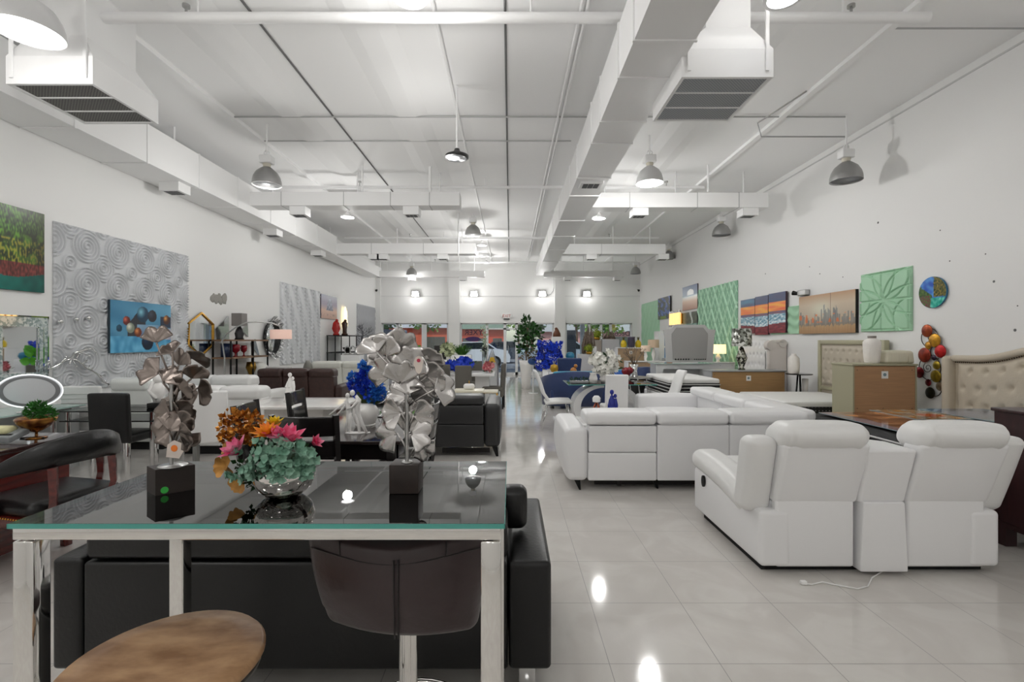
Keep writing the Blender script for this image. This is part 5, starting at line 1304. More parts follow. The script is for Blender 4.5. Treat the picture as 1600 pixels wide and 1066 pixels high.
bouquet('large white orchid bouquet in a white vase on the glass dining table', wx(945, 7.95), 7.95, .761, WHITFL, .25, .2, 90, .06, None, .13, .09, seed=4)
vase('small white vase left of the orchid bouquet on the glass table', wx(927, 7.8), 7.8, .761, [(0,0),(.06,0),(.07,.08),(.05,.15),(.06,.17),(0,.15)])
t = T('succulent_tray', 'dark tray of little succulents at the left end of the glass table', 'plant', (wx(905, 7.85), 7.85, .761)); mb = MB(); mb.rb(-.15, .15, -.08, .08, 0, .04, .01); mb.build('tray', GREYL, t)
mb = MB()
for i in range(7): leaf_cloud(mb, (-.12+.04*i, 0, .05), .035, 26, .035, .5)
mb.build('succulents', GREEND, t)
# coffee table with figurines inside the sectional
t = T('coffee_table', 'low white coffee table hidden behind the sectional back', 'table', (1.15, 6.35, 0))
mb = MB(); mb.rb(-.55, .55, -.35, .35, .36, .40, .01); mb.build('top', WLAC, t)
for x in (-.45, .45):
    for y in (-.25, .25): mb = MB(); mb.cyl((x,y,0),(x,y,.36),.025); mb.build('leg', CHROME, t)
def couple(label, loc, h, mat, seed=0, name='couple_statue', robe=True):
    t = T(name, label, 'statue', loc); s_ = h
    mb = MB()
    mb.lathe([(0,0),(.2*s_,0),(.19*s_,.1*s_),(.15*s_,.35*s_),(.1*s_,.6*s_),(.05*s_,.78*s_),(.0,.8*s_)], n=18, sy=.7)
    mb.sph((0, 0, .9*s_), .065*s_, 12, sz=1.2); mb.cyl((0,0,.76*s_), (0,0,.87*s_), .028*s_, n=8)
    mb.sph((.1*s_, -.02*s_, .78*s_), .055*s_, 12, sz=1.2); mb.tube([(.1*s_, 0, .7*s_), (.13*s_, -.03*s_, .5*s_), (.12*s_, 0, .1*s_)], [.05*s_, .06*s_, .03*s_], 8)
    mb.tube([(-.06*s_, 0, .68*s_), (-.12*s_, -.05*s_, .5*s_), (.04*s_, -.12*s_, .5*s_)], .028*s_, 8)
    mb.build('figures', mat, t); return t
couple('cobalt blue embracing couple figurine above the white sectional back', (wx(956, 6.3), 6.3, .401), .42, M('cobalt_glaze', '#1a2a8c', .25))
t = T('candle_holder', 'rose gold and white lantern figurine left of the cobalt figurine', 'figurine', (wx(932, 6.3), 6.3, .401))
mb = MB()
for a in range(4): mb.tube([(.07*math.cos(a*PI/2+.4), .07*math.sin(a*PI/2+.4), 0), (.05*math.cos(a*PI/2+.4), .05*math.sin(a*PI/2+.4), .16), (0,0,.26)], .011, 6)
mb.build('frame', M('rose_gold', '#a8604a', .25, .9), t); mb = MB(); mb.cyl((0,0,0),(0,0,.14),.03); mb.lathe([(0,.24),(.05,.25),(.055,.3),(.03,.33),(0,.33)], n=14); mb.build('candle', WHITE, t)
# right small table with vase & heart
t = T('side_table', 'round silver side table with black base right of the orchid table', 'side table', (wx(996, 9.1), 9.2, 0)); mb = MB(); mb.cyl((0,0,.74),(0,0,.76),.3,n=28); mb.build('table_top', STEEL, t)
mb = MB(); mb.lathe([(0,0),(.2,0),(.12,.35),(.2,.74),(0,.74)], n=20); mb.build('pedestal', BLK, t)
for x in (-.18, -.02, .14): mb = MB(); mb.cyl((x, -.2, .74), (x+.08, -.24, 0), .012, n=6); mb.build('leg', CHROME, t)
t = T('twig_vase', 'silver vase of twigs and little blossoms on the round silver side table', 'flower vase', (wx(992, 9.1), 9.15, .761)); mb = MB(); mb.lathe([(0,0),(.07,0),(.05,.12),(.08,.24),(.06,.24),(0,.05)], n=18); mb.build('vase', CHROME, t)
mb = MB(); rn = random.Random(9)
for i in range(16): a = rn.uniform(-1, 1); mb.tube([(0,0,.2), (a*.1, rn.uniform(-.05,.05), .36), (a*.22, rn.uniform(-.1,.1), .5+rn.uniform(-.1,.1))], .005, 5); leaf_cloud(mb, (a*.2, 0, .45+rn.uniform(-.1,.08)), .03, 8, .04, .5, rn)
mb.build('twigs', M('brown_twigs', '#7a6a58', .6), t)
t = T('heart_figurine', 'dark red heart ornament left of the twig vase', 'figurine', (wx(981, 9), 9.02, .761)); mb = MB(); mb.sph((-.04, 0, .12), .075, 12); mb.sph((.04, 0, .13), .07, 12); mb.cyl((0,0,.13), (0,0,0), .085, .015, 14); mb.build('body', M('dark_red_glaze', '#7a1220', .2), t)
# navy furniture
def tub_sofa(label, loc, rz, w_, h_, m, cm, name='accent_armchair'):
    t = T(name, label, 'armchair', loc, rz); n = 18; mb = MB(); V = []
    for i in range(n+1):
        a = PI*(1.0+i/n); c, s_ = math.cos(a), math.sin(a)
        top = h_*(.72+.28*math.sin(PI*i/n)**.8)
        for (rr, z) in ((1, .06), (1.04, top*.6), (1.08, top), (.9, top), (.84, top*.6), (.8, .06)): V.append((c*w_/2*rr, s_*.4*rr+.2, z))
    Fc = []
    for i in range(n):
        for k_ in range(6): l = (k_+1) % 6; Fc.append((i*6+k_, (i+1)*6+k_, (i+1)*6+l, i*6+l))
    Fc += [tuple(range(6)), tuple(n*6+k_ for k_ in range(6))[::-1]]
    mb.add(V, Fc, True); mb.build('curved_back', m, t)
    mb = MB(); mb.rb(-w_*.4, w_*.4, -.1, .5, .08, .42, .06, (0,0,.02), 5); mb.build('seat', m, t)
    mb = MB(); mb.rb(-w_*.36, w_*.36, -.1, .06, .42, h_*.99, .06, (0,.03,.01), 5, fn=lambda p: (p.x, p.y-.1*(p.z-.42), p.z)); mb.build('back_cushion', cm, t)
    mb = MB()
    for x in (-w_*.35, w_*.35):
        for y in (-.05, .4): mb.cyl((x,y,0),(x,y,.09),.02,n=8)
    mb.build('feet', BLACKM, t); return t
tub_sofa('wide navy velvet tub sofa with turquoise cushion left of the glass table', (1.45, 10.3, 0), 0, 1.5, .80, NAVY, TEALF, 'velvet_sofa')
t = T('velvet_armchair', 'navy velvet armchair with tall flared back behind the navy tub sofa', 'armchair', (wx(889, 11.7), 11.7, 0))
mb = MB(); mb.rb(-.28, .28, 0, .12, .12, 1.03, .04, (0,.01,0), 5, fn=lambda p: (p.x*(.8+.28*p.z), p.y-.12*p.z, p.z)); mb.build('backrest', NAVY, t); mb = MB(); mb.rb(-.27, .27, .05, .55, .12, .45, .05); mb.build('seat', NAVY, t)
mb = MB()
for x in (-.2, .2):
    for y in (.05, .5): mb.cyl((x,y,0),(x,y,.13),.02,n=8)
mb.build('feet', GOLD, t)
tub_sofa('bright blue tub chair just right of the orchid bouquet', (wx(978, 12), 12.0, 0), .2, .72, .74, M('azure_velvet', '#0f55a8', .6, sheen=.4), TEALF)
tub_sofa('navy tub chair behind the round silver side table', (wx(1004, 10.95), 10.95, 0), .2, .6, .86, NAVY, NAVY)
def boxy(label, cat, name, m, x, y, z, sx, sy, sz, r=.01): return S(MB().rb(-sx/2, sx/2, 0, sy, 0, sz, r, n=2), name, m, label, cat, (x, y, z))
t = T('pineapple_figurine', 'gold pineapple figurine on the navy tub sofa side', 'figurine', (wx(866, 11.2), 11.2, .72)); mb = MB(); mb.lathe([(0,0),(.07,0),(.1,.08),(.08,.16),(0,.19)], n=14); mb.build('fruit', M('ochre_gold', '#b8922c', .35, .4), t)
mb = MB()
for i in range(6): mb.cyl((0,0,.16), (math.cos(i)*.04, math.sin(i)*.04, .27), .015, .002, 5)
mb.build('leaf_crown', CHROME, t)
boxy('slim white pedestal under the gold pineapple', 'pedestal', 'display_pedestal', WLAC, wx(866, 11.2), 11.1, 0, .26, .24, .719)
t = T('amber_bird_figurine', 'amber bird figurine in front of the flared navy armchair', 'figurine', (wx(896, 11), 11.0, .62)); mb = MB(); mb.sph((0,0,.12), .08, 12, sz=1.3); mb.sph((.05,0,.25), .045, 10); mb.cyl((0,0,0),(0,0,.05),.03); mb.build('body', M('amber_glaze', '#b57a3a', .3), t)
boxy('low white stand under the amber bird figurine', 'pedestal', 'display_stand', WLAC, wx(896, 11), 10.9, 0, .3, .24, .619)
# blue flower tower
t = T('blue_flower_tower', 'tall dense mass of bright blue artificial flowers on a white pedestal', 'flower arrangement', (wx(859, 12.6), 12.6, 0))
mb = MB(); mb.rb(-.2, .2, -.2, .2, 0, .7, .01, n=1, m=1); mb.build('pedestal', WLAC, t)
mb = MB(); mb.rb(-.26, .26, -.15, .15, .72, 1.38, .1); mb.build('foliage_core', M('deep_blue_core', '#0a1a70', .6), t)
rn = random.Random(21); mb = MB(); mw = MB()
for i in range(520):
    a = rn.uniform(0, 2*PI); z = rn.uniform(.68, 1.44); rr = .31*(1+.12*math.sin(z*9)); c = Vector((rr*math.cos(a)*rn.uniform(.85,1.05), rr*.6*math.sin(a), z)); nd = Vector((math.cos(a), math.sin(a)*1.3, rn.uniform(-.2,.4))).normalized()
    for k_ in range(4): tv = Matrix.Rotation(k_*1.57+i, 3, nd) @ nd.orthogonal().normalized(); petal(mb if i % 14 else mw, c, tv+nd*.5, nd, .06, .024, .2, 2)
mb.build('blue_blossoms', BLUEFL, t); mw.build('white_blossoms', WHITFL, t)
vase('small teal ribbed vase on the flared navy armchair side', wx(891, 12.6), 12.62, .96, [(0,0),(.08,0),(.12,.08),(.1,.16),(.05,.19),(0,.19)], M('teal_glaze', '#2f7fa0', .3))
boxy('white stand under the teal ribbed vase', 'pedestal', 'display_stand', WLAC, wx(891, 12.6), 12.5, 0, .3, .3, .959)
t = T('bird_statue', 'brown standing bird statue on a white shelf above the blue flowers', 'statue', (wx(870, 15.5), 15.5, 1.58)); mb = MB(); mb.lathe([(0,0),(.13,0),(.12,.1),(.07,.2),(.03,.27),(0,.3)], n=14); mb.sph((-.02,0,.25), .05, 10); mb.build('body', M('rust_wood', '#6a3f28', .5), t)
boxy('tall white shelf block carrying the brown bird statue', 'pedestal', 'display_pedestal', WLAC, wx(870, 15.5), 15.35, 0, .34, .34, 1.579)
# floor vase with fiddle tree
D = 14.4; t = T('potted_tree', 'tall green broad-leaved artificial tree in a tall white floor vase by the door', 'plant', (wx(822, D), D, 0))
mb = MB(); mb.lathe([(0,0),(.13,0),(.15,.3),(.19,.7),(.215,.86),(.19,.86),(0,.6)], n=28); mb.build('floor_vase', CER, t)
mb = MB(); mb.tube([(0,0,.8),(.02,0,1.2),(.05,0,1.9)], .02, 8); mb.tube([(.02,0,1.1),(-.12,0,1.5)], .014, 6); mb.tube([(.02,0,1.15),(.25,0,1.6)], .014, 6); mb.build('trunk', M('bark', '#6b5138', .7), t)
mb = MB(); rn = random.Random(5)
for (x, z, r, n) in ((-.15,1.55,.22,60),(.1,1.75,.3,90),(.3,1.55,.24,60),(.05,1.35,.22,50),(.05,2.0,.18,40),(-.1,1.2,.15,24)): leaf_cloud(mb, (x, 0, z), r, n, .16, .6, rn, shell=.2)
mb.build('foliage', M('glossy_green', '#2c5f24', .35, var=.5, vscale=6), t)
mb = MB(); leaf_cloud(mb, (0,0,.9), .17, 60, .1, .5, rn); mb.build('moss_top', M('dusty_moss', '#7a6a52', .7), t)
t = T('hanging_basket', 'small blue and brown planter right of the tall white floor vase', 'plant', (wx(833, 13.2), 13.2, 0)); mb = MB(); mb.cyl((0,0,0),(0,0,.8),.02,n=6); mb.cyl((0,0,0),(0,0,.02),.14,n=16); mb.build('stand', WLAC, t); mb = MB(); mb.sph((0,0,.88), .15, 12, sz=.7); mb.build('pot', M('blue_pot', '#1d4a86', .4), t); mb = MB(); leaf_cloud(mb, (0,0,1.05), .14, 70, .1, .5, rn); mb.build('foliage', M('brown_leaf', '#5a5136', .7), t)
# ---- left of aisle: white table, grey chairs
t = T('dining_table', 'white dining table surrounded by grey high backed chairs near the aisle', 'table', (-.75, 10.55, 0))
mb = MB(); mb.rb(-1.05, .42, -.5, .5, .70, .76, .01, n=2); mb.build('table_top', WLAC, t); mb = MB(); mb.rb(-.9, -.6, -.3, .3, 0, .7, .01); mb.build('pedestal', WLAC, t); mb = MB(); mb.rb(.0, .3, -.3, .3, 0, .7, .01); mb.build('pedestal', WLAC, t)
GG = 'grey high backed dining chairs near the aisle'
c0 = back_chair('grey high backed chair seen from behind, largest in front of the white dining table', (wx(724, 9.5), 9.5, 0), 0, GREYF, .33, .96, .46, BLACKM, GG, zb=.25, lean=.04)
dup(c0, (wx(691, 9.9), 9.9, 0), .05, 'grey high backed chair left of the largest grey chair')
dup(c0, (wx(743, 11.6), 11.6, 0), PI, 'grey high backed chair beyond the white dining table')
dup(c0, (wx(786, 9.95), 10.3, 0), PI/2-.1, 'grey high backed chair in profile at the aisle end of the white dining table')
bouquet('round bunch of deep blue flowers on the white dining table, left one', wx(705, 10.3), 10.3, .761, BLUEFL, .19, .1, 60, .07, CER, .05, .1, seed=11)
bouquet('round bunch of deep blue flowers on the white dining table, right one', wx(726, 10.7), 10.7, .761, BLUEFL, .19, .13, 60, .07, CER, .05, .1, seed=12)
bouquet('small crimson and pink flower bunch at the right end of the white dining table', wx(763, 10.2), 10.2, .761, M('crimson_petals', '#b03a4a', .5, var=.5, vscale=20, col2='#e0a0a0'), .1, .09, 26, .06, CHROME, .05, .05, seed=13)
t = T('nesting_table', 'cream topped nesting table with a cream handbag shaped box on it', 'side table', (wx(733, 8.4), 8.4, 0)); mb = MB(); mb.rb(-.26, .26, -.2, .2, .56, .6, .01); mb.build('top', M('cream_lacquer', '#e8e3cf', .3), t)
mb = MB()
for x in (-.22, .22):
    for y in (-.17, .17): mb.cyl((x,y,0),(x,y,.56),.014,n=6)
mb.build('legs', BLACKM, t)
t2 = T('gold_trim_box', 'cream rounded lidded box on the nesting table', 'box', (wx(733, 8.4), 8.4, .601)); mb = MB(); mb.rb(-.1, .1, -.06, .06, 0, .1, .045, n=3); mb.build('body', CER, t2); mb = MB(); mb.tube([(0,0,.1),(0,0,.15)], .01, 6); mb.build('knob', GOLD, t2)
t = T('nesting_table', 'lower cream and gold nesting table toward the aisle', 'side table', (wx(758, 8.9), 8.9, 0)); mb = MB(); mb.rb(-.24, .24, -.2, .2, .5, .53, .01); mb.build('top', M('cream_lacquer', '#e8e3cf', .3), t)
mb = MB(); mb.tube([(-.22,-.17,0),(-.22,-.17,.5),(.22,-.17,.5),(.22,-.17,0)], .014, 6); mb.tube([(-.22,.17,0),(-.22,.17,.5),(.22,.17,.5),(.22,.17,0)], .014, 6); mb.build('legs', GOLD, t)
D = 13.2; t = T('potted_grass', 'bushy green grass plant in a square white planter on a white plinth', 'plant', (wx(722, D), D, 0))
mb = MB(); mb.rb(-.26, .26, -.2, .2, 0, 1.06, .01, n=1, m=1); mb.build('planter', WLAC, t); mb = MB(); rn = random.Random(8)
for i in range(260): a = rn.uniform(0, 2*PI); r = rn.uniform(.05, .34); z0_ = 1.05; e = Vector((math.cos(a)*r, math.sin(a)*r*.7, z0_+rn.uniform(.12,.34)*(1-.5*r))); s_ = Vector((math.cos(a)*.08, math.sin(a)*.06, z0_)); w_ = Vector((-math.sin(a), math.cos(a), 0))*.014; mb.add([s_-w_, s_+w_, e+w_*.3, e-w_*.3], [(0,1,2,3)])
mb.build('grass', M('grass_green', '#3f7a1c', .5, var=.5, vscale=10), t)
t = T('arched_headboard', 'dark grey arched headboard with black frame in front of the left shop window', 'headboard', (wx(676, 14.5), 14.5, 0)); mb = MB()
pts = [(.42*math.cos(a), 1.0-.35+.0+.36*math.sin(a)*1.0) for a in [i*PI/16 for i in range(17)]]; mb.prism(pts + [(-.42, 0), (.42, 0)], 0, .08); mb.build('frame', BLK, t)
mb = MB(); mb.prism([(p[0]*.86, p[1]*.93) for p in pts] + [(-.36, .2), (.36, .2)], -.02, 0); mb.build('pad', M('mid_grey_fabric', '#7e7c7a', .7), t)
boxy('dark rectangular headboard right of the arched headboard', 'headboard', 'panel_headboard', M('dark_grey_fabric', '#2c2a2a', .7), wx(690, 14.8), 14.9, 0, .5, .1, 1.3, .03)
boxy('white bed base below the arched headboard', 'bed base', 'platform_bed', WLAC, wx(674, 13.4)-.1, 12.7, 0, 1.1, 1.0, .5, .03)
bouquet('pale green and white flower spray before the left shop window', wx(700, 13.9), 13.9, .9, M('pale_green_petals', '#b9c19a', .6), .2, .18, 50, .08, CER, .1, .06, seed=31)
boxy('white pedestal under the pale green flower spray', 'pedestal', 'display_pedestal', WLAC, wx(700, 13.9), 13.85, 0, .3, .3, .899)
for i, (px, py, D, r, h_) in enumerate(((768, 577, 11.6, .16, .5), (775, 560, 16, .3, .5))):
    pass
t = T('arch_frame_mirror', 'pointed grey framed mirror with yellow detail near the door', 'mirror', (wx(769, 13), 13.0, 0)); mb = MB(); mb.tube([(-.16,0,0),(-.16,0,.75),(0,0,1.24),(.16,0,.75),(.16,0,0)], .022, 6, True); mb.build('frame', M('grey_frame', '#7a7a80', .4), t)
mb = MB(); mb.prism([(-.14,.1),(.14,.1),(.14,.74),(0,1.18),(-.14,.74)], .005, .012); mb.build('mirror', M('pale_mirror', '#d5d8da', .15, .5), t); mb = MB(); mb.prism([(-.09,.86),(.09,.86),(.05,1.0),(-.05,1.0)], -.01, 0); mb.build('yellow_inset', M('yellow_inset', '#d0a52c', .4), t)
# green lobed plant peeking above silver leaves
D = 9.5; t = T('broadleaf_plant', 'bright green broadleaf plant rising behind the silver leaf sculpture', 'plant', (wx(630, D), D, 0)); mb = MB(); mb.rb(-.18, .18, -.18, .18, 0, .75, .01); mb.build('planter', WLAC, t); mb = MB(); mb.cyl((0,0,.7),(0,0,1.1),.015); mb.build('stem', GREEND, t); mb = MB(); rn = random.Random(2)
for i in range(26):
    a = rn.uniform(-PI*.1, PI*1.1); r = rn.uniform(.08, .34); c = Vector((math.cos(a)*r*.9, rn.uniform(-.15,.15), 1.08+math.sin(a)*r*.9)); nd = Vector((rn.uniform(-.5,.5), -1, rn.uniform(-.2,.6))).normalized(); tv = Vector((math.cos(a), 0, math.sin(a)+.3)).normalized(); petal(mb, c, tv, nd, .2, .085, .15, 4)
mb.build('foliage', GREENB, t)
D = 10.9; t = T('tall_glass_vase', 'tall clear glass vase with pale leafy stems left of the crimson bunch', 'vase', (wx(757, D), D, .761)); mb = MB(); mb.cyl((0,0,0),(0,0,.55),.05,.065,16); mb.build('vase', GLASS, t)
mb = MB(); rn = random.Random(77)
for i in range(10): z = .45+.06*i; mb.tube([(0,0,z-.2),(rn.uniform(-.06,.06),0,z)], .005, 5); leaf_cloud(mb, (rn.uniform(-.05,.05), 0, z), .05, 12, .06, .6, rn)
mb.build('pale_stems', M('pale_sage', '#b7c4ac', .6), t)
for k_, (px, lab) in enumerate(((654, 'small white angel figurine, left of two on the far left console'), (661, 'small white angel figurine, right of two on the far left console'))):
    D = 12.2; t = T('angel_figurine', lab, 'figurine', (wx(px, D), D, .80)); mb = MB(); mb.lathe([(0,0),(.05,0),(.035,.1),(.02,.17),(0,.18)], n=14); mb.sph((0,0,.2), .028, 10); mb.prism([(0,.1),(.06,.2),(.05,.1)], -.005, .005); mb.prism([(0,.1),(-.06,.2),(-.05,.1)], -.005, .005); mb.build('body', WHITE, t)
boxy('white console carrying the two angel figurines', 'console', 'console_table', WLAC, wx(660, 12.2), 12.05, 0, .9, .35, .799)
def branch_tree(label, px, py_base, D, z0, h_, mat, seed, spread=.35, ped=True):
    rn = random.Random(seed); x = wx(px, D); t = T('branch_sculpture', label, 'sculpture', (x, D, z0)); mb = MB(); mb.cyl((0,0,0),(0,0,.03),.12,n=16); mb.cyl((0,0,.02),(0,0,h_),.015,.005,8)
    for i in range(46):
        z = h_*(.2+.78*i/46); a = rn.uniform(0, 2*PI); l = spread*(1-.5*i/46)*rn.uniform(.6,1); e = Vector((math.cos(a)*l, math.sin(a)*l*.5, z+l*.5)); mb.tube([(0,0,z), (e.x*.5, e.y*.5, z+l*.15), e], [.007,.005,.003], 5)
        for k_ in range(4): q = Vector((0,0,z)).lerp(e, .4+.15*k_); mb.tube([q, q+Vector((rn.uniform(-.06,.06), 0, rn.uniform(.02,.08)))], .003, 4)
    mb.build('branches', mat, t); return t
branch_tree('dark metal branch tree sculpture, left one near the far left corner', 566, 560, 14.5, .8, 1.1, M('pewter', '#5a5a5e', .35, .8), 3)
branch_tree('silver metal branch tree sculpture, right one near the far left corner', 577, 560, 15.5, .8, 1.05, M('bright_pewter', '#8a8c90', .3, .8), 4)
boxy('long white console under the two branch tree sculptures', 'console', 'console_table', WLAC, wx(574, 15)+.1, 14.3, 0, .8, 1.4, .799, .01)

# ================= LEFT SIDE
# black dining table
t = T('dining_table', 'black dining table carrying the white couple statue and blue hydrangea vase', 'table', (-1.2, 4.15, 0)); tx = -1.2; ty = 4.15
mb = MB(); mb.rb(-.46, .44, -.83, .85, .735, .76, .006, n=2); mb.build('table_top', M('glossy_espresso', '#2c2423', .12, coat=.6), t)
mb = MB(); mb.box(-.42, .4, -.78, -.74, .62, .735); mb.box(-.42, .4, .76, .8, .62, .735); mb.box(-.42, -.38, -.74, .76, .62, .735); mb.box(.36, .4, -.74, .76, .62, .735); mb.build('apron', ESPR, t)
for x in (-.42, .33):
    for y in (-.79, .74): mb = MB(); mb.rb(x, x+.07, y, y+.07, 0, .735, .004, n=1, m=1); mb.build('leg', ESPR, t)
def ladder(label, loc, rz, group='black ladder back dining chairs around the black table'):
    t = T('ladder_back_chair', label, 'chair', loc, rz, group); lean = .12
    def P(x, z): return (x, -lean*max(0, z-.45), z)
    for x in (-.205, .205): mb = MB(); mb.tube([P(x, 0), P(x, .45), P(x, .98)], .023, 4); mb.build('back_post', ESPR, t)
    for x in (-.2, .2): mb = MB(); mb.rb(x-.02, x+.02, .36, .4, 0, .44, .003, n=1, m=1); mb.build('leg', ESPR, t)
    for z0_, z1_ in ((.84, .97), (.70, .815), (.56, .675)):
        mb = MB(); mb.rb(-.19, .19, -.01, .01, z0_, z1_, .008, n=4, fn=lambda p: (p.x, p.y-lean*max(0, p.z-.45)-.03*math.cos(p.x/.19*PI/2), p.z)); mb.build('slat', M('satin_black', '#1a1717', .22, coat=.5), t)
    mb = MB(); mb.rb(-.22, .22, .0, .42, .44, .48, .018, (0,0,.01)); mb.build('seat', BLEA, t); return t
ch = ladder('black ladder back chair nearest the camera, partly behind the flower bowl', (wx(481, 3.14), 3.14, 0), 0)
ch2 = dup(ch, (-1.98, 3.7, 0), -PI/2+.12, 'black ladder back chair on the left of the table, nearer and lower in view')
ch3 = dup(ch, (-2.0, 4.6, 0), -PI/2+.1, 'black ladder back chair on the left of the table, farther one')
ch4 = dup(ch, (-.66, 3.8, 0), PI/2, 'black ladder back chair on the right of the table, behind the silver leaves')
# couple statue (kissing, arms back)
t = T('couple_statue', 'tall white statue of an embracing couple on the black dining table', 'statue', (wx(552, 3.6), 3.6, .761)); S1 = .33
WC = M('matte_white_resin', '#eceae8', .4)
mb = MB()
def tb(pts, r): mb.tube([Vector((p[0], p[2] if len(p) > 2 else 0, p[1]))*S1 for p in pts], [q*S1 for q in r], 8)
tb([(.30,.02),(.20,.22),(.10,.45),(.08,.62),(.12,.76),(.06,.86)], [.035,.04,.055,.07,.06,.03]); tb([(.14,.02),(.12,.22),(.08,.45)], [.03,.04,.05])
mb.sph(Vector((-.02,0,.92))*S1, .058*S1, 12, sz=1.25)
tb([(-.18,.02),(-.14,.25),(-.10,.46),(-.12,.62),(-.16,.72),(-.14,.8)], [.03,.04,.05,.055,.045,.022]); tb([(-.08,.02),(-.08,.24),(-.08,.46)], [.028,.036,.045])
mb.sph(Vector((-.13,0,.86))*S1, .05*S1, 12, sz=1.25)
tb([(-.18,.70,-.03),(-.36,.56,-.03),(-.54,.42,-.03)], [.028,.022,.014]); tb([(-.16,.66,.04),(-.32,.48,.04),(-.48,.34,.04)], [.028,.022,.014])
tb([(.12,.74,-.06),(.0,.6,-.09),(-.12,.56,-.06)], [.034,.028,.02]); tb([(.3,.0),(.38,.02)], [.03,.02]); tb([(-.18,.0),(-.02,.02)], [.03,.025])
mb.lathe([(0,0),(.12*S1,0),(.12*S1,.02*S1),(0,.02*S1)], n=20, sx=2, c=(.06*S1,0,0)); mb.build('figures', WC, t)
# globe vase with hydrangeas
D = 3.95; t = T('flower_vase', 'round white globe vase of tall blue flowers on the black dining table', 'flower vase', (wx(571, D), D, .761)); R = .105
mb = MB(); mb.lathe([(.06,0),(.07,.008),(.085,.03),(R,.09),(R*.96,.135),(.075,.17),(.05,.185),(.045,.18),(.0,.12)], n=30); vv = mb.build('globe_vase', CER, t); mb = MB(); 
for i in range(30): a = i*PI/15; mb.sph((.072*math.cos(a), .072*math.sin(a), .004), .01, 6)
mb.build('scalloped_foot', CER, vv)
rn = random.Random(14)
for nm, spots, mt in (('deep_blue_blooms', ((-.05,.30,.05),(-.02,.36,.04),(-.04,.42,.035),(.01,.30,.05),(.03,.37,.035),(.0,.46,.03),(-.1,.36,.03)), BLUEFL), ('sky_blue_blooms', ((.08,.30,.05),(.1,.35,.045),(.12,.28,.04),(-.1,.42,.035),(.01,.50,.03),(-.02,.52,.025),(.06,.25,.04)), SKYFL)):
    mb = MB()
    for (x, z, r) in spots: leaf_cloud(mb, (x, 0, z-.03), r, 130, .034, .75, rn)
    mb.build(nm, mt, t)
mb = MB()
for i in range(16): a = rn.uniform(-1.3, 1.3)+PI/2; petal(mb, (0,0,.17), (math.cos(a)*.9, rn.uniform(-.5,.5), math.sin(a)*.7), (0,-1,.3), rn.uniform(.1,.16), .018, -.25, 4)
mb.cyl((0,0,.15),(0,0,.5),.006); mb.build('leaves', M('olive_leaf', '#4a5a22', .5, var=.4), t)
t = T('acrobat_statue', 'small silver statue of thin figures behind the silver leaf sculpture', 'statue', (wx(604, 4.4), 4.4, .761)); mb = MB(); s_ = .25
for pts, r in ((((-.2,0),(-.05,.4),(.1,.2),(.25,.0)), .03), (((-.05,.4),(.12,.75),(.2,.95)), .035), (((.12,.75),(-.1,.55),(-.3,.45)), .022), (((-.3,0),(-.25,.25),(-.1,.1)), .03)): mb.tube([(p[0]*s_, 0, p[1]*s_) for p in pts], r*s_, 6)
mb.sph((.02, 0, .88*s_), .06*s_, 8); mb.rb(-.12, .12, -.05, .05, 0, .012, .005); mb.build('figures', CHROME, t)
# marble table with statue
t = T('marble_table', 'white marble topped table behind the ladder back chairs', 'table', (-2.35, 5.45, 0)); mb = MB(); mb.rb(-.6, .55, -.42, .42, .73, .76, .006); mb.build('table_top', MARB, t); mb = MB(); mb.rb(-.35, .3, -.2, .2, 0, .73, .01); mb.build('pedestal', MARB, t)
couple('white draped standing figure statue on the marble table', (wx(453, 5.45), 5.45, .761), .34, WC, name='robed_statue')
# captain's chair
cc = T('captains_chair', 'black leather and mahogany captain chair with brass nailheads beside the desk', 'chair', (-2.98, 3.12, 0), math.radians(76))
# faces +y locally; back at -y
mb = MB(); mb.rb(-.27, .27, -.24, .28, .40, .49, .045, (0,0,.02), 6); mb.build('seat', BLEA, cc)
mb = MB(); mb.rb(-.285, .285, -.26, .3, .34, .41, .01, n=2); mb.build('seat_rail', MAHO, cc)
mb = MB()
for i in range(26): x = -.275+.55*i/25; mb.sph((x, -.262, .405), .006, 6); mb.sph((x, .302, .405), .006, 6)
for i in range(26): y = -.25+.54*i/25; mb.sph((.287, y, .405), .006, 6); mb.sph((-.287, y, .405), .006, 6)
mb.build('nailhead_trim', GOLD, cc)
n = 26; V = []; Fc = []; prof = [(-.02,.0),(-.032,.06),(-.02,.13),(.0,.14),(.018,.128),(.018,.05),(.01,0)]
for i in range(n+1):
    a = PI*(1.0 + i/n); k_ = math.sin(PI*i/n); w_, d_ = .33, .33
    for (o_, z) in prof: rr = 1 - o_/.33; V.append((math.cos(a)*w_*rr, math.sin(a)*d_*rr+.02, .63+.075*k_+z*(.35+.95*k_)))
m_ = len(prof)
for i in range(n):
    for k_ in range(m_): l = (k_+1) % m_; Fc.append((i*m_+k_, (i+1)*m_+k_, (i+1)*m_+l, i*m_+l))
Fc += [tuple(range(m_)), tuple(n*m_+k_ for k_ in range(m_))[::-1]]
mb = MB(); mb.add(V, Fc, True); mb.build('curved_backrest', BLEA, cc)
for (x, y) in ((-.17,-.27), (.17,-.27), (-.3, .02), (.3, .02)):
    mb = MB(); mb.tube([(x*.92, y*.9, .36), (x*1.02, y*1.04, .52), (x*1.0, y*1.0, .69)], [.026,.024,.03], 4); mb.build('arm_post', MAHO, cc)
for x in (-.24, .24):
    for y in (-.21, .25): mb = MB(); mb.rb(x-.025, x+.025, y-.025, y+.025, 0, .36, .004, n=1, m=1); mb.build('leg', MAHO, cc)
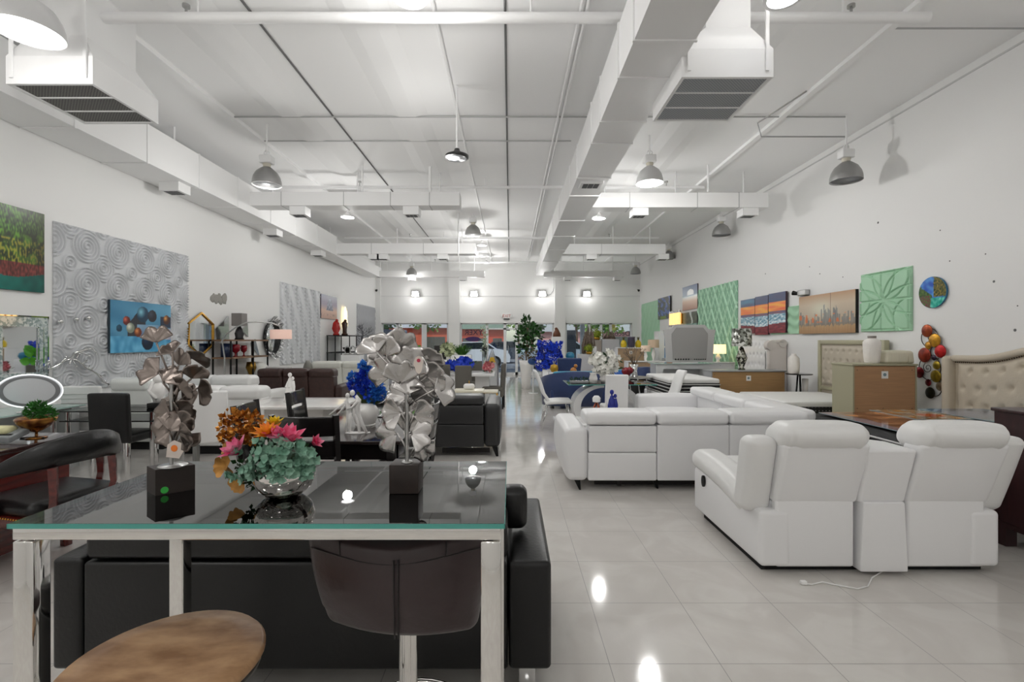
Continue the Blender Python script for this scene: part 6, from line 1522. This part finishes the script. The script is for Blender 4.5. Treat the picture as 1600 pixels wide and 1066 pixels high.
# desk
t = T('writing_desk', 'mahogany desk at the left edge with phone papers and amber bowl on it', 'desk', (-4.0, 3.0, 0)); mb = MB(); mb.rb(-.75, .79, -.62, .62, .73, .762, .005, n=2); mb.build('desk_top', M('mahogany_top', '#3a2422', .15, coat=.6, var=.3, vscale=3, stretch=(1,12,1)), t)
mb = MB(); mb.box(-.7, .74, .5, .54, .1, .73); mb.box(-.7, -.3, -.55, .5, .08, .73); mb.box(.68, .74, -.1, .5, .08, .73); mb.build('pedestal', MAHO, t)
D = 3.42; t = T('amber_bowl_plant', 'amber glass goblet bowl topped with green moss on the mahogany desk', 'plant', (wx(57, D), D, .763)); 
mb = MB(); mb.lathe([(.06,0),(.06,.006),(.01,.012),(.008,.04),(.03,.05),(.07,.075),(.105,.11),(.118,.14),(.108,.15),(.1,.145),(0,.09)], n=28); mb.build('goblet', M('amber_metal_glass', '#b8813a', .2, .6, var=.6, vscale=16, col2='#5c2c10'), t)
mb = MB(); rn = random.Random(6)
for (x, z, r) in ((0,.17,.06),(.05,.18,.05),(-.02,.20,.05),(.08,.17,.04),(.02,.22,.04)): leaf_cloud(mb, (x, 0, z), r, 150, .03, .35, rn)
mb.build('moss', M('fern_green', '#2c7a20', .6, var=.4, vscale=20), t)
t = T('card_machine', 'small grey card machine with paper roll at the left edge of the desk', 'card machine', (wx(18, 3.3), 3.3, .763)); mb = MB(); mb.rb(-.06, .06, -.07, .07, 0, .045, .01, fn=lambda p: (p.x, p.y, p.z + .3*(p.y+.07))); mb.build('body', M('device_grey', '#8d9294', .4), t)
mb = MB(); mb.rb(-.14, .0, -.04, .06, .045, .105, .028, n=3); mb.build('paper_roll', M('yellowed_paper', '#d9d6a8', .7), t); mb = MB(); mb.box(-.045, .045, -.05, .0, .052, .058); mb.build('keypad', BLK, t)
mb = MB(); mb.tube([(.0,0,0),(.08,-.01,.004),(.16,.01,0)], .006, 6); S(mb, 'pen', BLK, 'black pen lying between the card machine and the amber bowl', 'pen', (wx(32, 3.4), 3.4, .767))
# mirrored console
t = T('mirrored_console', 'mirrored console table with glass top against the left wall', 'console', (-5.3, 5.0, 0)); mb = MB(); mb.box(-.3, .34, -.85, .6, .70, .715); mb.build('glass_top', M('mint_glass', '#a9c4bd', .08), t)
for y in (-.8, .48): mb = MB(); mb.box(-.25, .28, y, y+.1, 0, .70); mb.build('side_panel', M('mirror_lacquer', '#cfd2d3', .15, .2), t)
mb = MB(); mb.box(-.27, -.25, -.7, .48, .1, .70); mb.build('back_panel', WLAC, t)
for y in (.35, -.6): mb = MB(); mb.cyl((.2,y,.0),(.2,y,.7),.03,n=12); mb.build('leg', CHROME, t)
D = 4.95; t = T('vanity_mirror', 'oval tabletop mirror with glowing white rim on the mirrored console', 'mirror', (wx(47, D), D, .716)); zz = wz(611, D)-.716
mb = MB(); mb.lathe([(.0,-.01),(.255,-.01),(.26,.0),(.2,.006),(0,.006)], n=40, sy=.68, M_=TR(0,0,zz) @ RZ(.5) @ RX(PI/2+.15)); mb.build('glass', M('pale_mirror2', '#dfe3e7', .2, .1), t)
mb = MB(); mb.lathe([(.2,.008),(.235,.012),(.24,.008)], n=40, sy=.68, cap=False, M_=TR(0,0,zz) @ RZ(.5) @ RX(PI/2+.15)); mb.build('grey_band', M('glitter_grey', '#85878a', .4), t)
mb = MB(); mb.tube([Vector(q) for q in [(TR(0,0,zz) @ RZ(.5) @ RX(PI/2+.15)) @ Vector((.258*math.cos(i*PI/20), .258*.68*math.sin(i*PI/20), .006)) for i in range(40)]], .005, 6, True); mb.build('lit_rim', M('rim_light', '#ffffff', .4, emit='#ffffff', estr=.7), t)
mb = MB(); mb.lathe([(0,0),(.1,0),(.1,.012),(.02,.03),(.015,max(.04,zz-.17)),(0,max(.04,zz-.17))], n=20); mb.build('stand', CHROME, t)
# mosaic mirror on wall
d0_, d1_ = lw(-20, 500)[0], lw(72, 500)[0]; zt_, zb = lw(72, 495)[1], lw(72, 597)[1]
t = T('mosaic_mirror', 'square wall mirror with wide crackled glass frame at the left edge', 'mirror', (XL+.03, d0_, zb), PI/2); w_, h_ = d1_-d0_, zt_-zb
CRK = mosaic('crackle_glass', '#9fb0b0', '#e3eaea', '#c4cfcf', 40); CRK.node_tree.nodes['Principled BSDF'].inputs['Roughness'].default_value = .1
mb = MB(); f_ = .13
mb.box(0, w_, 0, .03, 0, f_); mb.box(0, w_, 0, .03, h_-f_, h_); mb.box(0, f_, 0, .03, f_, h_-f_); mb.box(w_-f_, w_, 0, .03, f_, h_-f_); mb.build('frame', CRK, t)
mb = MB(); mb.box(f_, w_-f_, .005, .02, f_, h_-f_); mb.build('mirror', MIRROR, t)
mb = MB(); 
for (a, b_, c, d_) in ((0,w_,h_-.015,h_), (f_-.01,w_-f_+.01,h_-f_-.01,h_-f_), (w_-.015,w_,0,h_), (w_-f_-.005,w_-f_+.01,f_,h_-f_), (w_-f_*.55,w_-f_*.45,f_,h_-f_)): mb.box(a, b_, -.006, 0, c, d_)
mb.build('bevel_strips', MIRROR, t)
# silver branch wall ornaments
for k_, (px, py, sc_, lab) in enumerate(((98, 562, 1, 'silver branch shaped wall ornament, left one above the oval mirror'), (131, 580, .9, 'silver branch shaped wall ornament, right one below the blue picture'))):
    d, z = lw(px, py); t = T('branch_wall_ornament', lab, 'wall art', (XL+.07, d, z), PI/2); rn = random.Random(40+k_); mb = MB()
    main = [Vector((-.3*sc_+.075*i*sc_, -rn.uniform(0,.05), (-.12+.035*i if k_ == 0 else .2-.05*i)*sc_+rn.uniform(-.03,.03))) for i in range(9)]
    mb.tube(main, .012, 6)
    for q in main: e = q + Vector((rn.uniform(-.08,.08), -rn.uniform(0,.06), rn.uniform(-.1,.1))); mb.tube([q, e], [.01,.004], 6); mb.sph(e, .013, 6)
    mb.build('branch', CHROME, t)
for k_, (px, py) in enumerate(((85, 503), (110, 499), (129, 497))):
    d, z = lw(px, py); S(MB().sph((0,0,0), .03, 12), 'silver_wall_ball', CHROME, ['leftmost', 'middle', 'rightmost'][k_]+' of three small silver balls on the spiral panel', 'wall ornament', (XL+.075, d, z), 0, 'small silver wall balls')
# chairs & glass table
back_chair('white parsons chair with horizontal channels beside the spiral panel', (wx(131, 5.7), 5.7, 0), .15, WLEA, .42, .92, .46, CHROME, None, 'parsons_chair', ribs=7, legw=.018)
back_chair('black leather parsons chair with chrome legs in front of the small glass table', (wx(173, 5.0), 5.0, 0), .0, BLEA, .42, .91, .46, CHROME, None, 'parsons_chair', legw=.018, lean=.06)
back_chair('white parsons chair right of the bronze leaf sculpture', (wx(328, 5.0), 5.0, 0), .5, WLEA, .33, .93, .46, M('grey_metal_leg', '#8a8a88', .35, .7), None, 'parsons_chair', lean=.05)
t = T('glass_table', 'small two tier black edged glass table with chrome legs left of centre', 'table', (wx(205, 5.45), 5.45, 0)); mb = MB(); mb.box(-.55, .5, -.28, .28, .685, .693); mb.build('glass_top', TGLASS, t)
mb = MB(); 
for z in (.685, .58): mb.box(-.552, .502, -.286, -.28, z-.002, z+.01); mb.box(.5, .506, -.286, .28, z-.002, z+.01)
mb.build('black_rim', BLK, t); mb = MB(); mb.box(-.5, .45, -.26, .26, .58, .588); mb.build('glass_shelf', TGLASS, t)
for x in (-.5, .42):
    for y in (-.24, .24): mb = MB(); mb.cyl((x,y,0),(x,y,.685),.025,n=12); mb.build('leg', CHROME, t)
t = T('black_riser', 'small black box under the white bust on the glass table', 'box', (wx(241, 5.4), 5.45, .694)); mb = MB(); mb.rb(-.08, .08, -.06, .06, 0, .055, .004, n=1, m=1); mb.build('body', BLK, t)
t = T('face_bust', 'white abstract bust statue on a small black box', 'statue', (wx(241, 5.4), 5.45, .75)); mb = MB(); mb.lathe([(0,0),(.045,0),(.05,.03),(.09,.12),(.075,.2),(.03,.23),(.0,.24)], n=18, sy=.6); mb.sph((0,0,.27), .045, 14, sz=1.25); mb.tube([(-.02,-.03,.24),(-.06,-.05,.14),(.03,-.06,.05)], .018, 8); mb.build('body', WC, t)
# white recliners
def recl(label, x0, x1, D, zt_, mat, dz=.1, name='recliner_sofa', n=2, bot=.1, arm=True, lean=.18, seams=True):
    t = T(name, label, 'sofa', ((x0+x1)/2, D, 0)); w_ = (x1-x0); h = w_/2; k_ = .12 if arm else 0
    fnl = lambda p: (p.x, p.y - lean*max(0, p.z-.5), p.z)
    for i in range(n):
        a = -h+k_+(w_-2*k_)*i/n; b_ = -h+k_+(w_-2*k_)*(i+1)/n
        mb = MB(); mb.rb(a+.003, b_-.003, 0, .22, bot+.01, zt_-.14, .02, (0,.01,0), 4, fnl); mb.build('back_shell', mat, t)
        mb = MB(); mb.rb(a+.003, b_-.003, -.02, .3, zt_-.18, zt_, .06, (0,.015,.01), 6, fnl); mb.build('head_cushion', mat, t)
        mb = MB(); mb.rb(a+.01, b_-.01, .2, .9, .25, .48, .06, (0,0,.03), 5); mb.build('seat_cushion', mat, t)
    if arm:
        for a in (-h, h-k_-.02): mb = MB(); mb.rb(a, a+k_+.02, .03, .95, bot, .62, .05, (.01,0,.015), 5); mb.build('armrest', mat, t)
    mb = MB(); mb.box(-h+.05, h-.05, .06, .85, .0, bot+.02); mb.build('base', BLK, t); return t
recl('white leather recliner sofa directly behind the white parsons chair', wx(262, 6.1), wx(426, 6.1), 6.1, .87, WLEA)
recl('white leather recliner sofa farther back, level with the gold framed mirror', wx(255, 7.6), wx(407, 7.6), 7.6, .90, WLEA)
recl('glossy white recliner chair right of the channelled white chair', -5.35, -4.6, 6.35, .96, M('glossy_white_leather', '#e9ece9', .2, bump=.3, bscale=6), n=1, lean=.3, name='recliner_chair')
recl('dark brown leather recliner sofa in front of the wave relief panel', wx(392, 8.9), wx(532, 8.9), 8.9, .93, BRL, n=3, bot=.06, lean=.1)
recl('pale bone leather sofa behind the brown recliner sofa', wx(480, 11.6), wx(552, 11.6)+.6, 11.6, .95, BONE, n=2)
boxy('small round light grey pillow on the brown recliner sofa', 'cushion', 'throw_pillow', M('light_grey_fabric', '#c9c8c6', .8), wx(450, 9.0)-.2, 9.0, .92, .45, .12, .05, .02)
t = T('grey_vase', 'grey bulb vase between the brown sofa and the bone sofa', 'vase', (wx(481, 10.3), 10.3, .76)); mb = MB(); mb.lathe([(0,0),(.05,0),(.1,.1),(.07,.2),(.03,.27),(0,.27)], n=18); mb.build('body', M('grey_glaze', '#77766f', .3), t)
boxy('white side cabinet under the grey bulb vase', 'side table', 'side_cabinet', WLAC, wx(481, 10.3), 10.1, 0, .5, .4, .759)
# hexagon mirror
d0_, d1_ = lw(291, 520)[0], lw(330, 520)[0]; L = d1_-d0_; zt_, zb = lw(310, 489)[1], lw(310, 556)[1]; hh = zt_-zb
t = T('hexagon_mirror', 'elongated hexagonal mirror with gold frame on the left wall', 'mirror', (XL+.04, d0_, zb), PI/2)
P_ = [(0, hh*.26), (L/2, 0), (L, hh*.26), (L, hh*.74), (L/2, hh), (0, hh*.74)]
mb = MB(); mb.prism(P_, .005, .02); mb.build('mirror', MIRROR, t); mb = MB(); mb.tube([(p[0], 0, p[1]) for p in P_], .022, 4, True); mb.build('frame', GOLD, t)
# etagere
def shelf(label, y0, y1, x0, x1, zs, uprights, wood, name='etagere_shelf'):
    t = T(name, label, 'shelf', ((x0+x1)/2, (y0+y1)/2, 0)); cx, cy = (x0+x1)/2, (y0+y1)/2
    for z in zs: mb = MB(); mb.box(x0-cx, x1-cx, y0-cy, y1-cy, z-.03, z); mb.build('shelf_board', wood, t)
    for y in uprights:
        for x in (x0, x1-.025): mb = MB(); mb.box(x-cx, x-cx+.025, y-cy-.0125, y-cy+.0125, 0, zs[-1]-.03); mb.build('upright', BLACKM, t)
    return t
SH = M('weathered_wood', '#8a6a50', .6, var=.4, vscale=5)
shelf('black metal etagere with wooden shelves against the left wall', 8.95, 10.35, -5.58, -5.22, (.5, 1.14, 1.475), (8.97, 9.75, 10.33), SH)
DR = M('ruby_glass', '#7c0f1c', .15)
for k_, (px, r, h_, lab) in enumerate(((368, .085, .24, 'large ruby red goblet vase on the middle etagere shelf'), (381, .06, .22, 'smaller ruby red goblet vase beside the large one'))):
    D = 9.15+k_*.35; vase(lab, -5.32, 5.32*F/(CX-px), 1.141, [(0,0),(r*.6,0),(r*.2,.03),(r*.2,.07),(r*.9,h_*.5),(r,h_*.75),(r*.85,h_),(r*.75,h_),(0,h_*.5)], DR)
vase('dark blue cylinder vase in the left bay of the etagere', -5.4, 9.12, 1.141, [(0,0),(.1,0),(.1,.26),(.08,.26),(0,.1)], M('midnight_blue', '#1c2c4a', .3))
t = T('gold_sculpture', 'gold hourglass sculpture on the lower etagere shelf', 'sculpture', (-5.3, 9.8, .501)); mb = MB(); mb.lathe([(0,0),(.12,0),(.04,.25),(.1,.4),(.08,.52),(0,.52)], n=12); mb.build('body', M('antique_gold', '#8a6a2c', .3, .9, bump=.5, bscale=30), t)
vase('white rounded ribbed vase on the lower etagere shelf', -5.35, 10.15, .501, [(0,0),(.16,0),(.2,.2),(.19,.42),(.1,.5),(0,.5)], M('pale_ribbed', '#d6d6d0', .4))
t = table_lamp('grey square shaded lamp with dark knotted base on top of the etagere', -5.38, 5.38*F/(CX-374), 1.476, .27, .08, .2, .25, M('dark_knot', '#2c2a2c', .3, .6, bump=.6, bscale=20), M('grey_silk', '#7f7b78', .5, bump=.2, bscale=30), [(0,0),(.09,0),(.07,.04),(.085,.12),(.06,.2),(.02,.27),(0,.27)], True)
# arc lamp
t = T('arc_floor_lamp', 'chrome arc floor lamp with pale pink drum shade beside the brown sofa', 'floor lamp', (wx(350, 8.4), 8.4, 0)); x0_ = wx(350, 8.4)
def pt(px, py, D): return (wx(px, D)-x0_, D-8.4, wz(py, D))
mb = MB(); mb.tube([(0,0,.03), pt(351,560,8.4), pt(347,533,8.4), pt(353,523,8.4), pt(368,512,8.4), pt(385,504,8.4), pt(405,503,8.5), pt(425,505,8.6), pt(438,510,8.6)], .013, 8); mb.build('arc_pole', STEEL, t)
mb = MB(); mb.lathe([(0,0),(.17,0),(.17,.03),(0,.035)], n=28); mb.build('base', STEEL, t)
c = pt(439, 530, 8.6); mb = MB(); mb.lathe([(.18,0),(.18,.17),(.175,.17),(.175,0),(.18,0)], n=30, cap=False, M_=TR(*c)); mb.build('lamp_shade', M('pink_shade', '#e3c4b8', .7, emit='#ffcdb8', estr=.15), t)
# shard mirrors
MS = M('silver_shard', '#c4c6c6', .12, .9)
for k_, (pts, lab) in enumerate(((((334, 514), (355, 494), (356, 530), (336, 532)), 'largest triangular mirror shard behind the grey lamp'), (((376, 515), (385, 505), (386, 527)), 'small triangular mirror shard right of the grey lamp'), (((390, 536), (397, 530), (404, 558)), 'slim mirror shard low between the etagere and the oval mirror'))):
    q = [lw(*p) for p in pts]; y0_ = q[0][0]; z0_ = q[0][1]; t = T('mirror_shard', lab, 'mirror', (XL+.03, y0_, z0_), PI/2); mb = MB(); mb.prism([(a-y0_, b_-z0_) for a, b_ in q], 0, .02); mb.build('facet', MS, t)
# ornate oval mirror
dC, zC_ = lw(423, 528); t = T('ornate_oval_mirror', 'oval mirror with black and silver leafy frame on the left wall', 'mirror', (XL+.05, dC, zC_), PI/2); a_, b_ = .5, .42
mb = MB(); mb.lathe([(0,0),(.32,0),(.32,.01),(0,.01)], n=40, sy=1, M_=Matrix.Scale(1,4) @ RX(PI/2) @ Matrix.Diagonal((.95,1.05,1,1))); mb.build('mirror', MIRROR, t)
mb = MB(); rn = random.Random(3)
for i in range(120):
    an = i*2*PI/120+rn.uniform(-.03,.03); r = rn.uniform(.9, 1.22); c = Vector((.36*math.cos(an)*r, rn.uniform(-.04,.0), .38*math.sin(an)*r)); d_ = Vector((math.cos(an+rn.uniform(-1,1)), -.3, math.sin(an+rn.uniform(-1,1)))); petal(mb, c, d_, (0,-1,0), .1, .024, .3, 3)
mb.build('leafy_frame', M('black_silver_leaf', '#b9b9bb', .2, .9), t)
mb = MB(); mb.tube([(.36*math.cos(i*PI/20), .01, .38*math.sin(i*PI/20)) for i in range(40)], .03, 6, True); mb.build('inner_ring', BLK, t)
# far small etagere
shelf('small black metal shelf unit farther along the left wall', 14.6, 15.9, -5.6, -4.9, (.55, 1.1, 1.62), (14.65, 15.3, 15.85), BLK)
for k_, (px, col, lab) in enumerate(((514, '#b01a14', 'glossy red standing figurine on the far black shelf unit'), (522, '#3f2a20', 'dark brown standing figurine on the far black shelf unit'))):
    D = 15.0+k_*.25; t = T('figurine', lab, 'figurine', (max(wx(px, D), -5.45+.18*k_), D, 1.621)); mb = MB(); mb.lathe([(0,0),(.1,0),(.1,.05),(.07,.06),(.13 if k_ == 0 else .07,.2),(.1,.38),(.05,.44),(0,.46)], n=16, sy=.6); mb.sph((.02,0,.46), .05, 10); mb.build('body', M('figurine_%s' % ('red' if k_ == 0 else 'brown'), col, .25), t)
D_, Z_ = lw(537, 498); t = T('leaf_sconce', 'glowing cream leaf shaped wall sconce beyond the far shelf unit', 'wall light', (XL+.06, D_, Z_), PI/2); mb = MB(); rn = random.Random(7)
for i in range(12): mb.sph((rn.uniform(-.14,.14), -.03, -.3+.055*i), .09, 8, sy=.3)
mb.build('lit_petals', M('cream_glow', '#fff2cc', .4, emit='#ffe8b0', estr=1.2), t)
vase('black bowl on the middle level of the far shelf unit', -5.2, 15.3, 1.101, [(0,0),(.06,0),(.15,.12),(.13,.14),(0,.05)], BLK)
# silver leaf stand near panel 3
t = T('silver_letters_sculpture', 'silver looped wire sculpture on the far left console', 'sculpture', (wx(551, 14), 14.0, 1.05)); mb = MB()
for k_ in range(3): mb.tube([(-.15+.15*k_+.08*math.cos(a), 0, .12+.12*math.sin(a)) for a in [i*PI/8 for i in range(16)]], .014, 6, True)
mb.rb(-.25, .25, -.05, .05, -.01, .015, .005); mb.build('loops', STEEL, t)
boxy('white cabinet under the silver looped sculpture', 'cabinet', 'side_cabinet', WLAC, wx(551, 14), 13.8, 0, .55, .4, 1.038)

# ================= OUTSIDE
ASP = M('asphalt', '#8a8c8e', .9, var=.2, vscale=2)
mb = MB(); mb.box(-60, 60, YB+.3, 90, -.12, -.05); ST(mb, 'ground', ASP)
mb = MB(); mb.box(-30, 30, YB+.3, YB+3.2, -.05, .0); ST(mb, 'trim_20', M('concrete_walk', '#b9b6b0', .9))
def car(label, x, y, rz, col):
    t = T('parked_car', label, 'car', (x, y, -.05), rz); pm = M('car_paint_'+col[1:], col, .2, coat=.8)
    mb = MB(); prof = [(-2.2,.35),(-2.2,.8),(-1.9,.95),(-1.1,1.0),(-.55,1.42),(.9,1.45),(1.5,1.05),(2.1,.95),(2.25,.6),(2.2,.3)]
    mb.prism(prof, -.85, .85, axis='y'); mb.build('body', pm, t)
    mb = MB(); mb.prism([(-1.0,1.02),(-.5,1.37),(.85,1.4),(1.38,1.05)], -.86, .86, axis='y'); mb.box(-.98, -.6, -.75, .75, 1.03, 1.3); mb.build('windows', M('car_glass', '#20282e', .1), t)
    for wx_ in (-1.4, 1.4):
        for sy in (-1, 1): mb = MB(); mb.cyl((wx_, sy*.88, .33), (wx_, sy*.68, .33), .33, n=20); wq = mb.build('wheel', BLK, t); mb = MB(); mb.cyl((wx_, sy*.885, .33), (wx_, sy*.87, .33), .2, n=14); mb.build('hubcap', STEEL, wq)
    mb = MB(); mb.box(-2.23, -2.18, -.75, -.45, .68, .82); mb.box(-2.23, -2.18, .45, .75, .68, .82); mb.build('lights', M('car_lamp', '#e8e8e8', .2), t); return t
car('white car parked outside seen through the left half of the entrance', -2.3, 27.0, .1, '#eef0f2')
car('silver car parked outside right of the door', 2.6, 26.5, .1, '#b9c3cb')
car('white car parked outside behind the far right window', 7.3, 27.5, .1, '#e6eaee')
car('pale blue car parked outside the left shop window', -7.1, 27.5, .1, '#9fb2c6')
car('dark grey car parked far outside left of the door', -.6, 32, 0, '#4a5058')
def house(label, x, y, w_, h_, wall, roof, cat='building', name='shop_building'):
    t = T(name, label, cat, (x, y, -.05)); mb = MB(); mb.box(-w_/2, w_/2, 0, 6, 0, h_); mb.build('wall', M('ext_'+wall[1:], wall, .8), t)
    mb = MB(); mb.prism([(-w_/2-.4, h_), (w_/2+.4, h_), (w_/2-.6, h_+.9), (-w_/2+.6, h_+.9)], -.4, 6.4); mb.build('roof', M('ext_'+roof[1:], roof, .8), t)
    for k_ in range(3): xx = -w_/2+w_*(k_+.5)/3; mb = MB(); mb.box(xx-w_*.1, xx+w_*.1, -.05, 0, h_*.25, h_*.7); mb.build('window', M('ext_window', '#5c5a50', .3), t)
    return t
house('coral walled building across the street seen through the left windows', -9.6, 42, 9, 2.6, '#d9694a', '#dadada')
house('coral walled building across the street behind the entrance lettering', -2.2, 38, 3.6, 2.4, '#d2583f', '#8fa08a')
house('pink walled building across the street behind the far right window', 7.5, 44, 9, 2.3, '#e3a79c', '#d4d2cc')
for i, (x, y, h_, r, gc) in enumerate(((-9.5,36,3.4,1.6,0),(-6.8,38,3.6,1.3,1),(-5,55,5.2,2.6,0),(1.0,57,4.9,2.2,1),(1.7,37,3.4,1.5,0),(5.4,39,3.8,1.5,1),(6.5,34,3.6,1.6,1),(9.4,35,3.9,1.8,1),(6.5,60,5.0,2.2,0))):
    t = T('street_tree', ['leafy street tree at the far left of the shop windows', 'street tree beside the coral building roof', 'broad tree behind the entrance lettering', 'broad tree just left of the door', 'dark street tree right of the door', 'tall leafy tree behind the tall floor vase', 'bright green tree in the left part of the far right window', 'bright green tree at the right end of the shop windows', 'most distant tree above the door'][i], 'tree', (x, y, -.05))
    mb = MB(); mb.cyl((0,0,0),(0,0,h_-r*.5),.16,.09,8); mb.build('trunk', MATS['bark'], t); mb = MB(); rn = random.Random(i+60)
    for k_ in range(7): leaf_cloud(mb, (rn.uniform(-r,r)*.6, rn.uniform(-r,r)*.5, h_-.2+rn.uniform(-.6,.6)), r*.6, 170, .32, .7, rn, shell=.4)
    mb.build('foliage', M('tree_green', '#4f7a38', .7, var=.5, vscale=3) if gc == 0 else M('tree_lime', '#8fb54a', .7, var=.4, vscale=3), t)
boxy('slate blue van panel parked outside at the left end of the windows', 'van', 'parked_van', M('slate_panel', '#5a6478', .4), wx(609, 24), 24, -.05, 1.1, 1.6, 2.05, .08)
boxy('dark slate sign board outside the left edge of the far right window', 'sign', 'sign_board', M('slate_panel', '#5a6478', .4), wx(892, 23), 23, -.05, .5, .1, 2.0, .02)
boxy('white storefront column outside between the windows', 'column', 'porch_column', WHITE, wx(910, 23.4), 23.3, -.0, .2, .2, 3.0, .01)
mb = MB(); mb.box(-12, 12, YB+.3, YB+3.4, 2.75, 3.0); ST(mb, 'trim_21', M('soffit', '#c9ccd0', .7))
# ================= camera & world
cam = bpy.data.cameras.new('camera'); co = bpy.data.objects.new('camera', cam); COL.objects.link(co)
co.location = (0, 0, H); co.rotation_euler = (PI/2, 0, 0); cam.sensor_width = 36; cam.lens = F/1600*36
cam.shift_x = 3/1600; cam.shift_y = -1/1600; cam.clip_start = .05; cam.clip_end = 300
sc = bpy.context.scene; sc.camera = co
w = bpy.data.worlds.new('world'); sc.world = w; w.use_nodes = True; nt = w.node_tree
sky = nt.nodes.new('ShaderNodeTexSky'); sky.sky_type = 'NISHITA'; sky.sun_disc = False; sky.sun_elevation = math.radians(50); sky.sun_rotation = math.radians(200)
bg = nt.nodes['Background']; nt.links.new(sky.outputs[0], bg.inputs[0]); bg.inputs[1].default_value = .12
sn = bpy.data.lights.new('sun', 'SUN'); sn.energy = 1.6; sn.angle = .01; so = bpy.data.objects.new('sun', sn); COL.objects.link(so); so.rotation_euler = (math.radians(35), 0, math.radians(20))
sc.view_settings.view_transform = 'Standard'; sc.view_settings.look = 'None'; sc.view_settings.exposure = 0.5; sc.view_settings.gamma = 1
sc.cycles.max_bounces = 12; sc.cycles.diffuse_bounces = 6; sc.cycles.glossy_bounces = 6; sc.cycles.transparent_max_bounces = 16
sc.cycles.caustics_reflective = False; sc.cycles.caustics_refractive = False
